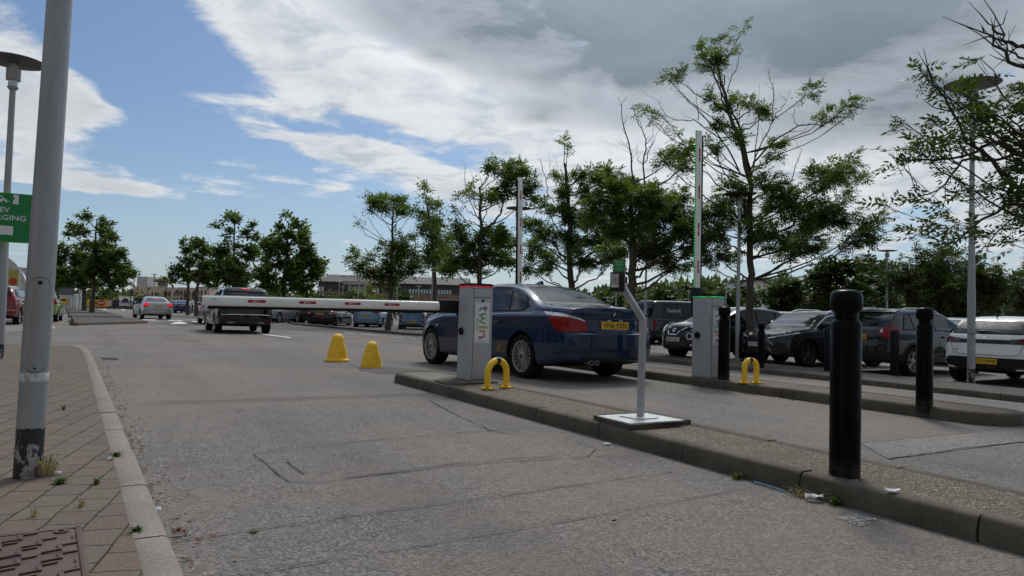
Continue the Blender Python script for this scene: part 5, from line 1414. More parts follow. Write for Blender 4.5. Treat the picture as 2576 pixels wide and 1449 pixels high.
# --- dark hatchback left of the pale blue one
def octavia(pm, label, text, group):
    c = gen(4.67, 1.81, 1.46, 2.69, 1.05, pm, [(0, .62), (.02, .70), (.045, .85), (.07, 1.0), (.12, 1.06), (.35, 1.12), (.75, 1.28), (1.15, 1.40), (1.4, 1.44)], 2.85, 3.65, hood=.96, nose=.70, belt=.94, wr=.32, tumble=.42)
    e = std('hatchback', label, c, ('twin', 5), group=group)
    auto_windows(c, e, .75, 1.15, 2.75, 3.5, [1.35, 2.1]); screens(c, e, (1.12, 1.36), (1.0, 1.32), ry=(.64, .52))
    for l in tails(c, e, [(.1, .52, .80), (.1, .50, .90), (.1, .56, 1.0), (.2, .72, 1.02), (.36, .88, .98), (.32, .89, .84), (.2, .76, .80)]): pass
    tails(c, e, [(.1, .56, .875), (.1, .58, .93), (.2, .70, .94), (.2, .72, .88)], 'lens_clear', off=.012, name='clear_lens')
    plate(c, e, (0, 0, .87), RE, text, True)
    m = MB(); c.line(m, [(0, -.80, .56), (0, .80, .56)], RE, .012, .006); m.build('bumper_crease', MT['lens_red'], e, smooth=0)
    c.decal('lower_bumper', [(0, -.74, .30), (0, -.66, .40), (0, .66, .40), (0, .74, .30)], RE, MT['plastic_trim'], e, off=.006)
    shut(c, e, [([(0, -.5, .80), (0, -.46, .72), (0, .46, .72), (0, .5, .80)], RE)], .01)
    doors(c, e, [(1.25, 1.5), (2.12, 2.12), (3.3, 3.28)], .32, .94); mirror_pair(c, e, 3.15, 1.0, pm); handle(c, e, 1.6, .86, pm); handle(c, e, 2.6, .84, pm); return c, e
c, e = octavia(PA['black'], 'black hatchback with silver wheels, left neighbour of the pale blue people carrier', 'KO16 VFV', G_mid); place_car(e, c, (1.05, -.87), gz(852, 44.5), R(87))
c, e = octavia(PA['silver'], 'silver car partly hidden between the black people carrier and a tree trunk', 'PN07 RKD', G_mid); place_car(e, c, (1.05, -.87), gz(703, 44), R(84))
c, e = octavia(PA['navy'], 'distant dark blue estate parked right of the silver saloon', 'GV10 UKM', G_left); place_car(e, c, (.3, 0), gz(457, 80), R(112))
c, e = octavia(PA['old'], 'distant old dark green saloon, its left half behind the lamp post beside the blue estate', 'H204 PYE', G_left); place_car(e, c, (.3, 0), gz(437, 84), R(112))
c, e = octavia(PA['white'], 'distant white car behind the standing person in a white shirt', 'YB17 DWL', G_left); place_car(e, c, (.5, 0), gz(487, 92), R(118))
c, e = octavia(PA['slate'], 'grey car whose wheel shows just left of the black people carrier', 'BD66 TLN', G_left); place_car(e, c, (3.74, .87), gz(499, 38.5), R(120))
c, e = octavia(PA['grey'], 'dark car showing between the small blue hatchback and the bonnet of the blue saloon', 'FY15 WPZ', G_mid); place_car(e, c, (1.05, .87), gz(1095, 47), R(60))
# grey hatch parked nose to the left
c = gen(4.04, 1.74, 1.48, 2.49, .72, PA['grey'], [(0, .62), (.02, .70), (.05, .95), (.12, 1.08), (.26, 1.28), (.38, 1.38), (.60, 1.44)], 2.45, 3.2, hood=.98, nose=.68, belt=.95, wr=.315)
e = std('hatchback', 'dark grey hatchback with bright spoked wheel, nose to the left under the boom', c, ('thin', 7), group=G_mid)
auto_windows(c, e, .42, .6, 2.35, 3.05, [1.0, 1.7]); screens(c, e, (1.1, 1.34), (1.02, 1.34))
heads(c, e, [(.15, .50, .68), (.12, .50, .74), (.30, .72, .82), (.60, .84, .86), (.45, .86, .78), (.25, .74, .68)]); doors(c, e, [(.95, 1.1), (1.72, 1.72), (2.75, 2.72)], .32, .94); mirror_pair(c, e, 2.6, 1.0, PA['grey'])
place_car(e, c, (3.21, .85), gz(747, 47.5), R(186))
c, e = small(PA['red'], 'red car just visible behind the dark grey hatchback under the boom', group=G_mid); heads(c, e, [(.15, .45, .72), (.2, .6, .86), (.5, .78, .90), (.3, .7, .75)]); place_car(e, c, (3.4, 0), gz(712, 53), R(200))
# --- dark van
def van():
    L, W, H = 4.90, 1.90, 1.97
    c = Car(dict(L=L, W=W, wr=.33, axles=(1.0, 4.0), paint=PA['van'], nst=84, tumble=.13,
        top=[(0, .62), (.01, .7), (.03, 1.1), (.07, 1.5), (.13, 1.85), (.17, 1.93), (.24, 1.955), (1.2, 1.97), (3.0, 1.96), (3.45, 1.93), (3.65, 1.85), (4.05, 1.50), (4.35, 1.20), (4.6, 1.10), (4.82, .98), (4.88, .85), (4.9, .7)],
        belt=[(0, 1.12), (3.8, 1.10), (4.5, .95), (4.9, .7)], sill=[(0, .30), (.8, .22), (4.2, .22), (4.9, .28)], rtaper=(.8, .03), ftaper=(1.0, .14), rfall=.3, ffall=.5, rbow=.06, fbow=.30, rprof=[(.3, .02), (2, 0)], fprof=[(.2, .08), (.4, 0), (1, 0)]))
    e = std('dark_van', 'dark green-grey van with the word Capitol on its window, behind the black front facing car', c, ('plain', 5), rr=.21, group=G_right)
    for sg in (1, -1):
        d = (0, -sg, 0)
        c.decal('side_panel', [(.50, sg, 1.16), (.52, sg, 1.78), (.60, sg, 1.82), (1.75, sg, 1.82), (1.75, sg, 1.14), (.56, sg, 1.13)], d, MT['glass'], e, off=.004)
        c.decal('side_window', [(1.80, sg, 1.14), (1.80, sg, 1.82), (2.85, sg, 1.82), (2.85, sg, 1.14)], d, MT['glass'], e, off=.004)
        c.decal('side_window', [(2.98, sg, 1.12), (2.98, sg, 1.80), (3.45, sg, 1.78), (3.95, sg, 1.35), (4.08, sg, 1.12)], d, MT['glass'], e, off=.004)
        g = MB(); c.line(g, [(.46, sg, 1.10), (.46, sg, 1.80), (.54, sg, 1.86), (2.88, sg, 1.86)], d, .012, .003); c.line(g, [(.3, sg, 1.075), (2.9, sg, 1.06)], d, .02, .003); c.line(g, [(1.77, sg, 1.85), (1.77, sg, .35), (2.9, sg, .35), (2.9, sg, 1.85)], d, .01, .003); g.build('panel_gap', MT['gap'], e, smooth=0)
        c.decal('tail_lamp', [(.04, sg * .84, .78), (.04, sg * .84, 1.12), (.12, sg * .95, 1.12), (.12, sg * .95, .78)], (1, -sg, 0), MT['lens_red'], e, off=.014)
    screens(c, e, (1.18, 1.76), (1.25, 1.82), ry=(.72, .68), fy=(.78, .66))
    text_on(c, e, 'lettering', 'Capitol', (1.08, -1, 1.50), RI, MT['text_grey'], w=.66, h=.22, off=.007)
    m = MB(); c.line(m, [(1.46, -1, 1.33), (1.46, -1, 1.62)], RI, .014, .007); m.build('lettering', MT['text_grey'], e, smooth=0)
    c.decal('rear_bumper', [(.02, -.9, .34), (.02, -.9, .56), (.02, .9, .56), (.02, .9, .34)], RE, MT['plastic_trim'], e, off=.02); plate(c, e, (0, 0, .82), RE, 'EA67 CPL', True); mirror_pair(c, e, 3.75, 1.25, MT['black_plastic'], sc=1.3)
    place_car(e, c, (0.0, -.93), gz(1644, 31.2), R(22)); return e
van()
# --- black crossover facing the viewer
def juke():
    c = gen(4.13, 1.77, 1.57, 2.53, .74, PA['black'], [(0, .68), (.02, .75), (.05, 1.0), (.14, 1.12), (.32, 1.30), (.50, 1.44), (.75, 1.52)], 2.35, 3.15, hood=1.09, nose=.86, belt=1.02, wr=.34, sill=.26, fbow=.36)
    e = std('black_crossover', 'black crossover with chrome V grille and white plate BF64 KPL facing the viewer', c, ('twin', 5), rim='rim_dark', rr=.22, group=G_right)
    auto_windows(c, e, .55, .85, 2.25, 3.0, [.95, 1.7]); screens(c, e, (1.15, 1.40), (1.13, 1.43), fglass='glass_pale', fy=(.62, .50))
    L = c.L
    c.decal('grille', [(L, -.42, .88), (L, -.26, .70), (L, .26, .70), (L, .42, .88), (L, .36, .97), (L, -.36, .97)], FR, MT['plastic_trim'], e, off=.006)
    v = MB(); VP = [(L, -.33, .93), (L, -.30, .90), (L, -.16, .725), (L, .16, .725), (L, .30, .90), (L, .33, .93)]
    PP = [c.hit(p, FR)[0] + Vector((.012, 0, 0)) for p in dens([Vector(p) for p in VP], .05)]
    v.tube(PP, .024, 8); v.build('chrome_grille_bar', MT['chrome'], e)
    disc_on(c, e, 'badge', (L, 0, .85), FR, .058, MT['chrome'], off=.018, th=.012); disc_on(c, e, 'badge_centre', (L, 0, .85), FR, .040, MT['plastic_trim'], off=.019, th=.002)
    plate(c, e, (L, 0, .60), FR, 'BF64 KPL', False, .52, .012)
    for sg in (1, -1):
        d = (-1, -sg * .3, 0); o, _ = disc_on(c, e, 'round_headlamp', (L, sg * .58, .70), d, .105, MT['lens_clear'], off=.014, th=.01); disc_on(c, e, 'lamp_bowl', (L, sg * .58, .70), d, .06, MT['glass'], off=.016, th=.002)
        c.decal('bonnet_lamp', [(L - .10, sg * .58, .90), (L - .2, sg * .66, 1.02), (L - .7, sg * .80, 1.08), (L - .6, sg * .84, 1.02), (L - .3, sg * .80, .93)], (-.7, -sg * .5, -.6), MT['lens_clear'], e, off=.016)
        c.decal('fog_surround', [(L, sg * .50, .40), (L, sg * .48, .50), (L, sg * .70, .54), (L, sg * .74, .42)], (-1, -sg * .4, 0), MT['plastic_trim'], e, off=.006); disc_on(c, e, 'fog_lamp', (L, sg * .62, .46), d, .035, MT['lens_clear'], off=.012)
    c.decal('lower_intake', [(L, -.42, .30), (L, -.46, .44), (L, .46, .44), (L, .42, .30)], FR, MT['gap'], e, off=.006)
    arches(c, e, MT['plastic_trim']); doors(c, e, [(.95, 1.1), (1.72, 1.72), (2.72, 2.7)], .36, 1.0); mirror_pair(c, e, 2.62, 1.1, PA['black'], sc=1.15); handle(c, e, 1.95, .92, PA['black'])
    place_car(e, c, (L, 0), gz(1694, 20.0), R(208)); return e
juke()
# --- grey angular crossover
def lexus():
    c = gen(4.50, 1.84, 1.52, 2.64, .93, PA['grey'], [(0, .70), (.02, .78), (.05, 1.0), (.14, 1.10), (.35, 1.25), (.60, 1.38), (.9, 1.46)], 2.75, 3.45, hood=1.02, nose=.76, belt=.99, wr=.345, sill=.24, fbow=.34)
    e = std('grey_crossover', 'dark grey angular crossover with sky reflected in its windscreen, behind the small bollard', c, ('thin', 5), rim='rim_dark', rr=.225, group=G_right)
    auto_windows(c, e, .60, .95, 2.65, 3.3, [1.1, 1.95], chrome=True); screens(c, e, (1.12, 1.36), (1.06, 1.40), fglass='glass_pale', fy=(.66, .54)); L = c.L
    m = MB(); c.line(m, [(.62, 1, 1.035), (2.0, 1, 1.04), (3.3, 1, .985), (3.08, 1, 1.13), (2.72, 1, 1.33), (2.4, 1, 1.385)], LE, .016, .008); m.build('chrome_window_line', MT['chrome'], e, smooth=0)
    c.decal('spindle_grille', [(L, -.30, .84), (L, -.20, .62), (L, -.42, .36), (L, .42, .36), (L, .20, .62), (L, .30, .84)], FR, MT['plastic_trim'], e, off=.006)
    for sg in (1, -1):
        d = (-1, -sg * .75, 0)
        h_ = c.decal('headlamp', [(L - .05, sg * .38, .69), (L - .08, sg * .44, .76), (L - .25, sg * .70, .83), (L - .60, sg * .90, .89), (L - .50, sg * .90, .80), (L - .3, sg * .82, .72), (L - .15, sg * .62, .69)], d, MT['glass'], e, off=.010)
        c.decal('day_lamp', [(L - .05, sg * .36, .74), (L - .25, sg * .70, .83), (L - .60, sg * .90, .90), (L - .58, sg * .90, .875), (L - .25, sg * .70, .805), (L - .06, sg * .36, .715)], d, MT['lens_clear'], h_, off=.013)
        c.decal('day_lamp', [(L - .1, sg * .40, .60), (L - .12, sg * .52, .545), (L - .1, sg * .46, .60), (L - .05, sg * .36, .66)], d, MT['lens_clear'], h_, off=.013)
        c.decal('corner_intake', [(L, sg * .66, .62), (L, sg * .60, .42), (L, sg * .80, .38), (L, sg * .86, .58)], d, MT['plastic_trim'], e, off=.006)
        m = MB(); c.line(m, [(L, sg * .40, .50), (L, sg * .52, .36), (L, sg * .74, .34)], d, .016, .010); m.build('lower_trim_line', MT['chrome'], e, smooth=0)
    plate(c, e, (L, 0, .56), FR, 'BC19 XNE', False, .52, .014)
    shut(c, e, [([(3.5, .70, 1.02), (3.9, .72, .97), (4.3, .62, .84)], TOPV), ([(3.5, -.70, 1.02), (3.9, -.72, .97), (4.3, -.62, .84)], TOPV)], .008)
    arches(c, e, MT['plastic_trim'], .075); rails(c, e, .9, 2.6, .60, MT['chrome']); doors(c, e, [(1.2, 1.4), (1.97, 1.97), (3.0, 2.95)], .36, .98); mirror_pair(c, e, 2.95, 1.08, PA['grey'], sc=1.15); handle(c, e, 2.3, .9, PA['grey'])
    for sg in (1, -1): c.decal('sill_trim', [(1.3, sg, .26), (1.3, sg, .36), (3.2, sg, .36), (3.2, sg, .26)], (0, -sg, 0), MT['plastic_trim'], e, off=.008)
    place_car(e, c, (.93 + 2.64, .90), G(2034, 925), R(207)); return e
lexus()
# --- dark green crossover, tail to the viewer
def subaru():
    c = gen(4.45, 1.78, 1.56, 2.635, .88, PA['slate'], [(0, .68), (.02, .75), (.05, 1.0), (.10, 1.10), (.26, 1.28), (.44, 1.43), (.55, 1.50), (.8, 1.54)], 2.55, 3.4, hood=1.02, nose=.76, belt=1.0, wr=.335, sill=.26)
    e = std('green_crossover', 'dark green crossover with bright red tail lamp and yellow plate, tail towards the lane', c, ('twin', 5), rr=.22, group=G_right)
    auto_windows(c, e, .55, .78, 2.45, 3.25, [1.0, 1.85]); screens(c, e, (1.13, 1.43), (1.06, 1.42), ry=(.66, .56))
    c.decal('rear_spoiler', [(1, -.62, 1.44), (1, -.56, 1.515), (1, .56, 1.515), (1, .62, 1.44)], RE, PA['slate'], e, off=.03)
    for l in tails(c, e, [(.1, .52, .93), (.1, .54, 1.06), (.2, .72, 1.13), (.36, .86, 1.10), (.34, .88, .98), (.2, .78, .88), (.12, .62, .86)], 'brake' if False else 'lens_red'): pass
    tails(c, e, [(.1, .54, .985), (.1, .55, 1.05), (.12, .60, 1.07), (.12, .60, .99)], 'lens_clear', off=.012, name='clear_lens')
    m = MB(); h, _ = c.hit((0, .1, 1.16), RE); m.tube([h + Vector((-.02, -.12, .0)), h + Vector((-.03, .1, .02)), h + Vector((-.02, .32, -.01))], [.02, .014, .008], 8); m.build('wiper', MT['black_plastic'], e)
    plate(c, e, (0, 0, .88), RE, 'LD12 XDH', True, .52, .014); text_on(c, e, 'lettering', 'XV', (0, -.46, .80), RE, MT['text_grey'], h=.035, off=.006); disc_on(c, e, 'badge', (0, 0, 1.04), RE, .05, MT['text_grey'], ry=.03)
    c.decal('lower_bumper', [(0, -.84, .30), (0, -.84, .52), (0, -.6, .56), (0, .6, .56), (0, .84, .52), (0, .84, .30)], RE, MT['plastic_trim'], e, off=.007)
    shut(c, e, [([(0, -.60, 1.05), (0, -.56, .74), (0, -.48, .67), (0, .48, .67), (0, .56, .74), (0, .60, 1.05)], RE), ([(0, -.52, .76), (0, -.45, .99), (0, .45, .99), (0, .52, .76)], RE)], .008)
    arches(c, e, MT['plastic_trim'], .06); rails(c, e, .75, 2.45, .56, MT['text_grey']); doors(c, e, [(1.15, 1.35), (1.87, 1.87), (2.95, 2.9)], .36, 1.0); mirror_pair(c, e, 2.85, 1.08, MT['black_plastic'], sc=1.2); handle(c, e, 1.5, .91, PA['slate']); handle(c, e, 2.12, .90, PA['slate'])
    m = MB(); m.tube([(.75 - 2.2, -.05, 1.55), (.68 - 2.2, -.05, 1.64), (.58 - 2.2, -.05, 1.74)], [.012, .005, .003], 6); m.build('aerial', MT['black_plastic'], e)
    place_car(e, c, (.88, -.87), G(2299, 947), R(30)); return e
subaru()
# --- white hatchback at the right edge
def peugeot():
    c = gen(4.05, 1.75, 1.43, 2.54, .73, PA['white'], [(0, .64), (.02, .72), (.05, .92), (.08, 1.0), (.22, 1.14), (.42, 1.28), (.54, 1.35), (.8, 1.41)], 2.4, 3.2, hood=.96, nose=.70, belt=.93, wr=.325, rbow=.24, tumble=.44)
    e = std('white_hatchback', 'white hatchback with dark lamp band, tail to the lane at the right edge', c, ('twin', 5), rr=.215, group=G_right)
    auto_windows(c, e, .55, .75, 2.3, 3.05, [.98, 1.7]); screens(c, e, (1.045, 1.29), (.99, 1.30), ry=(.66, .54))
    c.decal('spoiler_shade_band', [(1, -.60, 1.13), (1, -.52, 1.30), (1, .52, 1.30), (1, .60, 1.13)], RE, MT['seal'], e, off=.0075)  # spoiler shade on the rear glass, put in as a black band
    m = MB(); h, _ = c.hit((0, 0, 1.07), RE); m.tube([h + Vector((-.02, .12, .01)), h + Vector((-.03, -.06, .03)), h + Vector((-.02, -.30, .0))], [.022, .018, .008], 8); m.build('wiper', MT['black_plastic'], e)
    for sg in (1, -1):
        l = c.decal('tail_lamp', [(.1, sg * .45, .845), (.1, sg * .45, .935), (.2, sg * .74, .97), (.40, sg * .875, .99), (.30, sg * .875, .86), (.2, sg * .76, .84)], (1, -sg * .75, 0), MT['lens_dark'], e, off=.008)
        for k in range(3):
            y = .60 + k * .085; c.decal('lamp_claw', [(.1, sg * y, .865), (.1, sg * (y + .02), .94), (.12, sg * (y + .05), .945), (.12, sg * (y + .035), .865)], (1, -sg * .75, 0), MT['lens_red'], l, off=.011)
    c.decal('lamp_band', [(0, -.50, .845), (0, -.50, .925), (0, .50, .925), (0, .50, .845)], RE, MT['glass'], e, off=.007)
    text_on(c, e, 'lettering', 'PEUGEOT', (0, 0, .885), RE, MT['rim_dark'], w=.42, h=.024, off=.012)
    disc_on(c, e, 'badge', (0, 0, .965), RE, .032, MT['chrome'], off=.006, ry=.034)
    text_on(c, e, 'lettering', '208', (0, .55, .70), RE, MT['rim_dark'], w=.13, h=.028, off=.006)
    shut(c, e, [([(0, -.66, .84), (0, -.62, .66), (0, -.50, .615), (0, .50, .615), (0, .62, .66), (0, .66, .84)], RE)], .008)
    c.decal('rear_diffuser', [(0, -.82, .40), (0, -.76, .53), (0, -.66, .565), (0, .66, .565), (0, .76, .53), (0, .82, .40), (0, .66, .27), (0, -.66, .27)], RE, MT['black_plastic'], e, off=.007)
    plate(c, e, (0, 0, .49), RE, 'GK71 NNJ', True, .52, .012)
    for y in (-.6, -.15, .6): c.decal('reflector', [(0, y - .08, .375), (0, y + .08, .375), (0, y + .08, .40), (0, y - .08, .40)], RE, MT['lens_dark'], e, off=.011)
    m = MB(); m.tube([(.62 - 2.02, 0, 1.39), (.55 - 2.02, 0, 1.46), (.47 - 2.02, 0, 1.55)], [.022, .006, .003], 6); m.build('aerial', MT['black_plastic'], e)
    doors(c, e, [(1.0, 1.15), (1.72, 1.72), (2.75, 2.72)], .32, .93); mirror_pair(c, e, 2.65, 1.0, PA['white'])
    place_car(e, c, (.73, .82), G(2408, 957.5), R(33)); return e
peugeot()
# --- second rows behind, only roofs and glass in view
def row_car(pm, label, p, rz, kind):
    c, e = (octavia if kind else mpv)(pm, label, *((('RX14 BVO', G_right)) if kind else ()), **({} if kind else dict(text='WU63 KLE', group=G_right)))
    place_car(e, c, (2.2, 0), p, R(rz)); return e
row_car(PA['silver'], 'pale silver car roof behind the window line of the grey crossover', gz(1990, 30), 30, 0)
row_car(PA['navy'], 'dark blue car roof left of the pale silver roof, behind the black crossover', gz(1945, 33), 210, 1)
row_car(PA['silver'], 'light car whose roof shows between the dark green crossover and the white hatchback', gz(2425, 22.5), 30, 1)
row_car(PA['grey'], 'grey car glimpsed between the intercom post and the dark van', gz(1628, 34), 205, 0)
row_car(PA['slate'], 'dark car roof right of the tall lamp post behind the white hatchback', gz(2560, 25), 30, 1)
# ------------------------------------------------------------------ trees
def leaf_mat(name, dark, light, trans=.35):
    t = NT(name); g = t.n('ShaderNodeNewGeometry')
    r = g.outputs['Random Per Island']; nz = t.noise(.9, 3); mixv = t.math('ADD', t.math('MULTIPLY', r, .6), t.math('MULTIPLY', t.rng(nz, .35, .65), .4))
    c = t.mix(mixv, dark, light); t.col(c); t.set(Roughness=.5); t.b.inputs['Specular IOR Level'].default_value = .35
    tr = t.n('ShaderNodeBsdfTranslucent'); tc = t.mix(1.0, c, (1.0, 1.15, .35), 'MULTIPLY'); t.l(tc, tr.inputs['Color'])
    ms = t.n('ShaderNodeMixShader'); ms.inputs[0].default_value = trans
    out = t.N['Material Output']; t.l(t.b.outputs[0], ms.inputs[1]); t.l(tr.outputs[0], ms.inputs[2]); t.l(ms.outputs[0], out.inputs['Surface'])
    return t.m
def bark_mat(name, c):
    t = NT(name); a = t.noise(9, 6, .7, t.coord((1, 1, .35))); b = t.noise(34, 5, .7, t.coord((1, 1, .5))); m = t.noise(5, 5, .6)
    col = t.mix(t.rng(a, .35, .65), tuple(x * .55 for x in c), c); col = t.mix(t.rng(b, .5, .7, 0, .6), col, tuple(x * .35 for x in c)); col = t.mix(t.rng(m, .58, .66, 0, .5), col, (c[0] * 1.5, c[1] * 1.6, c[2] * 1.2))
    t.col(col); t.set(Roughness=.9); t.b.inputs['Specular IOR Level'].default_value = .2; t.bump(t.math('ADD', a, b), .8, .012); return t.m
MT['leaf'] = leaf_mat('ash_leaves', (.055, .088, .026), (.18, .24, .06), .5); MT['leaf_far'] = leaf_mat('far_ash_leaves', (.062, .094, .036), (.18, .23, .07), .5)
MT['leaf_near'] = leaf_mat('near_ash_leaves', (.030, .052, .018), (.10, .145, .035), .35); MT['leaf_dark'] = leaf_mat('maple_leaves', (.030, .048, .018), (.11, .14, .038), .35); MT['leaf_lime'] = leaf_mat('pale_bush_leaves', (.08, .10, .028), (.20, .22, .06), .4)
MT['leaf_hill'] = leaf_mat('woodland_leaves', (.045, .066, .032), (.13, .16, .06), .4)
MT['bark'] = bark_mat('ash_bark', (.12, .11, .085)); MT['twig'] = bark_mat('twig_bark', (.085, .075, .06))
def leaves_mesh(P, D, kind, size, rng):
    """compound leaves at P with hanging direction D; each leaflet a narrow four-cornered blade"""
    n = len(P)
    up = np.array([0, 0, 1.0]); S = np.cross(D, up + rng.normal(0, .35, (n, 3))); S /= np.linalg.norm(S, axis=1)[:, None] + 1e-9
    Nn = np.cross(S, D)
    if kind == 9: spec = [(0.18, 1), (0.18, -1), (.42, 1), (.42, -1), (.66, 1), (.66, -1), (.9, 1), (.9, -1), (1.0, 0)]; ll, lw = .42, .15
    elif kind == 5: spec = [(.25, 1), (.25, -1), (.7, 1), (.7, -1), (1.0, 0)]; ll, lw = .52, .22
    else: spec = [(.2, 1), (.3, -1), (.8, 0)]; ll, lw = .8, .42
    V = []
    sz = size * rng.uniform(.7, 1.25, n)[:, None]
    for f, sd in spec:
        base = P + D * sz * f + np.array([0, 0, -1.0]) * sz * (f * f * .22)
        dirv = (S * sd * .9 + D * .55) if sd else D.copy()
        dirv = dirv + rng.normal(0, .16, (n, 3)); dirv[:, 2] -= .18; dirv /= np.linalg.norm(dirv, axis=1)[:, None]
        w = np.cross(dirv, Nn); w /= np.linalg.norm(w, axis=1)[:, None] + 1e-9; w = w + Nn * rng.normal(0, .3, (n, 1))
        L = sz * ll * (1 if sd else 1.1); W = sz * lw
        V.append(np.stack([base, base + dirv * L * .45 + w * W * .5, base + dirv * L, base + dirv * L * .45 - w * W * .5], 1))
    V = np.concatenate(V, 0).reshape(-1, 3); return V
def quads_object(V, name, mat, parent):
    nf = len(V) // 4; me = bpy.data.meshes.new(name); me.vertices.add(len(V)); me.vertices.foreach_set('co', V.astype(np.float32).ravel())
    me.loops.add(nf * 4); me.loops.foreach_set('vertex_index', np.arange(nf * 4, dtype=np.int32)); me.polygons.add(nf)
    me.polygons.foreach_set('loop_start', np.arange(0, nf * 4, 4, dtype=np.int32)); me.polygons.foreach_set('loop_total', np.full(nf, 4, dtype=np.int32))
    me.materials.append(mat); me.update(); o = bpy.data.objects.new(name, me); COL.objects.link(o); o.parent = parent; return o
def bez(p0, p1, p2, n):
    t = np.linspace(0, 1, n)[:, None]; return (1 - t) ** 2 * p0 + 2 * t * (1 - t) * p1 + t * t * p2
def tree(name, label, base, blobs, trunk, r0, leafkind=9, leafsize=.22, density=60, mat='leaf', seed=1, bare=(), group='ash trees of the car park', depth=.8, fork=.35, cat='tree', trunkmat='bark', sprawl=.5, tex=1.0, lean=None):
    """blobs: (centre Vector, rx, rz, weight) in world metres; trunk: list of world points from the foot up"""
    rng = np.random.default_rng(seed); rnd = random.Random(seed)
    base = Vector(base); e = empty(name, base, 0, label, cat, group)
    T = [np.array(Vector(p) - base) for p in trunk]; H = T[-1][2]
    tm = MB(); n = len(T); rs = [r0 * (1.25 if i == 0 else 1) * (1 - .72 * (T[i][2] / max(H, .1)) ** 1.1) for i in range(n)]
    P = []
    Rr = []
    for i in range(n - 1):
        for k in range(4): q = T[i] + (T[i + 1] - T[i]) * k / 4 + rng.normal(0, r0 * .12, 3) * (1 if i or k else 0); P.append(q); Rr.append(rs[i] + (rs[i + 1] - rs[i]) * k / 4)
    P.append(T[-1]); Rr.append(max(.008, rs[-1])); tm.tube(P, Rr, 12)
    br = MB(); LP = []; LD = []
    def trunk_at(z):
        for i in range(len(P) - 1):
            if P[i + 1][2] >= z: k = (z - P[i][2]) / max(1e-6, P[i + 1][2] - P[i][2]); return P[i] + (P[i + 1] - P[i]) * max(0, min(1, k)), Rr[i]
        return P[-1], Rr[-1]
    forkz = H * fork; rb = r0
    for (c, rx, rz, w) in blobs:
        sh_ = leafsize * (.26 if leafkind == 9 else .12); rx = max(rx - sh_, rx * .45); rz = max(rz - sh_, rz * .4)
        c = np.array(Vector(c) - base); c[1] += rng.uniform(-1, 1) * depth * min(1.0, 1.2) ; hd = math.hypot(c[0], c[1])
        z0 = max(forkz, min(H * .98, c[2] - .55 * hd - .25 * rz - rnd.uniform(0, .3)))
        s0, rt = trunk_at(z0); end = c - np.array([0, 0, rz * .25]); mid = (s0 + end) / 2 + np.array([(end - s0)[0] * .12, (end - s0)[1] * .12, -.10 * np.linalg.norm(end - s0)]) + rng.normal(0, .06, 3)
        Lb = np.linalg.norm(end - s0); m = 8; B = bez(s0, mid, end, m); wob = rng.normal(0, .035 * min(1, Lb), (m, 3)); wob[0] = 0; B = B + wob
        rlimb = min(rt * .55, r0 * (.12 + .20 * min(1.5, (rx + rz)))); br.tube(list(B), [rlimb * (1 - .72 * i / (m - 1)) for i in range(m)], 6)
        ry = (rx + rz) / 2 * 1.05; nl = max(5, int(LX * density * w * (rx * rz + rx * ry + ry * rz) / 3 * 4)); nt = max(5, int(nl / 16))
        for k in range(nt):
            v = rng.normal(0, 1, 3); v /= np.linalg.norm(v) + 1e-9; rr = rng.uniform(.45, 1.0) ** .6; tip = c + v * rr * np.array([rx, ry, rz]); st = B[rnd.randint(m // 2, m - 1)]
            md = (st + tip) / 2 + rng.normal(0, .10, 3) * (rx + rz) / 2 - np.array([0, 0, .04]); q = bez(st, md, tip, 5)
            br.tube(list(q), [max(.0035, rlimb * .28 * (1 - .2 * i)) * .9 for i in range(4)] + [.003], 3, cap=False)
            seg = tip - md; seg /= np.linalg.norm(seg) + 1e-9; m2 = max(2, int(nl / nt + rnd.random()))
            tt = rng.uniform(.45, 1.05, m2); pos = (1 - tt)[:, None] ** 2 * st + (2 * tt * (1 - tt))[:, None] * md + (tt * tt)[:, None] * tip
            LP.append(pos + rng.normal(0, .025, (m2, 3))); dd = rng.normal(0, .65, (m2, 3)) + seg * .8 + v * .3; dd[:, 2] = dd[:, 2] * .6 - .12; LD.append(dd)
    for path, r in bare:
        q = [np.array(Vector(p) - base) for p in path]; Q = []
        for i in range(len(q) - 1):
            for k in range(3): Q.append(q[i] + (q[i + 1] - q[i]) * k / 3 + rng.normal(0, .018, 3))
        Q.append(q[-1]); L = len(Q); br.tube(Q, [r * (1 - .75 * i / (L - 1)) for i in range(L)], 5)
        for i in range(2, L):
            if rnd.random() < .8:
                d = (Q[i] - Q[i - 1]); d /= np.linalg.norm(d); d = d + rng.normal(0, .55, 3); ln = rnd.uniform(.08, .30) * tex; br.tube([Q[i], Q[i] + d * ln * .5 + rng.normal(0, .02, 3), Q[i] + d * ln + np.array([0, 0, .05])], [r * .35, r * .25, .003], 3, cap=False)
    # forks of the trunk: a few heavier stems through the crown
    tm.build('trunk', MT[trunkmat], e, smooth=60); br.build('branches', MT['twig'], e, smooth=60)
    if LP:
        LP = np.concatenate(LP); LD = np.concatenate(LD); LD /= np.linalg.norm(LD, axis=1)[:, None] + 1e-9
        quads_object(leaves_mesh(LP, LD, leafkind, leafsize, rng), 'crown', MT[mat], e)
    return e, len(LP)
LX = 3.3
def mk(conv, Y, lst, k, wdef=1.0):
    out = []
    for b in lst:
        x, y, rx, ry = b[:4]; w = b[4] if len(b) > 4 else wdef; p = at(*conv(x, y), Y); s = F / Y; out.append((p, rx * k / s, ry * k / s, w))
    return out
cA = lambda x, y: (1509.6 + .4992 * x, 31.45 + .4992 * y)
cB = lambda x, y: (817.7 + .3039 * x, 314.5 + .3039 * y)
cC = lambda x, y: (125.8 + .2808 * x, 503.2 + .2808 * y)
cD = lambda x, y: (2075.7 + .4992 * x, 31.45 + .4992 * y)
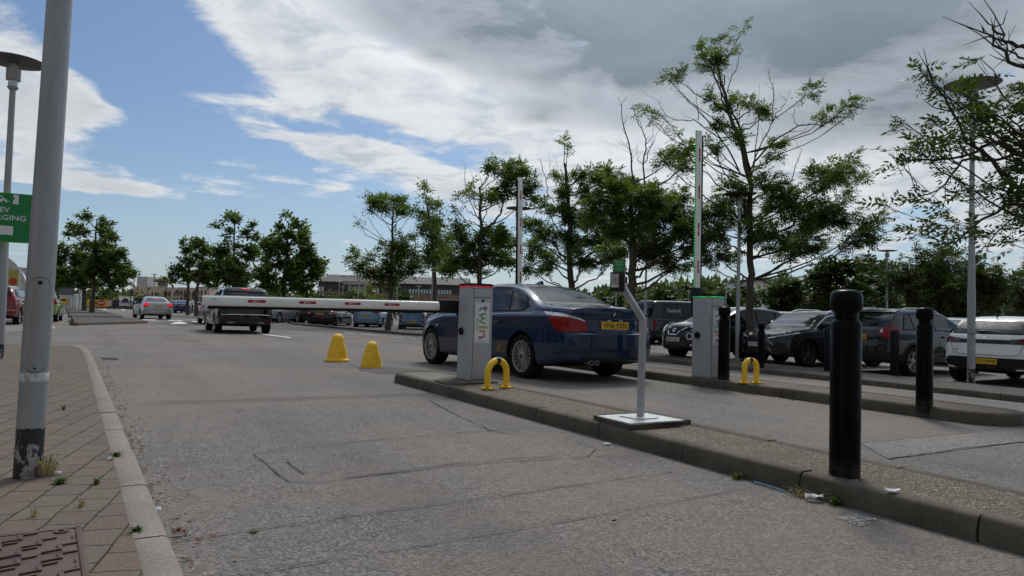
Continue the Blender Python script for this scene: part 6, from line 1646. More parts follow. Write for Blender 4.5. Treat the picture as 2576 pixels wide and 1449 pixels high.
def path(conv, Y, pts, dy=0): return [at(*conv(x, y), Y + dy) for x, y in pts]
ntot = 0
# the big ash in the middle right
b = G(1889, 903, .10); Y = b.y
tree('ash_tree', 'tall ash tree with bare twigs, standing between the green-lit cabinet and the small bollard', b, mk(cA, Y, [
    (682, 112, 30, 16), (606, 128, 42, 22), (530, 170, 42, 28), (470, 225, 30, 25), (395, 268, 62, 34), (345, 285, 25, 20), (520, 290, 80, 48), (600, 230, 30, 40, .6), (692, 175, 18, 22, .6), (600, 375, 45, 40), (655, 440, 55, 50), (750, 395, 45, 40), (760, 480, 55, 55),
    (640, 550, 55, 50), (805, 500, 35, 40), (1060, 395, 52, 34), (1245, 455, 66, 34), (1160, 498, 60, 32), (1290, 470, 25, 25), (205, 470, 24, 22), (240, 520, 40, 22), (310, 515, 25, 15), (370, 600, 35, 26), (400, 690, 75, 45, .8), (310, 745, 60, 45, .8), (520, 700, 55, 60, .7), (700, 640, 60, 60, .8), (860, 700, 70, 60, .7),
    (640, 900, 95, 75), (700, 950, 110, 90), (820, 860, 85, 75), (900, 950, 110, 100), (1050, 850, 90, 70), (1140, 830, 60, 60, .7), (1250, 770, 85, 70), (1330, 715, 60, 45), (1385, 810, 45, 50), (1000, 1000, 130, 100), (1180, 1000, 130, 90), (1310, 1050, 85, 60), (1100, 1120, 150, 80), (900, 1130, 110, 80), (760, 1090, 95, 90), (620, 1080, 95, 95), (570, 980, 65, 75), (1240, 1140, 110, 55), (650, 1200, 110, 55), (1010, 1200, 90, 45, .7), (545, 1250, 60, 40, .7)], .4992),
    [b, at(1884, 780, Y), at(1889, 690, Y), at(1885, 560, Y), at(1888, 470, Y), at(1862, 360, Y), at(1832, 270, Y), at(1800, 150, Y)], .115, density=104, leafsize=.24, seed=4, fork=.26, depth=.9,
    bare=[(path(cA, Y, [(865, 560), (875, 430), (870, 370), (850, 300)]), .018), (path(cA, Y, [(760, 800), (800, 690), (870, 560), (890, 510), (935, 460), (925, 420)]), .02), (path(cA, Y, [(700, 800), (620, 640), (500, 500), (430, 430), (395, 380)]), .026), (path(cA, Y, [(770, 760), (860, 660), (990, 570), (1120, 565), (1200, 530)]), .03),
          (path(cA, Y, [(720, 820), (640, 740), (590, 690), (545, 720), (520, 745)]), .02), (path(cA, Y, [(620, 650), (470, 540), (390, 545), (330, 520), (285, 440)]), .018), (path(cA, Y, [(760, 830), (800, 600), (800, 400)]), .02), (path(cA, Y, [(950, 880), (990, 760), (1010, 690), (980, 640)]), .014), (path(cA, Y, [(640, 400), (665, 320), (700, 240), (688, 140)]), .016),
          (path(cA, Y, [(990, 565), (975, 520), (985, 460)]), .012), (path(cA, Y, [(760, 1240), (860, 1230), (900, 1255), (1000, 1220)]), .014), (path(cA, Y, [(500, 540), (490, 470), (485, 390)]), .014), (path(cA, Y, [(765, 830), (700, 560), (650, 480), (575, 330), (520, 200)]), .04)])
# the ash off the right edge whose boughs reach in
b = gz(2705, 9.2); Y = b.y
tree('ash_tree', 'ash tree off the right edge, its boughs hanging in front of the tall lamp post', b + Vector((0, 0, .1)), mk(cD, Y, [
    (510, 280, 42, 28), (480, 300, 25, 22), (650, 290, 42, 40), (740, 330, 80, 35), (850, 350, 90, 40), (860, 430, 100, 50), (720, 410, 80, 60), (495, 480, 35, 50), (600, 545, 80, 60), (485, 625, 66, 50), (560, 640, 80, 60), (700, 560, 70, 60), (800, 510, 80, 60), (900, 470, 90, 70), (960, 580, 70, 80), (345, 705, 42, 30), (400, 680, 35, 32), (520, 720, 90, 40), (560, 805, 66, 40), (880, 790, 80, 44), (960, 800, 60, 60), (820, 860, 90, 50),
    (375, 930, 50, 36), (450, 940, 40, 25), (640, 915, 66, 50), (760, 950, 95, 55), (900, 930, 95, 70), (700, 1030, 100, 50), (435, 1080, 45, 50), (560, 1080, 60, 40), (840, 1060, 70, 40), (650, 1130, 80, 34), (905, 1065, 40, 30), (990, 1140, 20, 28), (1150, 400, 150, 150), (1180, 700, 160, 150), (1150, 950, 160, 120), (1350, 600, 160, 200)], .4992),
    [b, at(2700, 600, Y), at(2690, 380, Y), at(2640, 200, Y), at(2600, 110, Y)], .12, density=100, leafsize=.225, seed=9, fork=.42, depth=.55, mat='leaf_near', group='ash trees of the car park',
    bare=[(path(cD, Y, [(1150, 420), (1003, 280), (900, 210), (840, 150), (790, 70)]), .034), (path(cD, Y, [(1150, 230), (1003, 170), (920, 150), (870, 100), (825, 58)]), .034), (path(cD, Y, [(1003, 245), (930, 190), (870, 135), (800, 120)]), .016), (path(cD, Y, [(1250, 760), (1000, 730), (860, 650), (760, 700), (560, 740), (380, 745)]), .035), (path(cD, Y, [(1250, 900), (950, 880), (860, 760), (720, 640), (600, 430), (535, 320)]), .035),
          (path(cD, Y, [(1150, 1000), (950, 960), (800, 1040), (650, 1165), (520, 1165)]), .028), (path(cD, Y, [(1100, 930), (850, 1120), (810, 1190)]), .014), (path(cD, Y, [(1000, 700), (870, 740), (700, 740), (600, 870), (480, 930), (460, 860)]), .022)])
# two ashes behind the blue saloon
Y = 21.5; b = gz(1590, Y)
tree('ash_tree', 'ash tree with dead upright twigs, thick trunk behind the intercom post', b, mk(cA, Y, [(60, 800, 60, 50), (150, 860, 100, 60), (60, 950, 95, 80), (-30, 860, 50, 60), (200, 960, 105, 95), (330, 880, 85, 75), (430, 900, 65, 90), (330, 1000, 105, 95), (130, 1080, 125, 75), (300, 1130, 130, 85), (430, 1130, 85, 95), (400, 1250, 90, 50), (300, 1220, 85, 50), (60, 1180, 100, 60, .7), (370, 700, 60, 40, .7), (430, 770, 60, 55, .8), (-60, 1000, 60, 90), (190, 1180, 90, 50, .7), (505, 1000, 50, 90), (520, 1130, 50, 90)], .4992),
    [b, at(1590, 740, Y), at(1592, 640, Y), at(1586, 540, Y), at(1592, 450, Y)], .17, density=118, leafkind=9, leafsize=.27, seed=21, fork=.33, depth=1.2,
    bare=[(path(cA, Y, [(170, 900), (160, 730), (135, 620), (110, 540), (110, 455)]), .03), (path(cA, Y, [(160, 720), (150, 690), (110, 650)]), .014), (path(cA, Y, [(215, 880), (225, 720), (235, 640), (200, 560), (170, 480)]), .028), (path(cA, Y, [(225, 760), (250, 690), (290, 600)]), .018), (path(cA, Y, [(235, 660), (270, 620), (265, 560)]), .012), (path(cA, Y, [(215, 760), (190, 740), (185, 700)]), .012), (path(cA, Y, [(140, 1300), (40, 1180), (-40, 1080)]), .04), (path(cA, Y, [(160, 1290), (260, 1180), (330, 1080)]), .04)])
Y = 26.0; b = gz(1438, Y)
tree('ash_tree', 'bushy ash tree between the raised boom over the blue car and the intercom post', b, mk(cB, Y, [(1970, 150, 26, 30), (1985, 230, 32, 45), (1945, 410, 55, 60), (2100, 420, 90, 75), (2250, 355, 75, 50), (2330, 425, 50, 70), (2010, 560, 95, 75), (2200, 560, 120, 95), (2390, 600, 75, 100), (1950, 720, 110, 85), (2100, 760, 140, 100), (2300, 780, 130, 100), (1850, 890, 110, 90), (2050, 950, 140, 100), (2250, 970, 120, 95), (1900, 1080, 110, 75), (2100, 1120, 130, 85), (1790, 700, 60, 60, .8), (1720, 860, 85, 80), (1720, 1000, 90, 80), (1680, 1130, 60, 80), (2400, 900, 75, 130), (1640, 800, 40, 60, .7), (2330, 1130, 90, 90), (1800, 1180, 80, 60, .7)], .3039),
    [b, at(1436, 720, Y), at(1434, 620, Y), at(1430, 520, Y), at(1420, 410, Y)], .15, density=118, leafkind=9, leafsize=.28, seed=22, fork=.3, depth=1.3,
    bare=[(path(cB, Y, [(1900, 640), (1840, 560), (1830, 440), (1800, 370), (1780, 290)]), .02), (path(cB, Y, [(1835, 450), (1860, 380), (1865, 290)]), .014), (path(cB, Y, [(1960, 600), (1960, 480), (1910, 280)]), .014)])
Y = 29.0; b = gz(1208, Y)
tree('ash_tree', 'forked ash tree with a dense right tuft, above the cabinet with red lights', b, mk(cB, Y, [(1390, 210, 30, 30), (1385, 280, 65, 60), (1480, 330, 80, 80), (1600, 380, 75, 70), (1560, 480, 100, 85), (1680, 480, 75, 80), (1705, 580, 50, 70), (1450, 560, 55, 80), (1370, 640, 60, 45), (1640, 320, 30, 50, .7), (1180, 480, 50, 40, .55), (1120, 600, 35, 32, .6), (1100, 700, 45, 32, .55), (1230, 580, 40, 70, .3), (1130, 840, 80, 50, .8), (1150, 950, 110, 85), (1350, 900, 100, 80), (1450, 940, 100, 90), (1250, 1050, 120, 85), (1400, 1080, 110, 75), (1120, 1100, 100, 75), (1060, 1180, 110, 60), (1250, 1170, 110, 50), (1510, 1090, 80, 80), (1560, 960, 60, 70)], .3039),
    [b, at(1206, 720, Y), at(1208, 640, Y), at(1210, 560, Y), at(1206, 470, Y)], .13, density=112, leafkind=5, leafsize=.28, seed=23, fork=.3, depth=1.2,
    bare=[(path(cB, Y, [(1290, 960), (1370, 830), (1450, 740), (1480, 620), (1490, 500)]), .06), (path(cB, Y, [(1285, 760), (1255, 560), (1210, 400)]), .02), (path(cB, Y, [(1290, 720), (1310, 560), (1280, 420)]), .02), (path(cB, Y, [(1280, 800), (1200, 640), (1160, 460), (1160, 340)]), .022), (path(cB, Y, [(1290, 900), (1160, 800), (1050, 600)]), .018), (path(cB, Y, [(1300, 700), (1360, 580), (1340, 480)]), .014), (path(cB, Y, [(1480, 740), (1560, 700), (1660, 690)]), .016)])
Y = 36.0; b = gz(1095, Y)
tree('ash_tree', 'narrow topped ash tree just left of the forked ash tree', b, mk(cB, Y, [(835, 550, 35, 50), (850, 610, 30, 40), (930, 670, 55, 45), (820, 720, 80, 65), (900, 790, 80, 70), (1000, 780, 50, 30, .7), (870, 880, 100, 80), (980, 930, 90, 70), (900, 1000, 110, 80), (1020, 1070, 90, 70), (880, 1120, 100, 70)], .3039),
    [b, at(1094, 720, Y), at(1092, 640, Y), at(1080, 560, Y), at(1072, 490, Y)], .12, density=66, leafkind=5, leafsize=.32, seed=24, fork=.3, depth=1.2)
Y = 38.5; b = gz(978, Y)
tree('ash_tree', 'round topped ash tree between the pale blue and bright blue cars', b, mk(cB, Y, [(375, 640, 60, 55), (350, 590, 35, 30), (480, 590, 80, 55), (490, 660, 80, 50), (570, 640, 80, 60), (620, 600, 50, 40), (700, 680, 52, 48), (640, 720, 70, 40), (400, 700, 50, 30), (215, 1050, 55, 50), (270, 1150, 80, 50), (265, 790, 20, 25, .7), (400, 1080, 55, 38), (500, 1010, 55, 45, .8), (560, 890, 25, 30, .6), (560, 1100, 80, 65), (650, 990, 85, 75), (700, 1080, 105, 75), (600, 1190, 110, 75), (450, 1200, 110, 60), (750, 1170, 90, 75), (520, 1290, 90, 50), (330, 1230, 90, 50, .8), (690, 900, 40, 50, .8)], .3039),
    [b, at(981, 760, Y), at(985, 680, Y), at(987, 600, Y), at(988, 520, Y)], .14, density=72, leafkind=5, leafsize=.32, seed=25, fork=.3, depth=1.1,
    bare=[(path(cB, Y, [(520, 985), (440, 890), (380, 810), (360, 770)]), .02), (path(cB, Y, [(500, 980), (340, 910), (290, 830), (255, 770)]), .022), (path(cB, Y, [(560, 960), (640, 840), (720, 720)]), .02), (path(cB, Y, [(560, 900), (480, 780), (400, 720)]), .02), (path(cB, Y, [(560, 860), (620, 760), (640, 700)]), .018)])
Y = 50.0; b = gz(713, Y)
tree('ash_tree', 'dense rounded ash tree behind the right side of the black people carrier', b, mk(cC, Y, [(2140, 140, 32, 36), (2190, 215, 75, 50), (2120, 270, 70, 50), (2230, 310, 105, 70), (1960, 320, 80, 40), (1930, 400, 60, 60), (2050, 410, 130, 80), (2300, 420, 90, 95), (1960, 520, 110, 80), (2150, 530, 150, 100), (2350, 560, 90, 95), (1960, 670, 110, 75), (2200, 670, 160, 80), (2380, 650, 60, 70), (2050, 760, 120, 50), (2250, 760, 120, 50)], .2808),
    [b, at(713, 740, Y), at(715, 680, Y), at(722, 620, Y), at(726, 560, Y)], .16, density=50, leafkind=3, leafsize=.34, seed=26, fork=.3, depth=1.2, mat='leaf_far')
Y = 58.0; b = gz(592, Y)
tree('ash_tree', 'sparse topped ash tree left of the dense rounded one, behind the black people carrier', b, mk(cC, Y, [(1620, 150, 70, 40), (1680, 180, 40, 40), (1790, 200, 40, 36), (1500, 210, 40, 34), (1560, 290, 50, 42, .7), (1720, 290, 60, 45, .7), (1810, 320, 40, 45, .7), (1600, 420, 110, 60, .7), (1750, 450, 100, 75), (1530, 510, 90, 60), (1680, 580, 140, 80), (1560, 660, 110, 70), (1760, 680, 100, 70), (1640, 740, 120, 45)], .2808),
    [b, at(592, 740, Y), at(590, 680, Y), at(588, 620, Y), at(590, 560, Y)], .16, density=46, leafkind=3, leafsize=.36, seed=27, fork=.3, depth=1.2, mat='leaf_far',
    bare=[(path(cC, Y, [(1600, 560), (1480, 420), (1400, 310)]), .03), (path(cC, Y, [(1650, 520), (1780, 400), (1840, 290)]), .03), (path(cC, Y, [(1640, 460), (1560, 330), (1500, 220)]), .03), (path(cC, Y, [(1660, 440), (1700, 320), (1680, 240)]), .03)])
Y = 66.0; b = gz(472, Y)
tree('ash_tree', 'small ash tree behind the parked blue estate, left of a pair of trunks', b, mk(cC, Y, [(1260, 380, 45, 32), (1250, 440, 60, 45), (1230, 560, 75, 50), (1180, 640, 95, 45), (1100, 690, 60, 35), (1030, 725, 34, 24), (1270, 690, 90, 50), (1120, 610, 40, 20, .6)], .2808),
    [b, at(472, 740, Y), at(474, 700, Y), at(478, 640, Y), at(480, 600, Y)], .15, density=44, leafkind=3, leafsize=.36, seed=28, fork=.4, depth=.9, mat='leaf_far', bare=[(path(cC, Y, [(1250, 600), (1180, 540), (1060, 505)]), .025), (path(cC, Y, [(1240, 620), (1190, 500), (1230, 460)]), .02)])
Y = 62.0; b = gz(494, Y)
tree('ash_tree', 'small ash tree beside the standing person in a white shirt', b, mk(cC, Y, [(1380, 390, 70, 45), (1440, 440, 60, 50), (1370, 480, 80, 50), (1410, 570, 90, 60), (1350, 660, 110, 55), (1460, 650, 70, 60), (1420, 740, 85, 38)], .2808),
    [b, at(493, 740, Y), at(500, 700, Y), at(508, 650, Y), at(512, 610, Y)], .15, density=44, leafkind=3, leafsize=.36, seed=29, fork=.38, depth=.9, mat='leaf_far')
b = G(231, 785.5, .1); Y = b.y
tree('ash_tree', 'large ash tree on the far left kerbed island, the nearer of two trunks', b, mk(cC, Y, [(270, 128, 50, 24), (370, 145, 50, 36), (440, 195, 62, 50), (470, 240, 40, 50), (260, 225, 50, 30), (190, 285, 60, 30), (350, 285, 70, 42), (470, 300, 55, 45), (570, 325, 50, 40), (400, 400, 85, 50), (500, 420, 95, 55), (480, 520, 140, 80), (650, 480, 95, 70), (700, 570, 66, 50), (400, 640, 160, 80), (600, 640, 120, 70), (720, 640, 50, 40), (550, 730, 100, 50), (650, 720, 45, 40)], .2808),
    [b, at(235, 720, Y), at(238, 660, Y), at(240, 600, Y), at(244, 555, Y)], .17, density=48, leafkind=3, leafsize=.34, seed=30, fork=.3, depth=1.5, mat='leaf_far', bare=[(path(cC, Y, [(350, 440), (200, 360), (80, 370)]), .03), (path(cC, Y, [(360, 460), (220, 330), (110, 310)]), .025)])
Y = 72; b = gz(212, Y)
tree('ash_tree', 'large ash tree on the far left kerbed island, the farther trunk beside the white poles', b, mk(cC, Y, [(250, 400, 80, 45), (180, 440, 60, 40), (120, 500, 80, 60), (300, 520, 140, 80), (200, 640, 120, 75), (60, 620, 60, 90), (150, 730, 90, 55), (350, 740, 120, 55), (320, 640, 100, 70), (40, 740, 50, 60)], .2808),
    [b, at(211, 720, Y), at(208, 660, Y), at(205, 630, Y)], .2, density=40, leafkind=3, leafsize=.38, seed=31, fork=.4, depth=1.5, mat='leaf_far')
# trees and bushes behind the parking rows
def bushy(name, label, px, Y, ytop, ybot, hw, mat, seed, group, n=14, size=.34, dn=20, kind=3, cat='tree', r0=.14, top=1.0):
    rnd = random.Random(seed); b = gz(px, Y); bl = []; s = F / Y; cy = (ytop + ybot) / 2; hh = (ybot - ytop) / 2
    for i in range(n):
        a = rnd.uniform(0, 2 * math.pi); q = rnd.uniform(.2, .78); x = px + hw * q * math.cos(a); y = cy - hh * q * math.sin(a) * 1.02; rr = rnd.uniform(.24, .42) * (hw + hh) / 2
        p = at(x, y, Y); bl.append((p, rr / s * 1.1, rr / s * .85, rnd.uniform(.8, 1.1)))
    return tree(name, label, b, bl, [b, at(px, (ybot + ytop * .6) / 1.6, Y), at(px, ytop + hh * .5, Y)], r0, leafkind=kind, leafsize=size, density=dn, mat=mat, seed=seed, fork=.12, depth=hw / s * .45, group=group, cat=cat)
gb = 'trees and bushes behind the right hand parking rows'
bushy('maple_tree', 'dark spreading maple behind the green crossover and second bollard', 2385, 29, 606, 800, 150, 'leaf_dark', 51, gb, 34, .26, 44, 5)
bushy('maple_tree', 'dark maple cut off by the right edge, behind the white hatchback', 2590, 33, 640, 800, 75, 'leaf_dark', 52, gb, 18, .28, 36, 5)
bushy('bush', 'tall green bush right of the big ash trunk, before the white gable', 1965, 38, 690, 800, 105, 'leaf_hill', 53, gb, 20, .30, 26)
bushy('bush', 'tall bush mass left of the disc lamp between the bollards', 2105, 36, 640, 800, 90, 'leaf_dark', 54, gb, 24, .30, 28)
bushy('bush', 'dense bush right behind the disc lamp between the bollards', 2205, 40, 650, 800, 80, 'leaf_dark', 55, gb, 20, .32, 26)
bushy('tree', 'dark tree far behind the white hatchback, right of the tall lamp post', 2500, 48, 685, 805, 80, 'leaf_dark', 56, gb, 18, .40, 16)
gm = 'far trees behind the dark van'
for i, (px, yt, hw, mt, lab) in enumerate(((1665, 712, 60, 'leaf_dark', 'far dark tree rising behind the intercom post bend'), (1700, 738, 42, 'leaf_lime', 'far pale green tree above the roof of the dark van'), (1748, 724, 50, 'leaf_hill', 'far tree just left of the raised boom with green lights'), (1812, 722, 56, 'leaf_hill', 'far tree between the raised boom and the big ash trunk'),
    (1868, 716, 46, 'leaf_hill', 'far tree directly behind the big ash trunk'), (1620, 735, 46, 'leaf_lime', 'far yellowish tree behind the intercom post'), (1560, 742, 50, 'leaf_dark', 'far dark bush behind the boot of the blue saloon'), (1470, 738, 60, 'leaf_hill', 'far bush seen over the roof of the blue saloon'), (1380, 742, 55, 'leaf_dark', 'far bush left of the saloon roof aerial'))):
    bushy('tree', lab, px, 85 + 3 * i, yt, 802, hw, mt, 60 + i, gm, 12, .75, 5.5)
gl = 'scrub bushes in front of the dark roofed building'
for i, (px, yt, hw, mt, lab) in enumerate(((690, 742, 55, 'leaf_hill', 'scrub bush right of the black people carrier roof'), (770, 740, 50, 'leaf_lime', 'yellowish scrub bush at the left end of the dark roofed building'), (835, 738, 45, 'leaf_hill', 'scrub bush below the glass gable of the dark roofed building'), (905, 722, 50, 'leaf_lime', 'tallest yellowish scrub bush left of the ash tree trunk'),
    (960, 735, 45, 'leaf_hill', 'scrub bush directly behind the ash tree trunk'), (1010, 740, 32, 'leaf_dark', 'dark scrub bush left of the band of office windows'))):
    bushy('bush', lab, px, 88 + 2 * i, yt - 7, 790, hw * 1.15, mt, 80 + i, gl, 11, .8, 5, cat='bush')
gw = 'green bushes behind the far hoardings'
for i, (px, yt, hw, mt, lab) in enumerate(((300, 742, 45, 'leaf_hill', 'green bush behind the arrow hoarding'), (355, 738, 42, 'leaf_hill', 'green bush behind the middle of the hoardings'), (395, 752, 40, 'leaf_lime', 'pale green bush left of the silver saloon roof'), (265, 735, 40, 'leaf_dark', 'dark bush right of the near left trunk'))):
    bushy('bush', lab, px, 150 + 3 * i, yt, 775, hw, mt, 100 + i, gw, 11, 1.3, 2.0, cat='bush')
# ------------------------------------------------------------------ far buildings, hoardings, people
MT['roof_dark'] = simple('dark_roof_sheet', (.058, .050, .045), .7, var=.15, scale=.6)
MT['wall_dark'] = simple('dark_cladding', (.055, .055, .055), .7, var=.1, scale=1)
MT['brick_brown'] = simple('brown_brick', (.24, .165, .125), .85, var=.2, scale=2)
MT['brick_tan'] = simple('buff_brick', (.56, .44, .33), .85, var=.12, scale=1)
MT['render_white'] = simple('white_render', (.82, .82, .80), .7, var=.06, scale=1)
MT['render_grey'] = simple('grey_render', (.60, .60, .59), .7, var=.06, scale=1)
MT['win_pale'] = glass_mat('office_glass', (.30, .37, .38), .08); MT['win_dark'] = glass_mat('dark_building_glass', (.025, .03, .035), .08)
MT['frame_dark'] = simple('dark_frame', (.03, .03, .03), .5)
class Flat:
    """frame of a facade: local x to the right, z up, local y away from the viewer"""
    def __init__(s, name, pxl, pxr, Y, label, cat, zb=0.0, group=None, Yr=None):
        a = at(pxl, 790, Y); b = at(pxr, 790, Yr or Y); s.s = F / Y; s.W = (b - a).xy.length; s.zb = zb
        s.e = empty(name, (a.x, a.y, zb), math.atan2(b.y - a.y, b.x - a.x), label, cat, group); s.a = a; s.b = b; s.pxl = pxl; s.pxr = pxr
    def X(s, px): return (px - s.pxl) / (s.pxr - s.pxl) * s.W
    def Z(s, px, py):
        k = (px - s.pxl) / (s.pxr - s.pxl); Y = s.a.y + (s.b.y - s.a.y) * k; return at(px, py, Y).z - s.zb
    def box(s, name, mat, x0, x1, y0, y1, z0, z1, par=None, mb=None):
        m = mb or MB(); m.box(((x0 + x1) / 2, (y0 + y1) / 2, (z0 + z1) / 2), (x1 - x0, y1 - y0, z1 - z0))
        if mb is None: return m.build(name, MT[mat], par or s.e, smooth=0)
def windows_row(f, xs, w, z0, z1, glass='win_dark', y=-.06):
    for x in xs:
        fr = f.box('window', 'frame_dark', x, x + w, y, .3, z0, z1)
        m = MB(); m.box((x + w / 2, y - .02, (z0 + z1) / 2), (w - .16, .03, z1 - z0 - .16)); m.build('pane', MT[glass], fr, smooth=0)
# long dark roofed office building
f = Flat('office_building', 795, 1150, 175, 'long low office building with dark pitched roof and brick ground floor', 'building', -.3)
ze = f.Z(1100, 716); zr = f.Z(900, 689); zw = f.Z(1000, 757)
x1 = f.X(1165); L0 = f.X(798)
f.box('wall', 'wall_dark', L0, x1, 0, 14, 1.5, ze + .1); f.box('ground_floor', 'brick_brown', L0 + .5, x1 - .3, -.15, 13.8, -1, f.Z(1100, 741))
m = MB(); yr = 7; m.add([(L0 - 1, -1, ze), (x1 + 1, -1, ze), (x1 + 1, yr, zr), (L0 + 1.2, yr, zr), (L0 - 1, 15, ze), (x1 + 1, 15, ze)], [(0, 1, 2, 3), (4, 3, 2, 5), (0, 3, 4), (1, 5, 2), (0, 4, 5, 1)])
rf = m.build('roof', MT['roof_dark'], f.e, smooth=0)
for px in (846, 853, 867, 876): 
    x = f.X(px); m = MB(); m.box((x, 5.2, ze + (zr - ze) * .80), (.7, .9, .10), Matrix.Rotation(0, 4, 'X')); m.build('skylight', MT['render_white'], rf, smooth=0)
m = MB(); xa, xb = f.X(866), f.X(930); m.add([(xa, -2.2, f.Z(870, 717)), (xb, -2.2, f.Z(930, 717)), (xb, -1.0, f.Z(930, 709)), (xa - .5, -1.0, f.Z(870, 707)), (xa, 3, f.Z(870, 717)), (xb, 3, f.Z(930, 717)), (xb, 3, f.Z(930, 709)), (xa - .5, 3, f.Z(870, 707))],
    [(0, 1, 2, 3), (4, 7, 6, 5), (0, 3, 7, 4), (1, 5, 6, 2), (3, 2, 6, 7), (0, 4, 5, 1)]); m.build('porch_roof', MT['roof_dark'], f.e, smooth=0)
windows_row(f, [f.X(p) for p in (872, 884, 896, 908)], f.X(882) - f.X(872) + .2, f.Z(900, 735), f.Z(900, 718), 'win_pale')
windows_row(f, [f.X(p) for p in (798, 806, 945)], f.X(806) - f.X(799), f.Z(800, 734), f.Z(800, 720), 'win_pale')
windows_row(f, [f.X(1027 + 7.2 * i) for i in range(15)], f.X(1033.4) - f.X(1027), f.Z(1080, 740), f.Z(1080, 728), 'win_pale')
# buff flats
f = Flat('apartment_building', 300, 545, 235, 'buff brick flats with small balconies behind the silver saloon', 'building', -.5)
def blk(px0, px1, pyt, y0=0, name='wall', mat='brick_tan'): return f.box(name, mat, f.X(px0), f.X(px1), y0, y0 + 12, -1, f.Z((px0 + px1) / 2, pyt))
blk(338, 372, 722, 3); blk(372, 409, 720.5, 0); blk(409, 432, 722, 1.2, mat='brick_tan'); blk(432, 452, 723, 0); blk(452, 530, 724, -1.5); blk(300, 340, 718, 8)
for a_, b_ in ((338, 372), (372, 409), (452, 530)): f.box('parapet', 'render_grey', f.X(a_) - .1, f.X(b_) + .1, -1.7 if a_ > 440 else (3 - .2 if a_ < 350 else -.2), 3, f.Z(a_, 721 if a_ < 440 else 724), f.Z(a_, 720 if a_ < 440 else 723))
for row, (za, zb_) in enumerate(((734, 744), (750, 759))):
    for px in (380, 388, 412, 422, 436, 444) if row == 0 else (380, 388, 436, 444): windows_row(f, [f.X(px)], f.X(px + 3.2) - f.X(px), f.Z(px, zb_), f.Z(px, za), y=-.1)
    for px in (458, 466, 478, 488, 500, 508, 518): windows_row(f, [f.X(px)], f.X(px + 3.4) - f.X(px), f.Z(px, zb_ + (0 if row else -1)), f.Z(px, za - 3), y=-1.6)
for px, py in ((395, 745), (415, 742), (450, 738), (470, 746), (490, 746)):
    b_ = f.box('balcony', 'frame_dark', f.X(px), f.X(px + 9), -2.9 if px > 440 else -1.6, -1.5 if px > 440 else 0, f.Z(px, py + 1), f.Z(px, py)); m = MB()
    for i in range(12):
        x = f.X(px) + (f.X(px + 9) - f.X(px)) * i / 11; m.box((x, -2.9 if px > 440 else -1.6, f.Z(px, py) + .5), (.06, .06, 1.0))
    m.box(((f.X(px) + f.X(px + 9)) / 2, -2.9 if px > 440 else -1.6, f.Z(px, py) + 1.0), (f.X(px + 9) - f.X(px), .08, .08)); m.build('railing', MT['frame_dark'], b_, smooth=0)
# high rise under a grid of frames
f = Flat('high_rise', 341, 392, 420, 'pale grid fronted high rise block far behind the buff flats', 'building', -.5)
xa, xc, xb = f.X(341.5), f.X(367), f.X(390); zt = f.Z(355, 696.5); zt2 = f.Z(380, 698.5)
f.box('wall', 'wall_dark', xa, xb, 1, 14, -1, zt2 - .3); fl = (zt - f.Z(355, 735)) / 7.0
m = MB()
for i in range(9): m.box(((xa + xc) / 2, .6, zt - fl * i), (xc - xa, 1.2, .5)); 
for i in range(8): m.box((xa + (xc - xa) * i / 7, .6, zt / 2), (.45, 1.3, zt + .5))
m.build('frame_grid', MT['render_grey'], f.e, smooth=0)
m = MB()
for i in range(9): m.box(((xc + xb) / 2 + .3, .4, zt2 - fl * i - .2), (xb - xc, 1.8, 1.25))
m.build('balcony_bands', MT['render_white'], f.e, smooth=0)
windows_row(f, [xa + (xc - xa) * (i + .12) / 7 for i in range(7)], (xc - xa) / 7 * .7, f.Z(355, 735), zt - .8, 'win_dark', y=.85)
# white hall with curved roof at the left edge, grey roof behind
f = Flat('curved_hall', -120, 60, 68.9, 'white hall with a curved roof edge at the left edge behind the red car', 'building', 0, Yr=72)
pts = []
for px, py in ((-120, 610), (-60, 625), (-20, 640), (10, 655), (32, 672), (46, 688), (56, 705), (62, 722)): pts.append((f.X(px), f.Z(px, py)))
pol = [(pts[0][0], -1)] + pts + [(f.X(64), -1)]
TY = Matrix(((1, 0, 0, 0), (0, 0, 1, 0), (0, 1, 0, 0), (0, 0, 0, 1)))
m = MB(); m.prism(pol, 0, 22, TY); m.build('wall', MT['render_white'], f.e, smooth=0)
m = MB(); o_ = [(x, z + .35) for x, z in pts]; i_ = [(x, z - .45) for x, z in pts]; m.prism(o_ + i_[::-1], -.5, 22.5, TY); m.build('roof', MT['render_grey'], f.e, smooth=0)
m = MB(); x = f.X(38)
f.box('panel', 'render_grey', f.X(-60), f.X(18), -.12, 0, f.Z(0, 722), f.Z(0, 684))
f.box('fascia', 'roof_dark' if False else 'render_grey', f.X(-60), f.X(27), -.25, 0, f.Z(10, 684), f.Z(10, 680))
f = Flat('office_building', -40, 75, 120, 'grey roofed building glimpsed between the curved hall and the thick post', 'building', 0)
f.box('wall', 'wall_dark', f.X(-40), f.X(75), 0, 12, -1, f.Z(50, 690)); m = MB(); xa, xb = f.X(-45), f.X(80); z0, z1 = f.Z(50, 691), f.Z(50, 669)
m.add([(xa, -1, z0), (xb, -1, z0), (xb, 6, z1), (xa, 6, z1), (xa, 13, z0), (xb, 13, z0)], [(0, 1, 2, 3), (3, 2, 5, 4), (0, 3, 4), (1, 5, 2), (0, 4, 5, 1)]); m.build('roof', MT['roof_dark'], f.e, smooth=0)
windows_row(f, [f.X(p) for p in (52, 60, 68)], f.X(59) - f.X(53), f.Z(50, 708), f.Z(50, 695), 'win_pale')
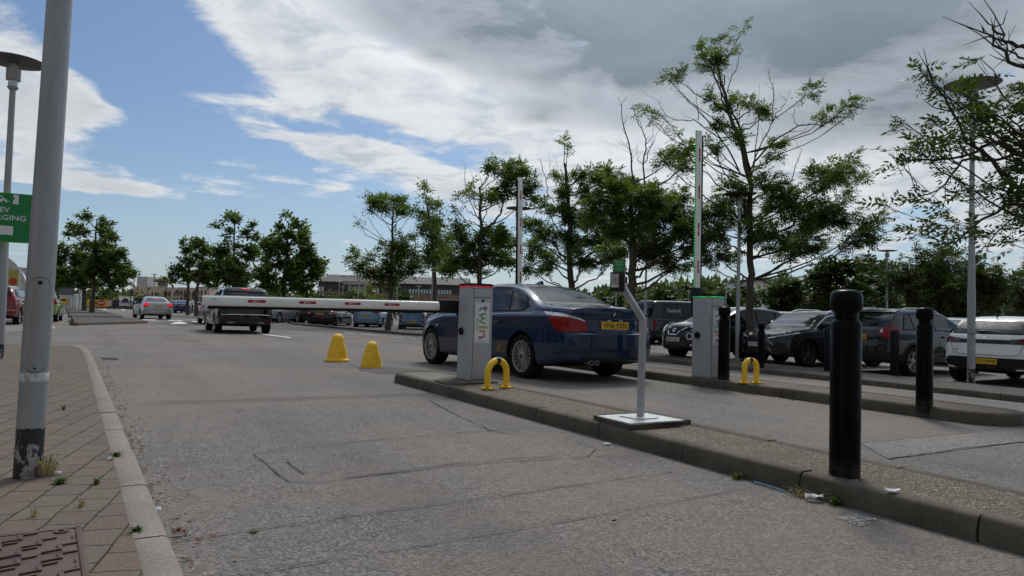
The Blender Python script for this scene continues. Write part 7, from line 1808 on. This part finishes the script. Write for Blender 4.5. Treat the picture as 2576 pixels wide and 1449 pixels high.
# banner on its pole
p = gz(44, 60); e = empty('banner_pole', p, R(20), 'white pole with a yellow-green banner bearing a red disc, behind the red car', 'flag')
s = 30.0; z1 = at(44, 674, 60).z
m = MB(); m.tube([(0, 0, -.1), (0, 0, z1 - p.z + .1)], .06, 10); m.build('pole', MT['white_plastic'], e)
m = MB(); m.box((-.46, 0, z1 - p.z - .85), (.80, .02, 1.35)); bn = m.build('banner', simple('banner_cloth', (.42, .40, .08), .8), e, smooth=0)
m = MB(); m.prism([(.30 * math.cos(R(a)) - .45, .30 * math.sin(R(a)) + z1 - p.z - 1.15) for a in range(0, 360, 20)], -.02, .015, Matrix(((1, 0, 0, 0), (0, 0, -1, 0), (0, 1, 0, 0), (0, 0, 0, 1)))); m.build('banner_disc', simple('banner_red', (.50, .06, .06), .8), bn, smooth=0)
# white gable behind the bushes at the right
f = Flat('white_gable', 1900, 1950, 95, 'white gable wall behind the bushes right of the big ash trunk', 'building', -.22)
m = MB(); pol = [(f.X(1890), -1), (f.X(1890), f.Z(1900, 704)), (f.X(1915), f.Z(1915, 706)), (f.X(1942), f.Z(1942, 720)), (f.X(1960), f.Z(1960, 730)), (f.X(1960), -1)]
m.prism(pol, 0, 12, TY); m.build('wall', MT['render_white'], f.e, smooth=0)
m = MB(); m.prism([(f.X(1880), f.Z(1885, 702)), (f.X(1915), f.Z(1915, 703)), (f.X(1966), f.Z(1966, 728)), (f.X(1966), f.Z(1966, 731)), (f.X(1915), f.Z(1915, 706)), (f.X(1880), f.Z(1885, 705))], -.6, 12.5, TY); m.build('roof', MT['roof_dark'], f.e, smooth=0)
# hoardings on a low wall
TXZ = Matrix(((1, 0, 0, 0), (0, 0, -1, 0), (0, 1, 0, 0), (0, 0, 0, 1)))
MT['sign_yellow'] = simple('sign_yellow', (.72, .42, .015), .5, var=.05); MT['sign_red'] = simple('sign_red', (.50, .015, .03), .5, var=.05); MT['sign_navy'] = simple('sign_navy', (.012, .016, .045), .5); MT['sign_pink'] = simple('sign_pink', (.62, .38, .34), .6, var=.35, scale=2)
def hoard(label, pxl, pxr, Y, pyt, pyb, mat, draw=None):
    a, b = gz(pxl, Y), gz(pxr, Y); W = (b - a).length; zt = at((pxl + pxr) / 2, pyt, Y).z; zb = at((pxl + pxr) / 2, pyb, Y).z
    e = empty('hoarding', (a.x, a.y, 0), math.atan2(b.y - a.y, b.x - a.x), label, 'hoarding', 'advertising hoardings at the far side')
    m = MB(); m.box((W / 2, 0, (zt + zb) / 2), (W, .06, zt - zb)); pn = m.build('panel', MT[mat], e, smooth=0)
    for x in (.15, W / 2, W - .15):
        m = MB(); m.box((x, .08, zb / 2), (.1, .1, zb + .1)); m.build('post', MT['frame_dark'], e, smooth=0)
    if draw: draw(e, pn, W, zb, zt)
    return e
def lay(par, W, name, mat, fn):
    m = MB(); fn(m); m.build(name, MT[mat], par, smooth=0)
def d_arrow(e, pn, W, zb, zt):
    H = zt - zb; c = (zt + zb) / 2
    def arrow(m): m.prism([(.25, c), (.25 + H * .5, c + H * .33), (.25 + H * .42, c + H * .12), (1.9, c + H * .12), (1.9, c - H * .12), (.25 + H * .42, c - H * .12), (.25 + H * .5, c - H * .33)], .034, .04, TXZ)
    lay(pn, W, 'arrow', 'ink', arrow)
    def words(m):
        for k, s_ in enumerate(('Car Hire', 'Van Hire', 'Truck Hire')): add_text(m, s_, TXZ @ Matrix.Translation((W * .50, zt - H * (.2 + .28 * k), .04)), h=H * .17, bold=.02)
    lay(pn, W, 'lettering', 'ink', words)
    def disc(m): m.prism([(W - .82 + .62 * math.cos(R(a)), c + .02 + H * .46 * math.sin(R(a))) for a in range(0, 360, 12)], .034, .042, TXZ)
    lay(pn, W, 'red_disc', 'sign_red', disc)
    lay(pn, W, 'lettering', 'white_ink', lambda m: add_text(m, 'REGAL', TXZ @ Matrix.Translation((W - .82, c + .05, .046)), w=.95, h=H * .22, bold=.03))
hoard('yellow hoarding with a black arrow and a red REGAL disc', 217, 267.5, 112, 754, 770.5, 'sign_yellow', d_arrow)
hoard('small pink and white picture hoarding beside the red disc', 268, 280, 112, 756.5, 770, 'sign_pink')
def d_smil(e, pn, W, zb, zt):
    H = zt - zb; c = (zt + zb) / 2
    lay(pn, W, 'lettering', 'white_ink', lambda m: add_text(m, 'Smïl', TXZ @ Matrix.Translation((1.95, c + .03, .04)), w=2.0, h=H * .62, bold=.035))
    def words(m):
        for k, s_ in enumerate(('Revolutionising the smiles', 'of Brighton and Hove', 'book your visit today')): add_text(m, s_, TXZ @ Matrix.Translation((W * .66, zt - H * (.25 + .24 * k), .04)), h=H * .12, w=W * .4, bold=.012)
    lay(pn, W, 'lettering', 'white_ink', words)
hoard('dark navy hoarding with large white word Smil', 283, 345, 112, 757, 774, 'sign_navy', d_smil)
f = Flat('low_wall', 205, 350, 113.5, 'low dark wall below the far hoardings', 'wall', 0); f.box('wall', 'brick_brown', 0, f.W, 0, .3, -.3, f.Z(280, 771.5))
e = empty('utility_box', gz(316, 116), 0, 'white cabinet with a round dark emblem above the navy hoarding', 'cabinet'); s = F / 116; za = at(316, 747, 116).z; zb_ = -.1
m = MB(); m.box((0, 0, (za + zb_) / 2), (1.95, .6, za - zb_)); bb = m.build('body', MT['render_white'], e, smooth=0); m = MB(); m.box((0, 0, za + .06), (2.1, .75, .14)); m.build('lid', MT['render_grey'], e, smooth=0)
m = MB(); m.prism([(.5 * math.cos(R(a)), za - .55 + .34 * math.sin(R(a))) for a in range(0, 360, 20)], .302, .31, TXZ); m.build('emblem', MT['sign_navy'], bb, smooth=0)
# grey palisade with a yellow notice, white direction board, white poles
f = Flat('site_fence', 139, 190, 84, 'grey panel fence with a yellow notice behind the green car', 'fence', 0)
f.box('panel', 'render_grey', 0, f.W, 0, .05, .0, f.Z(160, 743)); m = MB()
for i in range(7): m.box((f.W * i / 6, -.04, f.Z(160, 743) / 2), (.08, .06, f.Z(160, 743) + .05))
m.box((f.W / 2, -.05, f.Z(160, 743)), (f.W, .06, .07)); m.build('rails', MT['pole_light'], f.e, smooth=0)
nz0, nz1 = f.Z(160, 766), f.Z(160, 748); xa, xb = f.X(147.5), f.X(169)
m = MB(); m.box(((xa + xb) / 2, -.12, (nz0 + nz1) / 2), (xb - xa, .03, nz1 - nz0)); nt_ = m.build('notice', MT['sign_yellow'], f.e, smooth=0); m = MB()
for k, s_ in enumerate(('Car Hire', 'Van Hire', 'Truck Hire')): add_text(m, s_, Matrix.Translation(((xa + xb) / 2, -.137, nz1 - (nz1 - nz0) * (.2 + .28 * k))) @ Matrix.Rotation(R(90), 4, 'X'), h=.11)
m.build('lettering', MT['ink'], nt_, smooth=0)
f = Flat('direction_board', 186, 213, 100, 'white direction board with a black roundabout symbol behind the tree trunks', 'sign', 0)
z0, z1 = f.Z(200, 757), f.Z(200, 740); f.box('board', 'render_white', 0, f.W, 0, .05, z0, z1)
for x in (.3, f.W - .3): f.box('post', 'frame_dark', x - .05, x + .05, .06, .14, -.1, z1)
m = MB(); ring = [(.36 * math.cos(R(a)), .36 * math.sin(R(a))) for a in range(-60, 241, 15)] + [(.22 * math.cos(R(a)), .22 * math.sin(R(a))) for a in range(240, -61, -15)]
m.prism([(x + .55, y + z1 - .5) for x, y in ring], .01, .03, TXZ); m.build('roundabout_symbol', MT['ink'], f.e, smooth=0)
m = MB()
for k, s_ in enumerate(('Car park', 'Superstore', 'Exit')): add_text(m, s_, Matrix.Translation((f.W * .72, -.012, z1 - .3 - .25 * k)) @ Matrix.Rotation(R(90), 4, 'X'), h=.13)
m.build('lettering', MT['ink'], f.e, smooth=0)
def white_pole(px, pyb, pyt, r, label, group='white poles on the far left islands'):
    b_ = G(px, pyb); s_ = F / b_.y; zt_ = at(px + .8, pyt, b_.y).z - b_.z; m = MB(); m.lathe([(r, -.05), (r, zt_ * .5), (r * .7, zt_ - .05), (r * .75, zt_), (r * .2, zt_ + .03)], 12); o = m.build('white_pole', MT['white_plastic'], smooth=40); o.location = b_; tag(o, label, 'pole', group)
white_pole(187, 778, 741, .11, 'short white pole, leftmost of the cluster behind the green car'); white_pole(191.5, 778.5, 742, .11, 'short white pole, second from left in the cluster'); white_pole(196.5, 779, 743, .10, 'greyish short pole, third from left in the cluster'); white_pole(203.5, 782, 700, .10, 'tall white pole standing nearest on the kerbed island')
MT['pole_black'] = simple('black_steel', (.02, .02, .022), .5)
def dark_lamp(px, Y, pyt, label, arm=.0):
    b_ = gz(px, Y); h = at(px + .5, pyt, Y).z - b_.z; e = empty('lantern_post', b_, 0, label, 'street lamp', 'slim black lantern posts')
    m = MB(); m.lathe([(.09, 0), (.07, 1), (.045, h)], 10); m.build('post', MT['pole_black'], e)
    m = MB(); m.lathe([(.04, 0), (.16, .28), (.20, .5), (.05, .62), (.02, .75)], 8, Matrix.Translation((.35, 0, h - .95))); m.build('lantern', MT['pole_black'], e); m = MB(); m.tube([(0, 0, h - .1), (.2, 0, h), (.35, 0, h - .2)], .025, 6); m.build('arm', MT['pole_black'], e)
dark_lamp(327, 110, 709, 'slim black lantern post left of the high rise'); dark_lamp(368, 150, 719, 'slim black post in front of the buff flats'); dark_lamp(413, 140, 728, 'slim black post at the right part of the buff flats'); dark_lamp(462, 130, 735, 'slim black post behind the blue estate')
# traffic light by the hoardings
e = empty('traffic_light', gz(331, 118), 0, 'small traffic light above the navy hoarding', 'traffic light'); m = MB(); m.lathe([(.06, 0), (.06, 2.6)], 8); m.build('post', MT['pole_black'], e)
m = MB(); m.box((0, -.1, 2.3), (.36, .25, 1.0)); h_ = m.build('signal_head', MT['pole_black'], e)
m = MB(); m.lathe([(.11, 0), (.11, .02)], 12, Matrix.Translation((0, -.23, 1.98)) @ Matrix.Rotation(R(90), 4, 'X')); m.build('green_light', MT['led_green'], h_)
# grey road furniture between trees: far dark low building at right of the flats
f = Flat('low_shed', 555, 660, 140, 'low brown shed roof behind the twin tree trunks', 'building', -.2); f.box('wall', 'brick_brown', f.X(530), f.X(700), 0, 8, -1, f.Z(600, 757)); f.box('roof', 'roof_dark', f.X(528), f.X(702), -.4, 8.4, f.Z(600, 757), f.Z(600, 752))
# hills of far woodland closing the horizon
def ridge(name, pxs, Y, mat, label_kind='structure', seed=1, n=9000, size=1.6):
    rng = np.random.default_rng(seed); P = []
    for _ in range(n):
        k = rng.uniform(0, 1); i = min(len(pxs) - 2, int(k * (len(pxs) - 1))); u = k * (len(pxs) - 1) - i; px = pxs[i][0] + (pxs[i + 1][0] - pxs[i][0]) * u; pt_ = pxs[i][1] + (pxs[i + 1][1] - pxs[i][1]) * u
        pt_ += 5 * math.sin(px * .09) + 3 * math.sin(px * .23 + 1); hor = 790 + .028 * (px - 1288); q = rng.uniform(0, 1) ** .6; p_ = at(px, hor + 4 + (pt_ - hor - 4) * q, Y + rng.uniform(-6, 6)); P.append(tuple(p_))
    P = np.array(P); D = rng.normal(0, 1, P.shape); D /= np.linalg.norm(D, axis=1)[:, None]
    o = quads_object(leaves_mesh(P, D, 3, size, rng), name, MT[mat], None); tag(o, kind='stuff', label='far wooded ridge closing the horizon', cat='woodland'); return o
ridge('woodland', [(1330, 752), (1500, 748), (1620, 735), (1760, 718), (1900, 724), (2000, 735), (2200, 740), (2400, 742), (2700, 745)], 150, 'leaf_hill', n=16000, size=1.7, seed=3)
ridge('woodland', [(540, 764), (640, 758), (700, 752), (800, 752), (900, 754), (1030, 760), (1150, 766)], 190, 'leaf_hill', n=5000, size=1.7, seed=5)
ridge('woodland', [(-60, 745), (60, 750), (140, 752), (230, 745), (330, 750), (450, 765)], 260, 'leaf_hill', n=5000, size=2.4, seed=6)
# people
def person(label, px, Y, H, heading, skin, top, bottom, hair, pose='walk', hairlong=False, shoes=(.6, .6, .6)):
    b_ = gz(px, Y); e = empty('person', b_, heading, label, 'person', None); k = H / 1.75
    J = dict(pel=(0, 0, .95), ch=(.02, 0, 1.28), nk=(.02, 0, 1.50), hd=(.03, 0, 1.60), ht=(.02, 0, 1.72), hl=(0, .10, .92), hr=(0, -.10, .92), sl=(.01, .17, 1.42), sr=(.01, -.17, 1.42))
    if pose == 'walk': J.update(kl=(.14, .10, .50), al=(.16, .10, .08), tl=(.30, .10, .04), kr=(.0, -.10, .50), ar=(-.30, -.10, .16), tr=(-.20, -.10, .05), el=(-.12, .22, 1.15), wl=(-.10, .22, .90), fl=(-.06, .22, .80), er=(.12, -.22, 1.15), wr=(.24, -.21, .95), fr=(.30, -.21, .88))
    else: J.update(kl=(.03, .10, .50), al=(.0, .11, .08), tl=(.16, .12, .04), kr=(.02, -.10, .50), ar=(0, -.11, .08), tr=(.16, -.12, .04), el=(.0, .24, 1.15), wl=(.16, .20, 1.02), fl=(.24, .17, 1.04), er=(.02, -.23, 1.15), wr=(.20, -.16, 1.05), fr=(.27, -.12, 1.08))
    E = [('pel', 'ch'), ('ch', 'nk'), ('nk', 'hd'), ('hd', 'ht'), ('pel', 'hl'), ('hl', 'kl'), ('kl', 'al'), ('al', 'tl'), ('pel', 'hr'), ('hr', 'kr'), ('kr', 'ar'), ('ar', 'tr'), ('ch', 'sl'), ('sl', 'el'), ('el', 'wl'), ('wl', 'fl'), ('ch', 'sr'), ('sr', 'er'), ('er', 'wr'), ('wr', 'fr')]
    Rd = dict(pel=.15, ch=.15, nk=.055, hd=.095, ht=.085, hl=.10, hr=.10, kl=.06, kr=.06, al=.04, ar=.04, tl=.035, tr=.035, sl=.06, sr=.06, el=.042, er=.042, wl=.03, wr=.03, fl=.03, fr=.03)
    keys = list(J); me = bpy.data.meshes.new('body'); me.from_pydata([tuple(v * k for v in J[q]) for q in keys], [(keys.index(a), keys.index(b2)) for a, b2 in E], [])
    o = bpy.data.objects.new('body', me); COL.objects.link(o); sk = o.modifiers.new('s', 'SKIN'); sb = o.modifiers.new('u', 'SUBSURF'); sb.levels = 1
    for q, v in zip(keys, me.skin_vertices[0].data): v.radius = (Rd[q] * k, Rd[q] * k * (1.0 if q not in ('pel', 'ch') else .8)); v.use_root = q == 'pel'
    dg = bpy.context.evaluated_depsgraph_get(); m2 = bpy.data.meshes.new_from_object(o.evaluated_get(dg)); bpy.data.objects.remove(o)
    mats = [skin, top, bottom, hair, simple('shoes', shoes, .6)]
    for m_ in mats: m2.materials.append(m_)
    for p_ in m2.polygons:
        c = p_.center / k; i = 0
        if c.z < .09: i = 4
        elif c.z < 1.0 and abs(c.y) < .19: i = 2
        elif c.z < 1.50 and (c.z > 1.18 or abs(c.y) < .18): i = 1
        elif c.z > 1.60 and (c.x < .06 or c.z > 1.72): i = 3
        p_.material_index = i; p_.use_smooth = True
    bo = bpy.data.objects.new('body', m2); COL.objects.link(bo); bo.parent = e
    hm = MB(); bm = bmesh.new(); bmesh.ops.create_icosphere(bm, subdivisions=2, radius=.115 * k); 
    for v in bm.verts:
        if v.co.z < -.02 * k: v.co.z *= 2.6 if hairlong else 1.2; v.co.x = min(v.co.x, .02 * k)
    hm.bm(bm, Matrix.Translation((-.025 * k, 0, 1.68 * k))); hm.build('hair', hair, e, smooth=60); return e
SK = simple('skin', (.42, .25, .17), .6); WT = simple('white_cotton', (.68, .67, .65), .8); BK = simple('black_cloth', (.02, .02, .022), .8); DG = simple('dark_denim', (.05, .055, .07), .8); HB = simple('dark_hair', (.025, .018, .014), .6); HY = simple('blonde_hair', (.55, .42, .22), .6)
person('person in white top and white shorts walking away between the white poles', 199.5, 100, 1.70, R(95), SK, WT, WT, HB, 'walk', True)
person('person with blonde hair in black top crossing before the hoardings', 284, 112, 1.66, R(178), SK, BK, DG, HY, 'walk', True)
person('person in white shirt and dark trousers standing beside the blue estate', 483.5, 76, 1.76, R(200), SK, WT, BK, HB, 'stand')
# stuff in the sky: none.  Manhole, litter and weeds on the ground
MT['iron'] = None
def iron():
    t = NT('rusty_cast_iron'); a = t.noise(6, 7, .7); b_ = t.noise(40, 5, .7); c = t.mix(t.rng(a, .35, .65), (.085, .050, .047), (.115, .060, .042)); c = t.mix(t.rng(b_, .45, .7, 0, .4), c, (.055, .036, .033)); t.col(c); t.set(Roughness=.6, Metallic=.25); t.bump(b_, .3, .002); return t.m
MT['iron'] = iron()
def manhole():
    # corner points of the cover on the paving, near corner row lies outside the picture
    A = G(-60, 1359, .032); B_ = G(190, 1329, .032); C_ = G(206, 1450, .032)
    u = (A - B_); u.z = 0; u = u.normalized(); v = Vector((-u.y, u.x, 0)); 
    if v.dot(C_ - B_) < 0: v = -v
    e = empty('manhole_cover', B_, math.atan2(u.y, u.x), 'rust red cast iron cover with raised bars in the left paving', 'manhole cover')
    sg = 1 if (u.x * v.y - u.y * v.x) > 0 else -1
    def bx(m, x, y, dx, dy, dz, rz=0.0, z=0.0): m.box((x, sg * y, z + dz / 2), (dx, dy, dz), rz=rz * sg, bev=.0012)
    m = MB()
    for (x, y, dx, dy) in ((.36, -.012, .76, .022), (.36, .632, .76, .022), (-.010, .31, .02, .64), (.73, .31, .02, .64)): bx(m, x, y, dx, dy, .010, z=-.006)
    m.build('frame', MT['iron'], e, smooth=30)
    for k, (y0, y1) in enumerate(((.004, .300), (.306, .618))):
        m = MB(); m.box((.36, sg * (y0 + y1) / 2, -.003), (.706, y1 - y0, .010), bev=.001)
        rows = 3
        for i in range(6):
            for j in range(rows):
                x = .060 + i * .124 + (.062 if j % 2 else 0); y = y0 + .055 + j * (y1 - y0 - .10) / (rows - 1)
                if k == 0 and j == 0 and i == 0: continue
                if x > .69 or (k == 0 and i > 4 and j == 2): continue
                m.box((x, sg * y, .0055), (.017, .066, .008), bev=.002, rz=0); m.box((x + .028, sg * (y + .031), .0055), (.056, .012, .008), bev=.0018, rz=.25 * sg); m.box((x - .028, sg * (y - .031), .0055), (.056, .012, .008), bev=.0018, rz=.25 * sg)
        if k == 0:
            n = 20; o_ = [(.05 + .026 * math.cos(2 * math.pi * q / n), sg * .035 + .026 * math.sin(2 * math.pi * q / n)) for q in range(n)]; i_ = [(.05 + .012 * math.cos(2 * math.pi * q / n), sg * .035 + .012 * math.sin(2 * math.pi * q / n)) for q in range(n)]
            m.add([(x, y, .008) for x, y in o_] + [(x, y, .008) for x, y in i_] + [(x, y, .0) for x, y in o_], [(q, (q + 1) % n, n + (q + 1) % n, n + q) for q in range(n)] + [(q, 2 * n + q, 2 * n + (q + 1) % n, (q + 1) % n) for q in range(n)])
        cv = m.build('lid', MT['iron'], e, smooth=30)
        t_ = MB()
        for q, s_ in enumerate(('D400', 'EN124')): add_text(t_, s_, Matrix.Translation((.016, sg * (y0 + .13 + .08 * q), .0025)) @ Matrix.Rotation(R(90 * sg), 4, 'Z'), h=.012, w=.05)
        t_.build('lettering', MT['gap'], cv, smooth=0)
        if k == 0: t_ = MB(); t_.box((.004, sg * .20, .0025), (.012, .028, .0012)); t_.build('key_slot', MT['gap'], cv, smooth=0)
manhole()
def leaf_litter():
    rn = random.Random(17); M_ = {q: MB() for q in 'bwgk'}; 
    def along(pts, n, spread, h0=.0, side=1):
        P = dens([G(*p).xy for p in pts], .05)
        for _ in range(n):
            i = rn.randrange(len(P) - 1); t_ = (P[i + 1] - P[i]).normalized(); nn = Vector((-t_.y, t_.x)) * side; p = P[i] + nn * abs(rn.gauss(0, spread)) + t_ * rn.uniform(-.05, .05)
            q = rn.random(); kind = 'b' if q < .72 else ('w' if q < .84 else 'g'); s_ = rn.uniform(.006, .022) * (1 if kind != 'w' else .6); a = rn.uniform(0, 6.28); z = zg(p.x, p.y) + h0 + .009; T = Matrix.Translation((p.x, p.y, z)) @ Matrix.Rotation(a, 4, 'Z') @ Matrix.Rotation(rn.uniform(-.5, .5), 4, 'X')
            w = rn.uniform(.25, .6); M_[kind].add([(-s_, 0, 0), (0, -s_ * w, rn.uniform(0, .008)), (s_, 0, rn.uniform(0, .01)), (0, s_ * w, rn.uniform(0, .006))], [(0, 1, 2, 3)], T)
    along([(459, 1449), (372, 1236), (300, 1060), (252, 942), (234, 905)], 420, .09, side=-1)
    along([(2576, 1400), (2300, 1311), (2000, 1221), (1700, 1131), (1400, 1050), (1100, 985), (980, 955)], 700, .06, side=-1)
    along([(2480, 1058), (2200, 1036), (1900, 998), (1620, 953)], 260, .07, side=-1); along([(2576, 1016), (2200, 972), (1700, 917)], 200, .07, side=-1)
    for key, nm, c in (('b', 'dry_leaves', (.16, .075, .04)), ('w', 'pale_litter', (.60, .58, .54)), ('g', 'twig_litter', (.33, .26, .17))):
        o = M_[key].build(nm, simple(nm, c, .8, var=.5, scale=30), smooth=0); tag(o, kind='stuff', label='scattered bits of dry leaf and litter along the kerbs', cat='litter')
    # single leaves and scraps one can point to
    def one(name, px, py, s_, c, label, cat, h=.0, crumple=.01, asp=.6, rot=0.0):
        m = MB(); n = 5; rn2 = random.Random(int(px)); vs = []
        for i in range(n):
            for j in range(n): vs.append(((i / (n - 1) - .5) * s_ * 2, (j / (n - 1) - .5) * s_ * 2 * asp * (1 - .5 * abs(i / (n - 1) - .5) * 1.2), rn2.uniform(0, crumple)))
        m.add(vs, [(i * n + j, (i + 1) * n + j, (i + 1) * n + j + 1, i * n + j + 1) for i in range(n - 1) for j in range(n - 1)]); o = m.build(name, simple(name + '_stuff', c, .7, var=.25, scale=30), smooth=0); p = G(px, py, h); o.location = p + Vector((0, 0, .010)); o.rotation_euler = (0, 0, rot); tag(o, label, cat); return o
    one('dry_leaf', 449, 1348, .026, (.22, .12, .07), 'large curled brown leaf on the asphalt by the left kerb', 'leaf', crumple=.03, rot=.2)
    one('paper_scrap', 2048, 1262, .045, (.66, .66, .64), 'crumpled white paper in the gutter of the near island', 'litter', crumple=.03, rot=-.3)
    one('paper_scrap', 2245, 1239, .034, (.70, .72, .73), 'small white paper lying on top of the near island', 'litter', h=.12, crumple=.012, rot=.1)
    one('paper_scrap', 1527, 1121, .030, (.6, .6, .58), 'pale paper scrap in the gutter left of the near island', 'litter', crumple=.012, rot=.3)
    one('paper_scrap', 145, 1194, .020, (.70, .71, .72), 'white scrap on the paving beside the thick post', 'litter', h=.03, rot=.2)
    one('feather', 279, 1158, .020, (.68, .69, .70), 'small white feather at the inner edge of the left kerb', 'feather', h=.03, rot=.4)
    one('feather', 393, 1290, .024, (.66, .67, .68), 'white feather in the gutter beside the left kerb', 'feather', rot=1.2, crumple=.02)
    one('stone', 1545, 1318, .010, (.02, .02, .02), 'tiny dark stone alone on the near asphalt', 'stone', crumple=.012)
    a, b2 = G(1898, 1217), G(1975, 1241); m = MB(); m.tube([a + Vector((0, 0, .012)), b2 + Vector((0, 0, .012))], .0042, 8); o = m.build('straw', simple('blue_plastic', (.06, .22, .36), .4), smooth=60); tag(o, 'blue plastic straw lying in the gutter of the near island', 'straw')
leaf_litter()
MT['grass_green'] = leaf_mat('weed_green', (.05, .085, .02), (.13, .17, .05)); MT['grass_dry'] = leaf_mat('dry_grass', (.22, .17, .09), (.42, .35, .22), .2)
def tuft(px, py, h, n, ht, sp, mat, label, name='weed', group='weeds in the joints and gutters'):
    p = G(px, py, h); rng = np.random.default_rng(int(px * 7 + py)); V = []
    for _ in range(n):
        a = rng.uniform(0, 6.28); r_ = rng.uniform(0, sp * .35); b_ = np.array([r_ * math.cos(a), r_ * math.sin(a), 0]); L = ht * rng.uniform(.4, 1.0); d = np.array([math.cos(a), math.sin(a), 0]) * rng.uniform(.2, 1.0) * sp; w = np.array([-math.sin(a), math.cos(a), 0]) * rng.uniform(.0012, .003) * (2.2 if mat == 'grass_green' else 1)
        m1 = b_ + d * .4 + np.array([0, 0, L * .7]); t1 = b_ + d + np.array([0, 0, L * rng.uniform(.5, 1.0)]); V += [b_ - w, b_ + w, m1 + w * .8, m1 - w * .8, m1 - w * .8, m1 + w * .8, t1 + w * .1, t1 - w * .1]
    o = quads_object(np.array(V), name, MT[mat], None); o.location = p; tag(o, label, 'weed', group); return o
tuft(118, 1196, .03, 90, .16, .14, 'grass_dry', 'dry blond grass tuft at the right foot of the thick post', 'dry_grass')
tuft(150, 1216, .03, 90, .035, .045, 'grass_green', 'small green weed in front of the thick post'); tuft(243, 1218, .03, 26, .05, .03, 'grass_green', 'thin upright green weed between the thick post and kerb'); tuft(292, 1150, .03, 60, .04, .05, 'grass_green', 'green weed at the inner kerb edge beside the feather')
tuft(345, 1338, .03, 50, .03, .035, 'grass_green', 'green moss clump in the kerb joint near the iron cover'); tuft(160, 1031, .03, 24, .06, .03, 'grass_green', 'small weed on the paving right behind the thick post'); tuft(85, 1300, .03, 16, .06, .035, 'grass_dry', 'dry grass wisps above the iron cover', 'dry_grass'); tuft(205, 1275, .03, 20, .05, .04, 'grass_dry', 'dry grass wisps between the iron cover and the kerb', 'dry_grass')
tuft(2105, 1270, .0, 60, .08, .08, 'grass_green', 'leafy weed at the foot of the near island beside the paper'); tuft(1853, 1205, .0, 40, .05, .06, 'grass_green', 'weed in the gutter left of the blue straw'); tuft(2010, 1250, .0, 40, .07, .09, 'grass_dry', 'dry stalks in the gutter between straw and paper', 'dry_grass')
tuft(1980, 1000, .0, 30, .13, .10, 'grass_green', 'spiky weed at the foot of the middle island'); tuft(1857, 978, .0, 16, .12, .05, 'grass_green', 'thin weed at the middle island below the hoop guard'); tuft(178, 818, .0, 60, .35, .22, 'grass_green', 'weed clump at the corner of the far left kerbed island'); tuft(640, 1340, .0, 24, .012, .03, 'grass_green', 'moss in the tar seam of the near lane'); tuft(1850, 908, .1, 120, .12, .35, 'grass_dry', 'dry grass patch at the foot of the big ash tree', 'dry_grass')

# the long store buildings, invented and unseen beyond the left edge and behind the viewpoint, darken what the cars mirror
def backdrop(p0, p1, H, D, label):
    a, b_ = Vector((*p0, 0)), Vector((*p1, 0)); W = (b_ - a).length; e = empty('added_backdrop', a, math.atan2(b_.y - a.y, b_.x - a.x), label, 'building')
    m = MB(); m.box((W / 2, D / 2, H / 2), (W, D, H)); m.build('wall', MT['brick_brown'], e, smooth=0)
    m = MB(); m.box((W / 2, D / 2, H + .4), (W + 1.2, D + 1.2, .8)); m.build('roof_edge', MT['roof_dark'], e, smooth=0)
    for i in range(int(W / 6)):
        m = MB(); m.box((3 + i * 6, -.04, 1.9), (4.6, .1, 3.0)); w_ = m.build('window', MT['frame_dark'], e, smooth=0); m = MB(); m.box((3 + i * 6, -.10, 1.9), (4.3, .04, 2.7)); m.build('pane', MT['win_dark'], w_, smooth=0)
backdrop((-28, -8), (-33, 41), 9.0, 12, 'added unseen brown store beyond the left edge, mirrored in the blue saloon')
backdrop((16, -26), (-20, -26), 8.0, 10, 'added unseen brown store behind the viewpoint, mirrored in the car tails')
